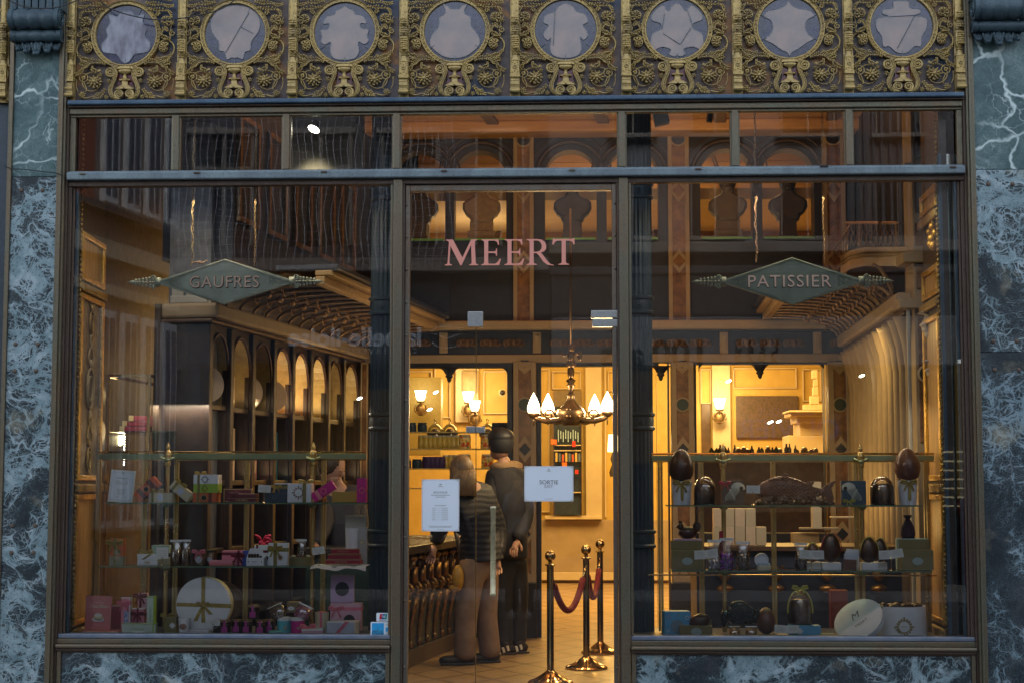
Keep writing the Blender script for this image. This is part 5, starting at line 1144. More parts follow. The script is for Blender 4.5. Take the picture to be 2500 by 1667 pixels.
for i in range(5):
    u = .25+i*.6; s = M()
    for (a0, a1, b0, b1) in ((u, u+.4, 3.25, 3.29), (u, u+.4, 3.95, 3.99), (u, u+.04, 3.29, 3.95), (u+.36, u+.4, 3.29, 3.95)): s.box(a0, a1, -.13, -.1, b0, b1)
    o = s.build('gilt_frame', CVG, cove, bevel=.005); o.matrix_local = T
# cream pilaster at the near end of the shelving
pi_ = thing('chevron_pilaster', 'tall grey cream pilaster with chevron and disc inlays at the near end of the shelving', 'pilaster')
yp = max(.75, Yn-.35); GC = wallmat('grey_cream', (.34, .33, .29), (.29, .28, .25))
def pbx(nm, px0, py0, px1, py1, y0, y1, m, bv=.003): return sb(nm, px0, py0, px1, py1, y0, y1, m, bv, pi_)
pbx('core', 420, 300, 500, 1620, yp+.014, yp+.35, mat('grey_marble', (.12, .13, .15), (.07, .08, .10), .4, 0, 14, .1, det=8))
for (a, b, c, d) in ((420, 690, 432, 1610), (488, 690, 500, 1610), (455, 690, 466, 1610), (432, 742, 455, 764), (466, 742, 488, 764)): pbx('stile', a, b, c, d, yp, yp+.013, GC)
pbx('capital', 414, 722, 505, 741, yp-.03, yp+.2, GC, .01); pbx('base', 414, 1610, 505, 1660, yp-.03, yp+.2, GC)
for cx_ in (443.5, 477):
    for py, kk in ((792, 'v'), (905, 'o'), (1050, 'd')):
        c = B(cx_, py, yp-.002); k = MS(yp); s = M(); w_ = 11*k
        if kk == 'v': s.prism([(-w_, 14*k), (-w_, 5*k), (0, -17*k), (w_, 5*k), (w_, 14*k), (0, -7*k)], 0, .012)
        elif kk == 'o': s.tube([(w_*.95*cos(a), .004, w_*1.3*sin(a)) for a in [2*pi*i/24 for i in range(24)]], 1.8*k, 5, closed=True)
        else: s.prism([(-w_, 0), (0, 18*k), (w_, 0), (0, -18*k)], 0, .012)
        o = s.build('inlay', GC, pi_); o.location = c
# left room wall between the window reveal and the pilaster
s = M(); a = B(240, 1000, .8); b = B(425, 1000, yp+.3); s.box(a.x-.6, a.x-.05, .8, YS, ZF, 4.8); s.build('left_wall_dark', BLUED, kind='structure')
# ---- gilt side reveals in the display windows
def reveal(label, px0, Y0, px1, Y1, pan, side):
    a, d, L_, T_ = vplane(px0, 1000, Y0, px1, 1000, Y1); t = thing('gilt_reveal', label, 'window reveal', group='ornate gilt side panels of the display windows')
    if side < 0: T_ = T_
    zt = ZZ(455, Y0, px0); zb_ = Z_SILL-.02; sg = 1 if side > 0 else 1
    s = M(); s.box(-.02, L_+.03, .004*side, .05*side, zb_, 4.6); o = s.build('board', mat('reveal_board', (.05, .035, .025), (.03, .022, .02)), t); o.matrix_local = T_
    for (y0, y1, kind) in pan:
        za, zb2 = B(px0, y0, Y0).z, B(px0, y1, Y0).z; w_ = L_; e = .05
        s = M(); q = -side
        for (u0, u1, v0, v1) in ((.02, w_-.02, zb2, zb2+.035), (.02, w_-.02, za-.035, za), (.02, .02+e, zb2+.0351, za-.0351), (w_-.02-e, w_-.02, zb2+.0351, za-.0351)): s.box(u0, u1, min(0, q*.022), max(0, q*.022), v0, v1)
        o = s.build('gilt_frame', GOLDB, t, bevel=.006); o.matrix_local = T_
        s = M(); s.box(.02+e, w_-.02-e, min(0, q*.003), max(0, q*.003), zb2+.036, za-.036)
        o = s.build('painted_panel', PANELM if kind else mat('amber_onyx', (.50, .30, .10), (.30, .16, .05), .4, 0, 7, .2, det=9, stretch=(2, 2, .35)), t); o.matrix_local = T_
        if kind:
            zm = (za+zb2)/2
            for (dz, r) in ((.42, .05), (.0, .085), (-.45, .05)):
                s = M()
                for rr_ in (1, .62): s.tube([(w_/2+r*rr_*1.1*cos(a), q*.010, zm+dz+r*1.5*rr_*sin(a)) for a in [2*pi*i/26 for i in range(26)]], .008, 5, closed=True)
                for sg_ in (1, -1):
                    s.tube([(w_/2+sg_*(.02+.05*sin(z*.9)), q*.010, zm+dz+r*1.6+z*.035) for z in range(7)], .006, 5); s.ball((w_/2, q*.01, zm+dz+sg_*r*1.9), .02, .012, .03, 7, 5)
                o = s.build('arabesque', CREAM_L if dz == 0 else GOLD2, t, smooth='all'); o.matrix_local = T_
        s = M(); s.box(.0, w_+.01, min(0, q*.035), max(0, q*.035), zb2-.075, zb2-.02); o = s.build('plinth_moulding', GOLD2, t, bevel=.012); o.matrix_local = T_
    s = M(); zz_ = zb_+.05
    while zz_ < 3.9: s.ball((-.005, -side*.012, zz_), .009, .009, .013, 6, 4); zz_ += .032
    o = s.build('bead_moulding', GOLD2, t, smooth='all'); o.matrix_local = T_
    return t
PANELM = mat('grotesque_panel', (.33, .26, .17), (.16, .11, .07), .5, 0, 16, .6, .006, 8)
reveal('ornate gilt and painted side panel inside the left end of the left window', 184, .12, 245, .78, [(562, 680, 0), (712, 1172, 1), (1206, 1528, 0)], 1)
reveal('narrow gilt side panel inside the right end of the right window', 2303, .12, 2262, .70, [(445, 500, 0), (640, 715, 0), (762, 1172, 0), (1206, 1528, 0)], -1)
# small gilt figure over the right reveal
t = thing('gilt_figure', 'small bright gilt cherub perched on the right side panel', 'ornament', B(2278, 600, .3)); k = MS(.3); s = M()
for (x, z, r) in ((0, 0, 11), (-4, 18, 10), (5, 32, 9), (-2, 48, 8), (8, 12, 7), (-10, 34, 6), (-8, 4, 7), (9, 44, 5), (2, 58, 6)): s.ball((x*k, 0, z*k), r*k, r*k*.9, r*k*1.15, 9, 7)
s.build('figure', GOLDB, t, smooth='all')
# mirror strip at the extreme right
t = thing('mirror_strip', 'tall narrow mirror strip reflecting the street at the right end of the window', 'mirror'); a = B(2311, 1000, .10); b = B(2349, 1000, .10)
mm = NT('mirror_silver'); mm.pr((.62, .72, .72), .03, 1); s = M(); s.box(a.x, b.x, .10, .12, Z_SILL, ZZ(385, .1)); s.build('mirror_plate', mm.m, t)
s = M(); s.box(b.x, b.x+.025, .085, .13, Z_SILL, ZZ(385, .1)); s.box(a.x-.02, a.x, .09, .13, Z_SILL, ZZ(385, .1)); s.build('mirror_frame', BLUE, t)
# ---- right wall: fluted cream niches, cornice, pilaster, balcony
zr = ZZ(849, YS, 2069); Ynr = depth_for(2215, 754, zr)
A2, D2, L2, T2 = vplane(2215, 754, Ynr, 2069, 849, YS-.05)
rw = thing('fluted_wall', 'right side wall of tall cream fluted niches under a sloping cornice', 'wall')
s = M(); s.box(-.1, L2, -.25, -.2, ZF, zr); o = s.build('niche_back', mat('niche_ochre', (.10, .07, .03), (.07, .045, .02)), rw); o.matrix_local = T2
s = M(); s.box(-.1, L2, -.25, .09, zr+.0, zr+.10); o = s.build('cornice', CREAM, rw, bevel=.02); o.matrix_local = T2
s = M(); s.box(-.1, L2, -.25, .04, zr-.05, zr-.001); o = s.build('cornice_step', BRWN, rw, bevel=.01); o.matrix_local = T2
NR = 12
for i in range(NR+1):
    u = L2*i/NR; s = M(); s.lathe([(.042, ZF), (.042, zr-.40), (.060, zr-.24), (.10, zr-.10), (.12, zr-.06)], 16, (u, -.02, 0)); o = s.build('fluted_rib', CREAM, rw, smooth='all'); o.matrix_local = T2
s = M(); s.tube([(u*L2/20, -.13, 2.02+.02*sin(u*.9)) for u in range(21)], .035, 6); o = s.build('shadow_band', BRWN, rw, smooth='all'); o.matrix_local = T2  # shadow band across the niches, built as a dark brown tube
p = T2 @ Vector((L2*.5, .5, 1.2)); lamp('right_wall_uplight', 'AREA', p, 3.0, (1, .62, .2), 1.6, (radians(-120), 0, radians(90)), sy=.2)
rp = thing('right_pilaster', 'cream pilaster with brown panels rising the full height right of the balcony', 'pilaster')
yq = .85
for (nm, a, b, c, d, y0, y1, m) in (('shaft', 2222, 250, 2275, 1560, yq+.012, yq+.3, CREAM), ('panel', 2232, 300, 2268, 385, yq+.004, yq+.011, BRWN), ('panel', 2232, 430, 2268, 520, yq+.004, yq+.011, BRWN), ('panel', 2232, 545, 2266, 600, yq+.004, yq+.011, RMAR), ('capital', 2208, 398, 2282, 425, yq-.04, yq+.2, CREAM), ('capital', 2205, 615, 2285, 640, yq-.05, yq+.2, CREAM), ('picture', 2236, 650, 2266, 705, yq-.0, yq+.011, mat('picture_brown', (.14, .08, .04), (.22, .13, .06))), ('capital', 2196, 728, 2282, 752, yq-.05, yq+.2, CREAM), ('panel', 2240, 770, 2262, 1080, yq+.003, yq+.011, RMAR), ('strip', 2222, 755, 2231, 1560, yq-.02, yq+.011, GC)):
    sb(nm, a, b, c, d, y0, y1, m, .005, rp)
c = B(2262, 912, yq-.01); k = MS(yq); s = M(); s.lathe([(22*k, 0), (22*k, .01), (18*k, .014), (17*k, 0)], 26, T=TR(c.x, c.y, c.z, pi/2)); s.build('ring', CREAM_L, rp, smooth=True); s = M(); s.lathe([(17*k, 0), (17*k, .004)], 22, T=TR(c.x, c.y, c.z, pi/2)); s.build('ring_disc', DKG, rp)
def face(label, px, py, sc):
    c = B(px, py, .62); t = thing('plaster_head', label, 'sculpture', c, group='white plaster heads on the right pilaster'); k = MS(.62)*sc; s = M()
    prof = [(16, 52), (6, 40), (-8, 36), (-30, 30), (-8, 26), (-14, 10), (-24, 2), (-16, -4), (-18, -12), (-12, -18), (-14, -26), (-2, -36), (8, -50), (22, -56), (24, 20)]
    s.prism([(x*k, z*k) for x, z in prof], -.05, .05); s.ball((6*k, 0, 0), 22*k, .07, 36*k, 14, 10); s.build('head', PL, t, smooth=True, bevel=.012); return t
face('white plaster head in profile, upper one by the gilt panel', 2270, 795, 1.0); face('lower white plaster drapery under the profile head', 2276, 905, .8)
bal = thing('curved_balcony', 'curved gallery balcony with oval looped balustrade over a gilt fretwork bracket', 'balcony')
cb = [(2052, 628, 2.6), (2075, 612, 2.1), (2110, 604, 1.7), (2160, 603, 1.4), (2215, 603, 1.1)]
def sweep(nm, dy0, dy1, m, off=0):
    s = M(); q = [B(px, py+dy0, y-off) for px, py, y in cb]; r_ = [B(px, py+dy1, y-off) for px, py, y in cb]; s2 = [p+Vector((.25, .25, 0)) for p in q]; s3 = [p+Vector((.25, .25, 0)) for p in r_]
    for i in range(4): s.add([q[i], q[i+1], r_[i+1], r_[i], s2[i], s2[i+1], s3[i], s3[i+1]], [(0, 1, 2, 3), (0, 4, 5, 1), (3, 2, 7, 6)])
    return s.build(nm, m, bal)
sweep('cornice', 0, 12, CREAM, .05); sweep('cornice_step', 12.5, 22, CREAM, .02); sweep('fascia', 22.5, 46, CREAM_L)
pts = [B(2030, 612, 2.6), B(2085, 560, 2.0)]
LOOP = mat('balustrade_bronze', (.36, .22, .12), (.24, .14, .08), .4, .4)
for i in range(11):
    px = 2072+i*12; y = 1.95-i*.07; c = B(px, 585, y); k = MS(y)
    s = M(); s.tube([(4.6*k*cos(a), 0, 15*k*sin(a)) for a in [2*pi*j/20 for j in range(20)]], 1.3*k, 5, closed=True); s.tube([(4.6*k*cos(a), 0, 29*k+12*k*sin(a)) for a in [2*pi*j/20 for j in range(20)]], 1.1*k, 5, closed=True); o = s.build('loop_baluster', LOOP, bal, smooth='all'); o.location = c
for (px, y) in ((2100, 1.8), (2190, 1.3)): c = B(px, 603, y); k = MS(y); s = M(); s.lathe([(7*k, 0), (5*k, 4*k), (4.5*k, 56*k), (6*k, 60*k)], 12, flute=.1, nf=6); o = s.build('newel', LOOP, bal, smooth=True); o.location = c
s = M(); s.tube([tuple(B(px, 545, 2.0-(px-2065)*.006)) for px in range(2065, 2200, 10)], .012, 6); s.tube([tuple(B(2035+i*5, 615-i*8, 2.5-i*.05)) for i in range(9)], .010, 6)
for i in range(7): a = B(2033+i*6, 632-i*3, 2.5-i*.05); b = B(2036+i*6, 612-i*9, 2.5-i*.05); s.tube([tuple(a), tuple(b)], .006, 5)
s.build('handrail', LOOP, bal, smooth='all')
cove2, P2_ = make_cove('dark fretwork cove of gilt scrolls curving out under the balcony over the fluted wall', T2, L2, zr, 1, .5, 1.2)
yb_ = 1.35; s = M(); c = B(2155, 705, yb_); k = MS(yb_); s.tube([(c.x+24*k*cos(a), c.y, c.z+27*k*sin(a)) for a in [2*pi*i/30 for i in range(30)]], .008, 6, closed=True); s.tube([(c.x+20*k*cos(a), c.y, c.z+23*k*sin(a)) for a in [2*pi*i/30 for i in range(30)]], .004, 6, closed=True)
for i in range(6): a = i*pi/3+.3; s.tube([(c.x, c.y, c.z), (c.x+24*k*cos(a), c.y, c.z+27*k*sin(a))], .004, 5)
s.ball(c, .015, .012, .015); s.build('fret_wheel', CVG, bal, smooth='all')
arc = [B(2188-60*(1-cos(a)), 800-152*sin(a), yb_) for a in [pi*.5*i/14 for i in range(15)]]; s = M(); s.tube(arc, .014, 6); s.build('bracket_rim', CVG, bal, smooth='all')
s = M()
for i in range(5):
    c = B(1968+i*9, 775-i*11, 3.7-i*.15); k = MS(3.7); s.box(c.x-7*k, c.x+7*k, c.y-.05, c.y, c.z-14*k, c.z+3*k); s.tube([(c.x+6*k*cos(a)*(1-a/14), c.y-.06, c.z-6*k+7*k*sin(a)*(1-a/14)) for a in [z*.5 for z in range(20)]], .010, 5)
s.build('gilt_modillions', mat('bracket_gilding', (.34, .22, .08), (.18, .11, .05), .4, .6), bal, smooth='all', kind='stuff')
# right-hand wall closing off the room
s = M(); a = B(2285, 1000, 1.0); s.box(a.x+.05, a.x+.6, .75, YS, ZF, 4.8); s.build('right_wall_dark', BLUED, kind='structure')
# books and orange folder beside the right pilaster
for (lab, px0, py0, px1, py1, m) in (('orange folder leaning on the right side shelf', 2260, 978, 2270, 1042, ORB), ('small white and lilac box on the right side shelf', 2256, 1084, 2280, 1100, PKG), ('grey framed card on the right side shelf', 2254, 1115, 2264, 1160, PKG)):
    a = B(px0, py1, .84); b = B(px1, py0, .84); t = thing('shelf_item', lab, 'folder' if 'folder' in lab else ('box' if 'box' in lab else 'card'), ((a.x+b.x)/2, .82, a.z)); s = M(); s.box(-(b.x-a.x)/2, (b.x-a.x)/2, -.02, .01, 0, b.z-a.z); s.build('body', m, t, bevel=.001)
# ---- sales counter with gilt consoles on the left of the entrance
Yc1 = 0
r1 = ray(994, 1632); tt = (ZF-CZ)/r1.z; c1 = Vector((r1.x*tt, r1.y*tt-D)); r2 = ray(1133, 1572); tt = (ZF-CZ)/r2.z; c2 = Vector((r2.x*tt, r2.y*tt-D))
dd = (c2-c1).normalized(); Lc = 2.6; T3 = Matrix(((dd.x, -dd.y, 0, c1.x-dd.x*.5), (dd.y, dd.x, 0, c1.y-dd.y*.5), (0, 0, 1, ZF), (0, 0, 0, 1)))
ct = thing('sales_counter', 'dark green sales counter with gilt volute consoles left of the entrance', 'counter')
def cb_(nm, u0, u1, y0, y1, z0, z1, m, bv=.004): s = M(); s.box(u0, u1, y0, y1, z0, z1); o = s.build(nm, m, ct, bevel=bv); o.matrix_local = T3; return o
cb_('plinth', 0, Lc, .03, .6, 0, .10, BRWN); cb_('front', 0, Lc, .05, .6, .101, .82, DKG, 0); cb_('top', -.03, Lc, -.10, .6, .821, .88, BLK, .01); cb_('plinth_bead', 0, Lc, .0, .029, .0, .12, BRZ_D)
CG = mat('console_gilding', (.42, .22, .05), (.10, .06, .03), .32, .75, 22, .5)
cproto = None
for i in range(11):
    s = M()
    s.ball((0, 0, .76), .035, .05, .03, 10, 6); s.lathe([(.022, .66), (.036, .70), (.036, .74)], 12)
    for q in range(5): s.box(-.026, -.018, -.045, .0, .58, .70, T=TR(q*.011, 0, 0))
    s.tube([(0, -.03-.045*cos(a)*(1-a/14), .54+.055*sin(a)*(1-a/14)) for a in [z*.4 for z in range(26)]], .014, 6); s.tube([(.025, -.03-.04*cos(a)*(1-a/14), .54+.05*sin(a)*(1-a/14)) for a in [z*.4 for z in range(26)]], .008, 6)
    s.tube([(0, -.04, .48), (0, -.02, .40), (0, .0, .28), (0, .01, .16)], [.03, .022, .014, .008], 8); s.ball((0, 0, .14), .02, .02, .03, 8, 6)
    if cproto is None: o = s.build('gilt_console', CG, ct, smooth='all'); cproto = o
    else: o = cproto.copy(); COL.objects.link(o)
    o.matrix_local = T3 @ TR(.12+i*.235, .0, .02)
p = T3 @ Vector((.8, -.45, .86)); lamp('counter_strip_light', 'AREA', (p.x, p.y, ZF+.95), 1.2, (1, .62, .25), .9, (radians(30), 0, 0), sy=.05)
# ---- glass cabinet on the counter by the left window
vt = thing('brass_vitrine', 'brass framed glass vitrine holding dark red boxes behind the left window', 'vitrine')
Ya = .55; pa = B(265, 914, Ya); pb_ = B(365, 912, Ya); zv = (pa.z+pb_.z)/2; Yv2 = depth_for(495, 938, zv); pc = B(495, 938, Yv2); zlo = ZZ(1560, Ya, 300)
cr = [Vector((pa.x, Ya, 0)), Vector((pb_.x, Ya, 0)), Vector((pc.x, Yv2, 0)), Vector((pa.x+(pc.x-pb_.x)*.6, Yv2, 0))]
for nm, w_, m, zz0, zz1 in (('top_rail', .016, CHROMB, zv-.02, zv), ('mid_rail', .010, BRASS, ZZ(1103, Ya)-.01, ZZ(1103, Ya))):
    for i in range(4):
        a, b = cr[i], cr[(i+1) % 4]; d = (b-a).normalized(); s = M(); n_ = Vector((-d.y, d.x, 0))*w_/2
        s.add([a-n_+Vector((0, 0, zz0)), b-n_+Vector((0, 0, zz0)), b+n_+Vector((0, 0, zz0)), a+n_+Vector((0, 0, zz0)), a-n_+Vector((0, 0, zz1)), b-n_+Vector((0, 0, zz1)), b+n_+Vector((0, 0, zz1)), a+n_+Vector((0, 0, zz1))], [(0, 3, 2, 1), (4, 5, 6, 7), (0, 1, 5, 4), (1, 2, 6, 5), (2, 3, 7, 6), (3, 0, 4, 7)]); s.build(nm, m, vt)
for p in cr: s = M(); s.box(p.x-.010, p.x+.010, p.y-.010, p.y+.010, zlo, zv); s.build('corner_post', CHROMB, vt, bevel=.002)
for i in (0, 1): a, b = cr[i], cr[i+1]; s = M(); s.add([a+Vector((0, 0, zlo)), b+Vector((0, 0, zlo)), b+Vector((0, 0, zv)), a+Vector((0, 0, zv))], [(0, 1, 2, 3)]); s.build('glass_side', GLASS_T, vt)
for zz in (ZZ(1050, Ya), ZZ(1180, Ya)): s = M(); s.box(pa.x, pb_.x+.15, Ya+.02, Yv2, zz-.006, zz); s.build('inner_shelf', GLASS_E, vt)
zz = ZZ(1050, Ya)+.002
for i, (dx, dz, w_, lab) in enumerate(((.0, 0, .20, 'lowest dark red box in the brass vitrine'), (.02, .035, .22, 'second dark red box in the brass vitrine'), (.22, .0, .22, 'dark red box at the right of the vitrine shelf'), (.06, .07, .28, 'topmost flat dark red box in the vitrine'), (.26, .036, .16, 'small plum box on the right vitrine stack'))):
    t = thing('red_gift_box', lab, 'box', (pa.x+.03+dx+w_/2, Ya+.25, zz+dz), (0, 0, radians(random.uniform(-8, 8))), 'dark red boxes in the vitrine'); s = M(); s.box(-w_/2, w_/2, -.08, .08, 0, .033); s.build('body', BUR, t, bevel=.002); s = M(); s.box(-w_/2-.001, -w_/2+.03, -.082, .082, -.0, .0345); s.build('gold_band', GOLDI, t)
# strings of little lights at the back of the vitrine
for (px, n) in ((304, 12), (383, 18)):
    t = thing('light_string', f'vertical string of tiny warm bulbs seen through the vitrine at its {"left" if px < 350 else "right"}', 'string lights', B(px, 1065, 1.3)); k = MS(1.3); s = M()
    for i in range(n): s.ball((0, 0, -i*6.2*k), 1.6*k, nu=6, nv=4)
    s.build('bulbs', SPOTG, t); s = M(); s.tube([(0, .01, 0), (0, .01, -n*6.2*k)], .002, 4); s.build('wire', BLK, t)
sconce('white tulip lamp reflection built solid inside the brass vitrine', 279, 988, 1.55, e=2)  # reflection of a sconce in the glass, built as a solid glowing lamp
sconce('low lit amber lamp inside the brass vitrine', 290, 1075, 1.5, e=1.2)
# ---- hanging diamond signs
SGM = mat('sign_verdigris', (.36, .41, .34), (.26, .30, .24), .45, .35, 7, .25, .003, 7); SGM2 = mat('sign_verdigris_dark', (.17, .21, .155), (.12, .15, .11), .45, .3, 7, .25, .003, 7)
LETM = mat('copper_letters', (.72, .52, .42), (.66, .50, .42), .5, .25, 20, .1); LETD = mat('letter_edge', (.05, .03, .025), ro=.5)
CHM = mat('chain_brass', (.42, .30, .14), (.30, .2, .1), .3, .85)
def sign(word, label, pxl, pyl, pxr, pyr, pyt, pyb, wx0, wx1, mt, Y=.13):
    a = B(pxl, pyl, Y); b = B(pxr, pyr, Y); cx = (a.x+b.x)/2; top = ZZ(pyt, Y, (pxl+pxr)/2); bot = ZZ(pyb, Y, (pxl+pxr)/2); cz_ = (top+bot)/2; hw = (b.x-a.x)/2; hh = (top-bot)/2
    t = thing('hanging_sign', label, 'sign', (cx, Y, cz_)); k = MS(Y); s = M()
    s.prism([(-hw, .012), (0, hh), (hw, .012), (hw, -.012), (0, -hh), (-hw, -.012)], -.008, .008); s.build('plate', mt, t, bevel=.002)
    s = M()
    for f, r in ((.965, .0045), (.90, .002)): P = [(-hw*f, -.010, 0), (0, -.010, hh*f), (hw*f, -.010, 0), (0, -.010, -hh*f)]; s.tube(P, r, 5, closed=True)
    s.build('raised_border', mt, t, smooth='all')
    for sg in (-1, 1):
        s = M(); s.box(min(sg*(hw-.012), sg*(hw+.022)), max(sg*(hw-.012), sg*(hw+.022)), -.016, .012, -.028, .028)
        for q in range(6):
            xx = sg*(hw+.035+q*.022); r = .026-.003*q
            for v in (1, -1): s.ball((xx, -.006, v*r), .010, .008, .012, 7, 5); s.tube([(xx-sg*.015, -.008, 0), (xx, -.010, v*r*.6), (xx+sg*.004, -.006, v*r)], .004, 5)
            s.ball((xx, -.010, 0), .012, .008, .007, 7, 5)
        for v in (1, -1): s.tube([(sg*(hw+.034+.014*cos(a)), -.010, v*(.026+.014*sin(a))) for a in [z*.5 for z in range(13)]], .004, 5)
        s.ball((sg*(hw+.165), -.004, 0), .026, .010, .012, 9, 6); s.ball((sg*(hw+.190), -.002, 0), .012, .006, .004, 7, 5); s.build('leaf_finial', mt, t, smooth='all')
        s = M()
        for q in range(3):
            xx = sg*(hw*(.70+.07*q)); r = .020-.005*q
            for v in (1, -1): s.tube([(xx+r*cos(a)*(1-a/15), -.010, v*(r*.8)+r*sin(a)*(1-a/15)) for a in [z*.5 for z in range(22)]], .0022, 4)
        s.build('scroll_relief', mt, t, smooth='all')
    x0 = B(wx0, 1000, Y).x-cx; x1 = B(wx1, 1000, Y).x-cx
    H_ = 31*k
    fs = 'BIG'
    body = text('lettering_edge', word, LETD, t, w=(x1-x0)*1.01, h=H_*1.0, loc=((x0+x1)/2+.001, -.008, -.001), ext=.006, bold=.02, sp=1.1)
    text('lettering', word, LETM, t, w=x1-x0, h=H_*.94, loc=((x0+x1)/2, -.008, 0), ext=.010, bold=.0, sp=1.1)
    return t, cx, cz_
def chain(label, px, pyt, pyb, Y=.13, px2=None, thick=1, wrap=None):
    a = B(px, pyt, Y); b = B(px2 or px, pyb, Y); a.x = B(px, (pyt+pyb)/2, Y).x if px2 is None else a.x; b.x = a.x if px2 is None else b.x
    n = int((a.z-b.z)/(.020*thick)); t = thing('sign_chain', label, 'chain', a, group='chains holding the hanging signs'); s = M()
    link = None
    for i in range(n):
        c = a.lerp(b, (i+.5)/n)-a; c.x += .003*sin(i*.35)
        q = [(.0052*thick*cos(z*pi/4), 0, .0135*thick*sin(z*pi/4)) for z in range(8)]; s.tube(q, .0017*thick, 4, T=TR(c.x, c.y, c.z, 0, 0, radians(90*(i % 2)+20)), closed=True)
    s.build('links', CHM, t, smooth='all')
    if wrap:
        s = M(); s.tube([(.006*cos(z*.6)+.004*sin(z*.17), .006*sin(z*.6), -(a.z-b.z)*z/90) for z in range(91)], .0028, 5); s.build('wound_wire', mat('wire_'+wrap[0], wrap[1], ro=.4), t, smooth='all')
    return t
SG1 = sign('GAUFRES', 'grey green diamond sign lettered GAUFRES in copper', 388, 692, 711, 687, 633, 745, 459, 629, SGM)
SG2 = sign('PATISSIER', 'dark green diamond sign lettered PATISSIER in copper', 1768, 689, 2101, 689, 629, 746, 1830, 2034, SGM2)
chain('chain and wound wire over the left end of the GAUFRES sign', 472, 275, 650, wrap=('straw', (.45, .38, .16))); chain('plain chain over the right end of the GAUFRES sign', 624, 275, 648)
chain('chain with copper wire over the left end of the PATISSIER sign', 1842, 275, 640, px2=1847, wrap=('copper', (.5, .28, .18))); chain('double steel chain over the right end of the PATISSIER sign', 2009, 275, 640)
s = M(); c = B(472, 642, .12); s.tube([(c.x, .12, c.z), (c.x+.03, .11, c.z+.004), (c.x+.05, .12, c.z-.004), (c.x+.075, .12, c.z+.006)], .006, 6); s.ball((c.x+.04, .115, c.z), .012); s.tube([(c.x+.075, .12, c.z+.006), (c.x+.085, .12, c.z+.016)], .004, 5)
tag(s.build('wire_knot', mat('knot_pink', (.5, .32, .2), ro=.5), smooth='all'), 'twist of pinkish wire knotted above the GAUFRES sign', 'wire')
# ---- spot lamp and an added board that catches its light cone
bp = thing('beam_board', 'beige board added behind the third transom light to catch a spot lamp beam', 'board'); a = B(700, 395, .55); b = B(890, 262, .55); s = M(); s.box(a.x, b.x, .55, .57, a.z-.15, b.z+.25); s.build('board', mat('beam_board_beige', (.20, .19, .15), (.15, .14, .12), .7, 0, 5, .3), bp)
t = thing('spot_lamp', 'bright tilted spot lamp in the third transom light', 'lamp', B(766, 316, .36)); s = M(); s.lathe([(.040, 0), (.042, .004), (.030, .05)], 20, cap=True, T=TR(0, 0, 0, radians(-25), radians(20), 0)); s.build('housing', BLK, t, smooth=True); s = M(); s.lathe([(.038, -.002), (.001, -.004)], 20, T=TR(0, 0, 0, radians(-25), radians(20), 0)); s.build('lens', SPOTG, t)
c = B(766, 318, .34); lamp('spot_beam', 'SPOT', (c.x, c.y-.01, c.z-.01), 7, (1, .86, .55), .03, (radians(28), 0, radians(8)), spot=62, blend=.7)
for (px, py, l) in ((722, 301, 'tiny distant spot lamp left in the third transom light'), (440, 302, 'tiny orange spot lamp in the second transom light')):
    t = thing('spot_lamp', l, 'lamp', B(px, py, .9)); s = M(); s.ball((0, 0, 0), .012, .012, .006, 8, 5); s.build('lens', SHADE, t)
for i, (px, py, y, l) in enumerate(((1064, 957, 3.2, 'left small ceiling spot glinting over the jars'), (1049, 999, 3.2, 'lower small spot glinting over the jars'), (1234, 1069, 3.4, 'small spot by the black cap'), (1779, 930, 3.2, 'small spot before the tea room sconce'), (2104, 917, 2.6, 'bright spot on the fluted wall'), (2195, 929, 2.2, 'tiny spot at the right of the fluted wall'), (926, 985, .9, 'bright spot left of the door beside the iron column'), (878, 972, 1.2, 'thin bright spot left of the iron column'), (1881, 1030, 3.0, 'bright spot on the dark picture'), (1902, 1028, 3.0, 'smaller spot right on the dark picture'))):
    t = thing('spot_lamp', l, 'lamp', B(px, py, y), (0, radians(-22), 0), 'small glinting spot lamps'); k = MS(y); s = M(); s.ball((0, 0, 0), 7*k, 4*k, 2.6*k, 10, 6); s.build('lens', SPOTG, t)
t = thing('black_banner', 'black tilted loudspeaker hanging behind the fifth transom light', 'loudspeaker', B(1612, 282, 1.2), (0, radians(-14), 0)); s = M(); s.box(-.05, .05, -.04, .06, -.065, .08); s.build('cabinet', BLK, t, bevel=.004); s = M(); s.box(-.008, .008, 0, .02, .08, .4); s.build('bracket', BLK, t)
t = thing('black_spot_housing', 'small black spot housing behind the fifth transom light', 'lamp', B(1733, 285, 1.2), (0, radians(8), 0)); s = M(); s.lathe([(.022, -.04), (.022, .05)], 14); s.build('housing', BLK, t, smooth=True); s = M(); s.box(-.008, .008, 0, .02, .05, .4); s.build('bracket', BLK, t)
t = thing('black_spot_housing', 'dark tilted spot housing behind the third transom light', 'lamp', B(880, 285, .5), (0, radians(18), 0)); s = M(); s.lathe([(.024, -.05), (.024, .05)], 14); s.build('housing', BLK, t, smooth=True); s = M(); s.box(-.008, .008, 0, .02, .05, .4); s.build('bracket', BLK, t)
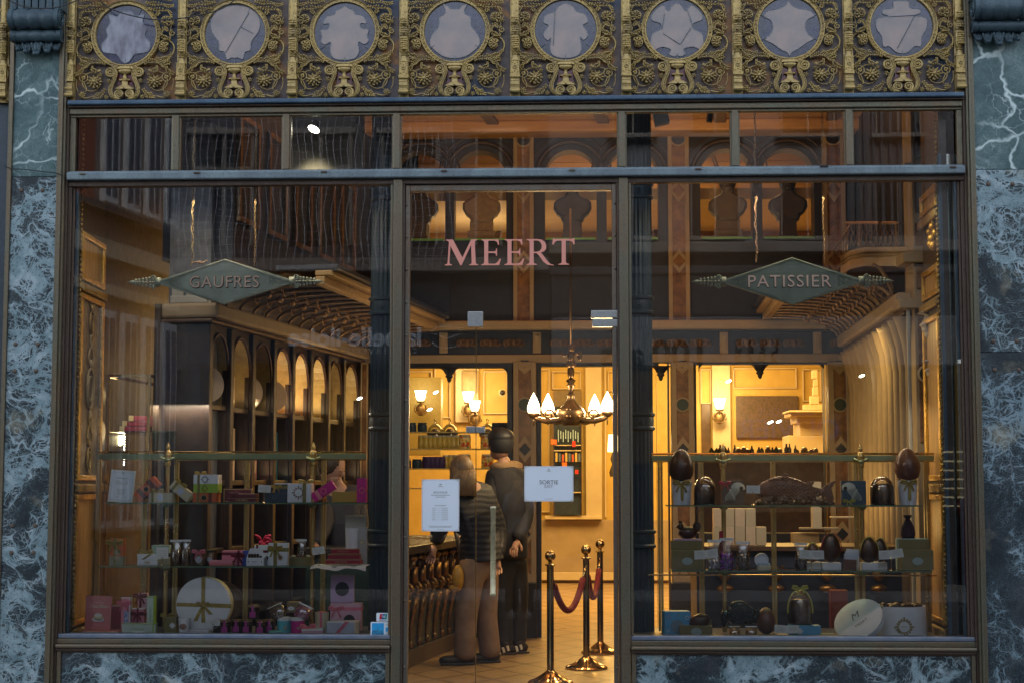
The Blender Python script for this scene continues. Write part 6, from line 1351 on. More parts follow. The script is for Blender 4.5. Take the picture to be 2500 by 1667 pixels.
# ---- brass display stands
def etagere(label, xl_, xr_, pytop, shelves, posts_, rail2=None, Y=.40):
    t = thing('display_stand', label, 'display stand'); X = lambda px: B(px, 1200, Y).x
    zt = ZZ(pytop, Y, (xl_+xr_)/2); zb_ = Z_SILL-.01; x0, x1 = X(xl_), X(xr_)
    s = M(); s.tube([(x0, Y, zt), (x1, Y, zt)], .007, 8); s.build('top_rail', CHROMB, t, smooth=True)
    s = M(); s.box(x0, x1, Y-.006, Y+.01, zt-.045, zt-.010); s.build('rail_plate', BRASS_G, t, bevel=.002)
    s = M(); s.box(x0, x1, Y-.009, Y+.0, zt-.052, zt-.046); s.build('rail_lip', CHROMB, t)
    for (px, rnd_) in posts_:
        x = X(px); s = M()
        if rnd_:
            s.lathe([(.014, zb_), (.014, zt-.09), (.020, zt-.085), (.022, zt-.06), (.017, zt-.045), (.024, zt-.02), (.020, zt+.004), (.010, zt+.012), (.013, zt+.028), (.011, zt+.04), (.004, zt+.058), (.001, zt+.064)], 20, (x, Y-.03, 0))
            s.build('turned_post', BRASS, t, smooth=True); s = M(); s.tube([(x-.045, Y-.035, zt-.035), (x-.02, Y-.04, zt-.045), (x, Y-.045, zt-.05), (x+.02, Y-.04, zt-.045), (x+.045, Y-.035, zt-.035)], .009, 6); s.ball((x, Y-.055, zt-.05), .018, .012, .014); s.build('scroll_clip', BRASS_G, t, smooth='all')
            s = M(); s.ball((x, Y-.045, ZZ(shelves[0], Y-.15)-.012), .028, .03, .018, 10, 6); s.ball((x, Y-.045, ZZ(shelves[1], Y-.15)-.014), .03, .03, .02, 10, 6); s.build('shelf_bracket', BRASS_G, t, smooth='all')
        else:
            s.box(x-.016, x-.001, Y, Y+.014, zb_, zt-.046); s.box(x+.001, x+.016, Y, Y+.014, zb_, zt-.046); s.build('flat_post', BRASS if px not in (600,) else BRASS_G, t, bevel=.002)
    if rail2: z = ZZ(rail2, Y, (xl_+xr_)/2); s = M(); s.box(x0-.03, x1, Y-.01, Y+.01, z-.010, z); s.build('lower_rail', CHROMB, t, bevel=.002)
    return t
E1 = etagere('brass window stand with glass shelves in the left display window', 236, 893, 1103, (1229, 1383), [(240, 0), (352, 0), (411, 1), (430, 0), (602, 0), (766, 1), (790, 0)])
E2 = etagere('brass window stand with glass shelves in the right display window', 1592, 2282, 1107, (1233, 1393), [(1612, 0), (1712, 0), (1765, 1), (1888, 0), (2101, 1), (2090, 0), (2262, 0)], 1401)
GZ = {}
def gshelf(label, key, px0, px1, py, y0=.14, y1=.40, par=None):
    z = ZZ(py, y0, (px0+px1)/2); GZ[key] = z; a = B(px0, py, y0).x; b = B(px1, py, y0).x; s = M(); s.box(a, b, y0, y1, z-.009, z); o = s.build('glass_shelf', GLASS_E, par)
    s = M(); s.box(a, b, y0-.0012, y0, z-.009, z); s.build('shelf_edge', mat('glass_edge_green', (.10, .20, .14), (.16, .22, .12), .15, 0, 4, 0), par); return z
gshelf('', 'L1', 258, 893, 1226, par=E1); gshelf('', 'L2', 240, 893, 1381, par=E1); gshelf('', 'R1', 1630, 2252, 1232, par=E2); gshelf('', 'R2', 1640, 2276, 1392, par=E2)
GZ['L3'] = ZZ(1549, .12, 550); GZ['R3'] = ZZ(1555, .12, 1950)
for (x0, x1, z) in ((xa+.05, XDL-.03, GZ['L3']), (XDR+.03, xb-.05, GZ['R3'])):
    s = M(); s.box(x0, x1, .07, .75, z-.05, z); s.build('window_floor', mat('window_floor_dark', (.03, .04, .05), (.05, .055, .06), .35), sf)
    s = M(); s.box(x0, x1, .73, .75, ZF, z-.051); s.build('window_bed', BLUED, sf)
# ================================================================ GOODS IN THE DISPLAY WINDOWS
def cm(name, c, ro=.5, v=.92, sc=12, **k): return mat('g_'+name, c, tuple(x*v for x in c), ro, 0, sc, .03, .0005, 3, **k)
WH = cm('white', (.84, .85, .88)); LIME = cm('lime', (.34, .52, .05)); ORA = cm('orange', (.62, .13, .04)); CRE = cm('cream', (.62, .57, .40)); NAVY = cm('navy', (.02, .045, .085)); MAG = cm('magenta', (.62, .01, .25)); PNK = cm('pink', (.78, .26, .34)); LPK = cm('lightpink', (.74, .44, .52)); LIL = cm('lilac', (.55, .38, .58)); GLD = cm('goldbox', (.55, .33, .06), .35); BURG = cm('burg', (.14, .018, .04)); REDC = cm('chocred', (.32, .006, .03)); OLV = cm('olive', (.22, .18, .07)); TURQ = cm('turq', (.12, .52, .60)); BLU = cm('blue', (.06, .10, .48)); SKY = cm('sky', (.12, .42, .68)); MBL = mat('marbled_white', (.62, .68, .78), (.42, .48, .60), .4, 0, 9, 0, det=8); CHOC = mat('chocolate', (.060, .022, .014), (.040, .016, .011), .36, 0, 30, .15, .001); CHOL = mat('milk_chocolate', (.15, .058, .036), (.11, .042, .028), .38, 0, 26, .2, .001); CHOD = mat('bronze_chocolate', (.022, .035, .045), (.015, .02, .025), .25, .4, 20, .2); COR = cm('coral', (.78, .22, .20)); MINT = cm('mint', (.52, .70, .50)); BRNW = cm('brownband', (.12, .03, .02)); CLO = cm('cloth', (.66, .62, .64)); GOLDR = cm('goldring', (.48, .36, .16)); BLKC = cm('blackc', (.008, .008, .012)); PINKD = cm('tagmagenta', (.48, .03, .30)); JAM = cm('jam', (.06, .012, .018), .2); LIDG = mat('jar_lid_gold', (.42, .30, .12), (.3, .2, .08), .3, .8, 12, 0)
RG = mat('ribbon_gold', (.42, .31, .07), (.30, .21, .045), .35, .1, 50, .2); ROL = mat('ribbon_olive', (.26, .22, .06), (.18, .15, .04), .4, .1, 50, .2); RPK = mat('ribbon_pink', (.80, .22, .30), (.68, .16, .24), .45, 0, 50, .2); RBU = mat('ribbon_burgundy', (.20, .006, .03), (.14, .004, .02), .45, 0, 50, .2); RYE = mat('ribbon_yellow', (.50, .46, .08), (.4, .36, .06), .4, 0, 50, .2)
GRP = 'sweets and gift boxes in the display windows'
def bow(par, x, y, z, s_, m, lean=0, tails=True, front=True):
    b = M()
    for sg in (-1, 1):
        b.tube([(0, 0, 0), (sg*s_*.35, -s_*.15, s_*.28), (sg*s_*.85, -s_*.12, s_*.34), (sg*s_*.95, -s_*.05, s_*.08), (sg*s_*.5, 0, -.02*s_), (0, 0, 0)], [s_*.06, s_*.14, s_*.17, s_*.15, s_*.12, s_*.06], 6, flat=.45)
        if tails: b.tube([(0, 0, 0), (sg*s_*.35, -s_*.2, -s_*.35), (sg*s_*.6, -s_*.12, -s_*.95)], [s_*.08, s_*.12, s_*.10], 5, flat=.3)
    b.ball((0, -s_*.1, 0), s_*.16, s_*.14, s_*.16, 8, 6)
    o = b.build('bow', m, par, smooth='all'); o.location = (x, y, z); o.rotation_euler = (0, lean, 0); return o
def seal(par, x, z, r, m1, m2, y=-.0008, n=12):
    b = M(); b.tube([(r*.66*cos(a), 0, r*.66*sin(a)) for a in [2*pi*i/24 for i in range(24)]], r*.055, 4, closed=True)
    for i in range(n): a = 2*pi*i/n; b.ball((cos(a)*r*.84, 0, sin(a)*r*.84), r*.13, .0008, r*.13, 6, 4)
    for i in range(4): a = pi/2*i+pi/2; b.ball((cos(a)*r*1.0, 0, sin(a)*r*1.0), r*.12, .0008, r*.12, 6, 4)
    o = b.build('seal_ornament', m1, par, smooth='all'); o.location = (x, y, z)
    b = M(); b.lathe([(r*.6, 0), (r*.6, .0007)], 20, T=TR(0, 0, 0, pi/2)); o = b.build('seal_disc', m2, par); o.location = (x, y+.0004, z)
def gift(name, label, cat, px, key, w, h, m, dep=40, Y=.24, ang=0, rz=0, rib=(), bows=(), seals=(), bands=(), lid=None, txt=None, up=0, roundel=None, oval=None, grp=GRP):
    k = MS(Y); W, H, Dp = w*k, h*k, dep*k; a = radians(ang)
    cor = [(x*cos(a)-z*sin(a), x*sin(a)+z*cos(a)) for x in (-W/2, W/2) for z in (0, H)]; lift = -min(c[1] for c in cor)
    mx_ = (min(c[0] for c in cor)+max(c[0] for c in cor))/2
    t = thing(name, label, cat, (B(px, 1250, Y).x-mx_, Y, GZ[key]+up*k+lift+.0006), (0, -a, radians(rz)), grp)
    s = M(); s.box(-W/2, W/2, 0, Dp, 0, H if not lid else H*(1-lid[1])); s.build('box_body', m, t, bevel=.0015)
    if lid: s = M(); s.box(-W/2-.0012, W/2+.0012, -.0012, Dp+.0012, H*(1-lid[1])+.0003, H); s.build('box_lid', lid[0], t, bevel=.0012)
    for (kind, f, wd, mm) in rib:
        s = M()
        if kind == 'v': s.box(-W/2+W*f-wd*k/2, -W/2+W*f+wd*k/2, -.0022, Dp+.0022, -.0, H+.0016)
        elif kind == 'd': s.prism([(-W/2+W*(f-.2), 0), (-W/2+W*(f-.2)+wd*k*1.4, 0), (-W/2+W*(f+.2)+wd*k*1.4, H), (-W/2+W*(f+.2), H)], -.0022, -.001)
        else: s.box(-W/2-.0022, W/2+.0022, -.0022, Dp+.0022, H*f-wd*k/2, H*f+wd*k/2)
        s.build('ribbon', mm, t)
    for (f0, f1, mm) in bands: s = M(); s.box(-W/2+W*f0, -W/2+W*f1, -.0016, Dp+.0016, -.0004, H+.0008); s.build('band', mm, t)
    for (fx, fz, sz, mm) in bows: bow(t, -W/2+W*fx, -.004 if fz < .98 else Dp*.3, H*fz+(.0 if fz < .98 else .004), sz*k, mm)
    for (fx, fz, r, m1, m2) in seals: seal(t, -W/2+W*fx, H*fz, r*k, m1, m2, -.0028)
    if roundel: fx, fz, r, mm = roundel; s = M(); s.lathe([(r*k, 0), (r*k, .0012)], 32, T=TR(-W/2+W*fx, -.0005, H*fz, pi/2)); s.build('roundel', mm, t)
    if oval: fx, fz, rx, rz_, mm = oval; s = M(); s.prism(circ(-W/2+W*fx, H*fz, rx*k, 24, rz=rz_*k), -.0022, -.0012); s.build('oval_label', mm, t); lines(t, [(-W/2+W*fx-rx*k*.4, -W/2+W*fx+rx*k*.4, H*fz-rz_*k*.2, .0012), (-W/2+W*fx-rx*k*.15, -W/2+W*fx+rx*k*.15, H*fz+rz_*k*.3, .0025)], -.0023)
    if txt:
        st, mm, fw, fx, fz = txt[:5]; r_ = txt[5] if len(txt) > 5 else 0
        text('lettering', st, mm, t, w=(H if r_ else W)*fw, loc=(-W/2+W*fx, -.0022, H*fz), rot=(pi/2, -r_, 0), bold=.01)
    t['_w'] = W; t['_h'] = H; del t['_w']; del t['_h']
    return t, W, H, Dp, k
def cylinder(name, label, cat, px, key, w, h, m, Y=.24, w2=None, lid=None, lidh=.2, rim=None, up=0, grp=GRP, rings=()):
    k = MS(Y); R = w*k/2; R2 = (w2 or w)*k/2; H = h*k; t = thing(name, label, cat, (B(px, 1250, Y).x, Y+R, GZ[key]+up*k+.0004), group=grp)
    s = M(); s.lathe([(R2, 0), (R, H*(1-lidh) if lid else H)]+([(R*.96, H), (R*.94, H-.004)] if not lid else []), 36); s.build('body', m, t, smooth=True)
    if lid: s = M(); s.lathe([(R*1.04, H*(1-lidh)+.0004), (R*1.04, H-.001), (R*1.0, H)], 36); s.build('lid', lid, t, smooth=True)
    if rim: s = M(); s.tube([(R*cos(a), R*sin(a), H) for a in [2*pi*i/32 for i in range(32)]], .0022, 5, closed=True); s.build('rim', rim, t, smooth='all')
    return t, R, H, k
def cardh(label, px, key, w, h, pyt, ang=0, Y=.20, open_=False, stand=True):
    k = MS(Y); zt = ZZ(pyt, Y, px); t = thing('price_card', label, 'price card', (B(px, 1200, Y).x, Y, GZ[key]), group='white price cards on little brass stands'); W, H = w*k, h*k; z0 = zt-GZ[key]-H
    if open_:
        for sg in (-1, 1):
            s = M(); s.box(0 if sg > 0 else -W/2, W/2 if sg > 0 else 0, 0, .0012, 0, H); o = s.build('card_leaf', CARD, t); o.location = (0, 0, z0); o.rotation_euler = (0, -radians(ang+(4*sg)), radians(-14*sg))
            l_ = lines(t, [((.12 if sg > 0 else -.40)*W, (.40 if sg > 0 else -.12)*W, H*f, .0012) for f in (.35, .5, .65, .8)], -.0004); l_.location = (0, 0, z0); l_.rotation_euler = (0, -radians(ang+(4*sg)), radians(-14*sg))
    else:
        s = M(); s.box(-W/2, W/2, 0, .0012, 0, H); o = s.build('card_leaf', CARD, t); o.location = (0, 0, z0); o.rotation_euler = (0, -radians(ang), 0)
        l_ = lines(t, [(-W*.34, W*.34, H*f, .0012) for f in (.3, .5, .7)], -.0004); l_.location = (0, 0, z0); l_.rotation_euler = (0, -radians(ang), 0)
    if stand:
        s = M(); s.lathe([(.013, 0), (.012, .003), (.003, .006), (.0018, .012), (.0018, max(z0-.01, .014))], 14); s.tube([(.006*cos(a), -.001, max(z0, .016)+.006*sin(a)*1.6) for a in [2*pi*i/14 for i in range(14)]], .0011, 4, closed=True); s.build('brass_stand', CHROMB, t, smooth=True)
    return t
def pouch(label, px, key, w, h, Y, cont, m, fold=WH, up=0, balls=False, ang=0, cat='bag of sweets'):
    k = MS(Y); W, H = w*k, h*k; t = thing('sweet_bag', label, cat, (B(px, 1250, Y).x, Y+.02, GZ[key]+up*k), (0, -radians(ang), 0), GRP)
    hc = H*cont; s = M(); rnd = random.Random(int(px)); r = W*.115 if not balls else W*.16
    z = r*.8; row = 0
    while z < hc:
        for i in range(4 if not balls else 3):
            for j in range(2): s.ball((-W*.36+W*.72*(i+(.25 if row % 2 else 0))/(3.4 if not balls else 2.4)+rnd.uniform(-.002, .002), -.006+j*.014, z+rnd.uniform(-.002, .002)), r, r*.9, r, 8, 6)
        z += r*1.45; row += 1
    s.build('sweets', m, t, smooth='all')
    b = M(); n = 20; vs = []; fs = []
    for (zz, a_, b_) in ((0, .44, .020), (H*.15, .50, .024), (hc, .48, .022), (H*.8, .42, .008), (H*.93, .50, .002), (H, .52, .0015)):
        vs += [(W*a_*cos(2*pi*i/n), b_*sin(2*pi*i/n), zz) for i in range(n)]
    for j in range(5): fs += [(j*n+i, j*n+(i+1) % n, (j+1)*n+(i+1) % n, (j+1)*n+i) for i in range(n)]
    b.add(vs, fs); b.build('cellophane', CELLO, t, smooth='all')
    b = M(); b.box(-W*.52, W*.52, -.003, .003, H*.92, H); b.build('header_fold', fold, t, bevel=.001)
    return t
# ---------- left window, upper glass shelf
t = thing('framed_price_list', 'white framed price list leaning at the left end of the upper left shelf', 'price list', (B(292, 1250, .2).x, .20, GZ['L1']), (radians(-6), radians(4), 0)); k = MS(.2); W, H = 62*k, 80*k
s = M(); s.box(-W/2, W/2, 0, .006, 0, H); s.build('frame', cm('frame_ivory', (.72, .66, .56)), t, bevel=.001); s = M(); s.box(-W/2+.006, W/2-.006, -.0008, 0, .006, H-.006); s.build('sheet', PAPER, t)
corners(t, -W/2+.012, W/2-.012, .012, H-.012, -.0010, .008); lines(t, [(-.035, .035, H*f, .0018) for f in (.76, .74)]+[(-.04, -.015+.01*i, H*(.66-.03*i), .0018) for i in range(4)]+[(.022, .035, H*(.66-.03*i), .0018) for i in range(4)]+[(-.032, .032, H*.40, .0022)]+[(-.026+.002*i, .026-.002*i, H*(.36-.03*i), .0016) for i in range(5)]+[(-.03, -.01, H*.17, .0016), (.025, .035, H*.17, .0016), (-.006, .006, H*.9, .006)], -.0010)
gift('orange_gift_box', 'orange banded box tilted on its corner by the price list', 'box', 356, 'L1', 66, 27, ORA, 26, .25, ang=42, bands=[(.18, .34, BRNW), (.66, .84, BRNW)], seals=[(.5, .5, 9, GOLDR, BLKC)])
gift('cream_gift_box', 'flat cream box with gold bow lying under the tilted cream box', 'box', 392, 'L1', 57, 24, CRE, 34, .22, lid=(cm('tanlid', (.5, .34, .18)), .06), rib=[('v', .14, 6, ROL)], bows=[(.30, 1, 17, RG)], oval=(.47, .5, 7, 9, cm('paleblue', (.55, .62, .78))))
gift('cream_gift_box', 'cream box tilted steeply with a gold bow on its upper edge', 'box', 440, 'L1', 58, 23, CRE, 30, .26, ang=-38, rib=[('v', .17, 7, ROL)], bows=[(.28, 1, 17, RG)], oval=(.5, .5, 7, 8, cm('paleblue', (.55, .62, .78))))
gift('orange_gift_box', 'orange box with brown bands at the foot of the three box stack', 'box', 499, 'L1', 59, 23, ORA, 44, .23, bands=[(.66, .80, BRNW)], rib=[('v', .22, 6, ROL)], seals=[(.47, .5, 9.5, GOLDR, BLKC)])
gift('lime_gift_box', 'lime green box in the middle of the three box stack', 'box', 501, 'L1', 61, 21.5, LIME, 44, .23, up=23.4, rib=[('v', .22, 6, ROL)], seals=[(.47, .5, 8, ROL, LIME)])
gift('white_gift_box', 'white box with gold bow on top of the three box stack', 'box', 501, 'L1', 61, 22.5, WH, 44, .23, up=45.2, rib=[('v', .21, 6, ROL)], bows=[(.24, 1, 15, RG)], seals=[(.47, .48, 9, NAVY, WH)])
gift('caramel_box', 'large burgundy box with gold edges standing behind the caramels boxes', 'box', 580, 'L1', 70, 33, BURG, 8, .32, rib=[('h', .955, 2, GOLDR), ('h', .06, 2, GOLDR), ('v', .015, 2, GOLDR), ('v', .985, 2, GOLDR)])
gift('caramel_box', 'flat burgundy box lettered CARAMELS in gold', 'box', 590, 'L1', 67, 11, BURG, 40, .21, rib=[('h', .93, 1, GOLDR), ('h', .08, 1, GOLDR)], txt=('CARAMELS', GOLDR, .48, .5, .5))
gift('caramel_box', 'upper flat burgundy box with a dark bow over the CARAMELS box', 'box', 592, 'L1', 66, 10, BURG, 36, .215, up=11.5, lid=(cm('tanlid', (.5, .34, .18)), .15), bows=[(.16, .9, 11, BURG)])
cardh('price card before the navy boxes on the upper left shelf', 645, 'L1', 31, 18, 1183, -3)
gift('navy_gift_box', 'wide navy box with a small crest on the upper left shelf', 'box', 672, 'L1', 56, 24, NAVY, 44, .26, seals=[(.46, .5, 6, cm('crestblue', (.08, .12, .18)), NAVY)])
gift('navy_gift_box', 'small navy box with white lid and gold bow on the wide navy box', 'box', 686, 'L1', 31, 22, NAVY, 34, .27, up=24.5, lid=(WH, .12), rib=[('h', .55, 8, ROL)], bows=[(.12, .55, 14, RG)])
gift('white_gift_box', 'square white box with ornate round seal and gold ribbon', 'box', 730, 'L1', 58, 46, WH, 46, .21, rib=[('v', .72, 9, ROL)], bows=[(.74, 1, 19, RG)], seals=[(.47, .52, 15, cm('sealbrown', (.22, .14, .1)), WH)])
gift('magenta_gift_box', 'magenta box tilted upward beside the white seal box', 'box', 788, 'L1', 62, 23, MAG, 26, .23, ang=34, bands=[(.19, .34, cm('salmonb', (.8, .25, .28)))], seals=[(.52, .5, 8.5, COR, MAG)])
gift('gold_gift_box', 'plain gold box near the right end of the upper left shelf', 'box', 839, 'L1', 58, 26, GLD, 40, .24)
gift('magenta_gift_box', 'upright magenta box at the right end of the upper left shelf', 'box', 882, 'L1', 23, 59, MAG, 24, .20, seals=[(.55, .5, 8.5, COR, MAG)])
# ---------- left window, lower glass shelf
t, W, H, Dp, k = gift('orange_gift_box', 'upright orange and grey box with a gold bow, first on the lower left shelf', 'box', 286, 'L2', 34, 64, ORB, 24, .24, rib=[('v', .38, 6, ROL)], bows=[(.38, .80, 22, RG)])
s = M(); s.box(-W/2-.001, W/2+.001, -.0016, Dp, 0, H*.34); s.build('grey_base', cm('olivegrey', (.30, .29, .2)), t); s = M(); s.ball((W*.12, -.003, H*.5), W*.2, .002, H*.13, 10, 7); s.ball((W*.1, -.003, H*.25), W*.24, .002, H*.1, 10, 7); s.build('printed_animal', cm('drab', (.42, .36, .24)), t, smooth='all')
gift('white_gift_box', 'lower flat white box of the ribboned pair on the lower left shelf', 'box', 362, 'L2', 50, 13, WH, 44, .23, oval=(.5, .5, 8, 4, CRE)); gift('white_gift_box', 'upper flat white box tied with a gold bow', 'box', 361, 'L2', 49, 13, WH, 42, .235, up=13.6, rib=[('d', .4, 6, ROL)], bows=[(.35, 1, 20, RG)], lid=(WH, .3))
gift('mint_gift_box', 'pale mint box behind the white ribboned boxes', 'box', 393, 'L2', 44, 20, cm('mintgrey', (.36, .48, .40)), 26, .32, up=27); gift('white_gift_box', 'small white box under the price card', 'box', 402, 'L2', 28, 18, CRE, 30, .26)
cardh('price card over the small white box on the lower left shelf', 399, 'L2', 30, 28, 1335, 0)
NUT = mat('nuts', (.16, .08, .035), (.30, .18, .09), .5, 0, 70, .3); pouch('bag of caramel nuts, left of the pair', 429, 'L2', 28, 62, .22, .62, NUT); pouch('bag of caramel nuts, right of the pair', 452, 'L2', 26, 62, .24, .55, NUT)
def jar(label, px, key, w, h, cont, lid, Y=.22, up=0, tagm=None, bowm=None, lab=None):
    t, R, H, k = cylinder('glass_jar', label, 'jar', px, key, w, h, cont, Y, lid=lid, lidh=.16, up=up); s = M(); s.lathe([(R*1.03, 0), (R*1.05, H*.1), (R*1.05, H*.72), (R*.9, H*.83)], 30, cap=False); s.build('glass', GLASS_T, t, smooth=True)
    if tagm: s = M(); s.box(-w*.30*k, w*.30*k, -R-.0042, -R-.003, H*.12, H*.52); s.box(-w*.10*k, w*.10*k, -R-.0042, -R-.003, H*.52, H*.98); s.build('tag', tagm, t, bevel=.0008)
    if bowm: bow(t, 0, -R-.003, H*.84, w*.5*k, bowm)
    if lab: s = M(); s.lathe([(w*.24*k, 0), (w*.24*k, .0012)], 24, T=TR(0, -R-.003, H*.38, pi/2)); s.build('label', lab, t)
    return t
jar('squat jar of chocolates with a pink bow and round label', 487, 'L2', 34, 37, NUT, BLKC, bowm=RPK, lab=cm('greylabel', (.5, .52, .55))); jar('second squat jar half behind, with a black lid', 514, 'L2', 26, 36, NUT, BLKC, .27, lab=cm('greylabel', (.5, .52, .55)))
gift('pink_gift_box', 'coral pink box tied with a burgundy bow', 'box', 568, 'L2', 50, 35, PNK, 30, .26, rib=[('h', .78, 6, RBU), ('v', .82, 6, RBU)], bows=[(.80, .6, 17, RBU)]); gift('pink_gift_box', 'flat coral pink box lying in front of the bowed pink box', 'box', 540, 'L2', 55, 12, COR, 40, .18, lid=(PNK, .55))
gift('blue_gift_box', 'plain blue box behind the pink boxes', 'box', 597, 'L2', 22, 35, BLU, 20, .27)
t, W, H, Dp, k = gift('open_white_box', 'open white box showing dark sweets, with blue emblems', 'box', 624, 'L2', 43, 20, WH, 40, .18, txt=('MEERT', cm('bluegrey', (.3, .36, .5)), .3, .5, .5)); s = M(); s.prism([(-W/2, H), (W/2, H), (W*.40, H+22*k), (-W*.32, H+22*k)], .012, .014); s.build('raised_lid', WH, t); s = M()
for i in range(9): s.ball((-W*.33+(i % 5)*W*.16, .006, H+.004+(i//5)*.012), .010, .010, .008, 7, 5)
s.build('sweets', CHOC, t, smooth='all'); s = M(); s.ball((-W*.38, -.002, H*.5), .003, .001, .006); s.ball((W*.38, -.002, H*.5), .003, .001, .006); s.build('emblem', NAVY, t)
gift('white_gift_box', 'white box with a burgundy ribbon behind the open box', 'box', 641, 'L2', 38, 48, WH, 14, .28, rib=[('h', .68, 6, RBU), ('v', .18, 5, RBU)], seals=[(.8, .35, 5, BURG, CHOC)])
gift('white_gift_box', 'tall white box with a picture window and olive gold bow', 'box', 680, 'L2', 48, 54, WH, 20, .24, rib=[('v', .36, 9, ROL), ('h', .70, 9, ROL)], bows=[(.36, .72, 19, RG)], seals=[(.62, .34, 8, CRE, NUT)])
t, R, H, k = cylinder('olive_tin', 'round open olive box of truffles on the lower left shelf', 'box', 732, 'L2', 58, 21, OLV, .17, rim=OLV); s = M()
for i, (x, m_) in enumerate(((-.6, 0), (-.25, 1), (.1, 1), (.45, 1), (.65, 0))): s.ball((x*R, -R*.2, H+.002), R*.22, R*.22, R*.16, 9, 6)
s.build('truffles', CHOL, t, smooth='all'); s = M(); s.ball((-.62*R, -R*.3, H+.003), R*.2, R*.2, R*.15, 9, 6); s.ball((.62*R, -R*.3, H+.003), R*.2, R*.2, R*.15, 9, 6); s.build('white_truffles', CRE, t, smooth='all')
pouch('small bag of dark sweets standing behind the olive box', 736, 'L2', 24, 62, .30, .5, CHOC)
cardh('tilted price card left of the red chocolate boxes', 780, 'L2', 31, 18, 1334, 8)
GS = GOLDR
for i, (px, w, up, h, st, lb) in enumerate(((838, 84, 4, 10.5, 'CHOCOLATS', 'lowest dark red box lettered CHOCOLATS'), (840, 78, 15, 12, None, 'middle dark red box of the chocolate stack'), (843, 68, 28, 12, 'CHOCOLATS', 'topmost dark red box, its lid edge gold'))):
    gift('chocolate_box', lb+' on the white cloth', 'box', px, 'L2', w, h, REDC, 40-6*i, .20+.02*i, up=up, rz=[-3, 2, 4][i], rib=[('h', .95, 1, GS), ('h', .05, 1, GS)], txt=(st, GS, .36, .45, .5) if st else None, lid=(cm('lidred', (.25, .01, .02)), .1))
t = thing('white_cloth', 'crumpled white paper cloth under the dark red chocolate boxes', 'cloth', (B(828, 1250, .15).x, .15, GZ['L2'])); k = MS(.15); s = M(); n = 28; vs = []; fs = []
for i in range(n+1):
    u = i/n; x = (-68+136*u)*k
    for j, (y, z) in enumerate(((-.025, -.018+.008*sin(u*11)), (-.012, .002), (.2, .003))): vs.append((x, y+.006*sin(u*17+j), z+.002*sin(u*23)))
for i in range(n):
    for j in range(2): fs.append((i*3+j, (i+1)*3+j, (i+1)*3+j+1, i*3+j+1))
s.add(vs, fs); s.build('cloth_sheet', CLO, t, smooth='all')
cylinder('paper_cup', 'large white paper cup behind the red chocolate boxes', 'cup', 859, 'L2', 36, 88, WH, .34, 28, rim=WH); gift('white_gift_box', 'pale carton with a gold seal at the right end of the lower left shelf', 'box', 886, 'L2', 20, 90, cm('palegrey', (.5, .48, .46)), 14, .36, seals=[(.4, .6, 7, GOLDR, CRE)])
gift('pale_bag', 'large pale carton standing high behind the paper cup', 'box', 868, 'L2', 50, 118, cm('palegrey', (.5, .48, .46)), 10, .38)
s_ = thing('magenta_tissue', 'crumpled magenta tissue flower behind the white boxes', 'tissue', (B(641, 1250, .5).x, .52, GZ['L2']+.03)); s = M(); rnd = random.Random(4); k = MS(.5)
for i in range(26): s.ball((rnd.uniform(-18, 18)*k, rnd.uniform(-.02, .02), (30+rnd.uniform(-24, 26))*k), rnd.uniform(5, 11)*k, .01, rnd.uniform(3, 8)*k, 7, 5, R=Euler((rnd.random()*3, rnd.random()*3, 0)).to_matrix())
s.build('folds', cm('tissue', (.50, .01, .08)), s_, smooth='all')
# ---------- left window floor
t, W, H, Dp, k = gift('pink_book', 'pink book titled Chez Méert with a drawn cake, standing upright', 'book', 245, 'L3', 66, 82, cm('bookpink', (.62, .20, .20)), 5, .16, ang=-1.5, rz=-4, up=9, txt=('Chez Méert', CRE, .72, .54, .70))
lines(t, [(-W*.14, W*.22, H*.80, .004), (-W*.02, W*.12, H*.87, .0015), (-W*.35, W*.42, H*.655, .0012), (-W*.1, W*.3, H*.14, .0014)], -.0008, cm('pinkpale', (.78, .42, .42)))
s = M(); s.ball((.02*W, -.003, H*.30), W*.24, .002, H*.065, 16, 6); s.build('drawn_plate', cm('platewhite', (.75, .78, .9)), t, smooth='all')
s = M(); s.prism(circ(.02*W, H*.36, W*.19, 20, rz=H*.075), -.0052, -.0035); s.build('drawn_cake', cm('cakeyellow', (.62, .52, .28)), t); s = M(); s.prism(circ(.02*W, H*.43, W*.15, 20, rz=H*.06), -.0062, -.0053); s.build('drawn_top', cm('cakecream', (.74, .68, .6)), t)
s = M(); s.prism(circ(.02*W, H*.325, W*.185, 20, pi, 2*pi, rz=H*.045), -.0060, -.0053); s.build('drawn_shade', cm('cakebrown', (.35, .24, .16)), t)
gift('pink_book', 'pink book lying flat with white pages, under the standing book', 'book', 250, 'L3', 90, 8, cm('pages', (.78, .76, .74)), 60, .12, lid=(cm('bookcoral', (.75, .30, .26)), .25)); gift('pink_book', 'second flat pink book lying partly under the first', 'book', 276, 'L3', 62, 4, cm('bookcoral', (.75, .30, .26)), 30, .11)
gift('pink_gift_box', 'square dusty pink box with white edges behind the pink book', 'box', 292, 'L3', 32, 64, cm('dusty', (.46, .16, .20)), 12, .30, rib=[('h', .98, 2, WH), ('v', .94, 2, WH)]); t, W, H, Dp, k = gift('pink_gift_box', 'tall slim pink box with a light pink bow and printed panel', 'box', 311, 'L3', 22, 80, PNK, 20, .22, up=6, rib=[('h', .985, 2, WH), ('v', .97, 2, WH)], bows=[(.35, .80, 19, RPK)]); s = M(); s.box(-W*.18, W*.35, -.0012, 0, H*.04, H*.6); s.build('printed_panel', mat('printed_panel', (.55, .58, .75), (.06, .08, .3), .5, 0, 95, 0), t)
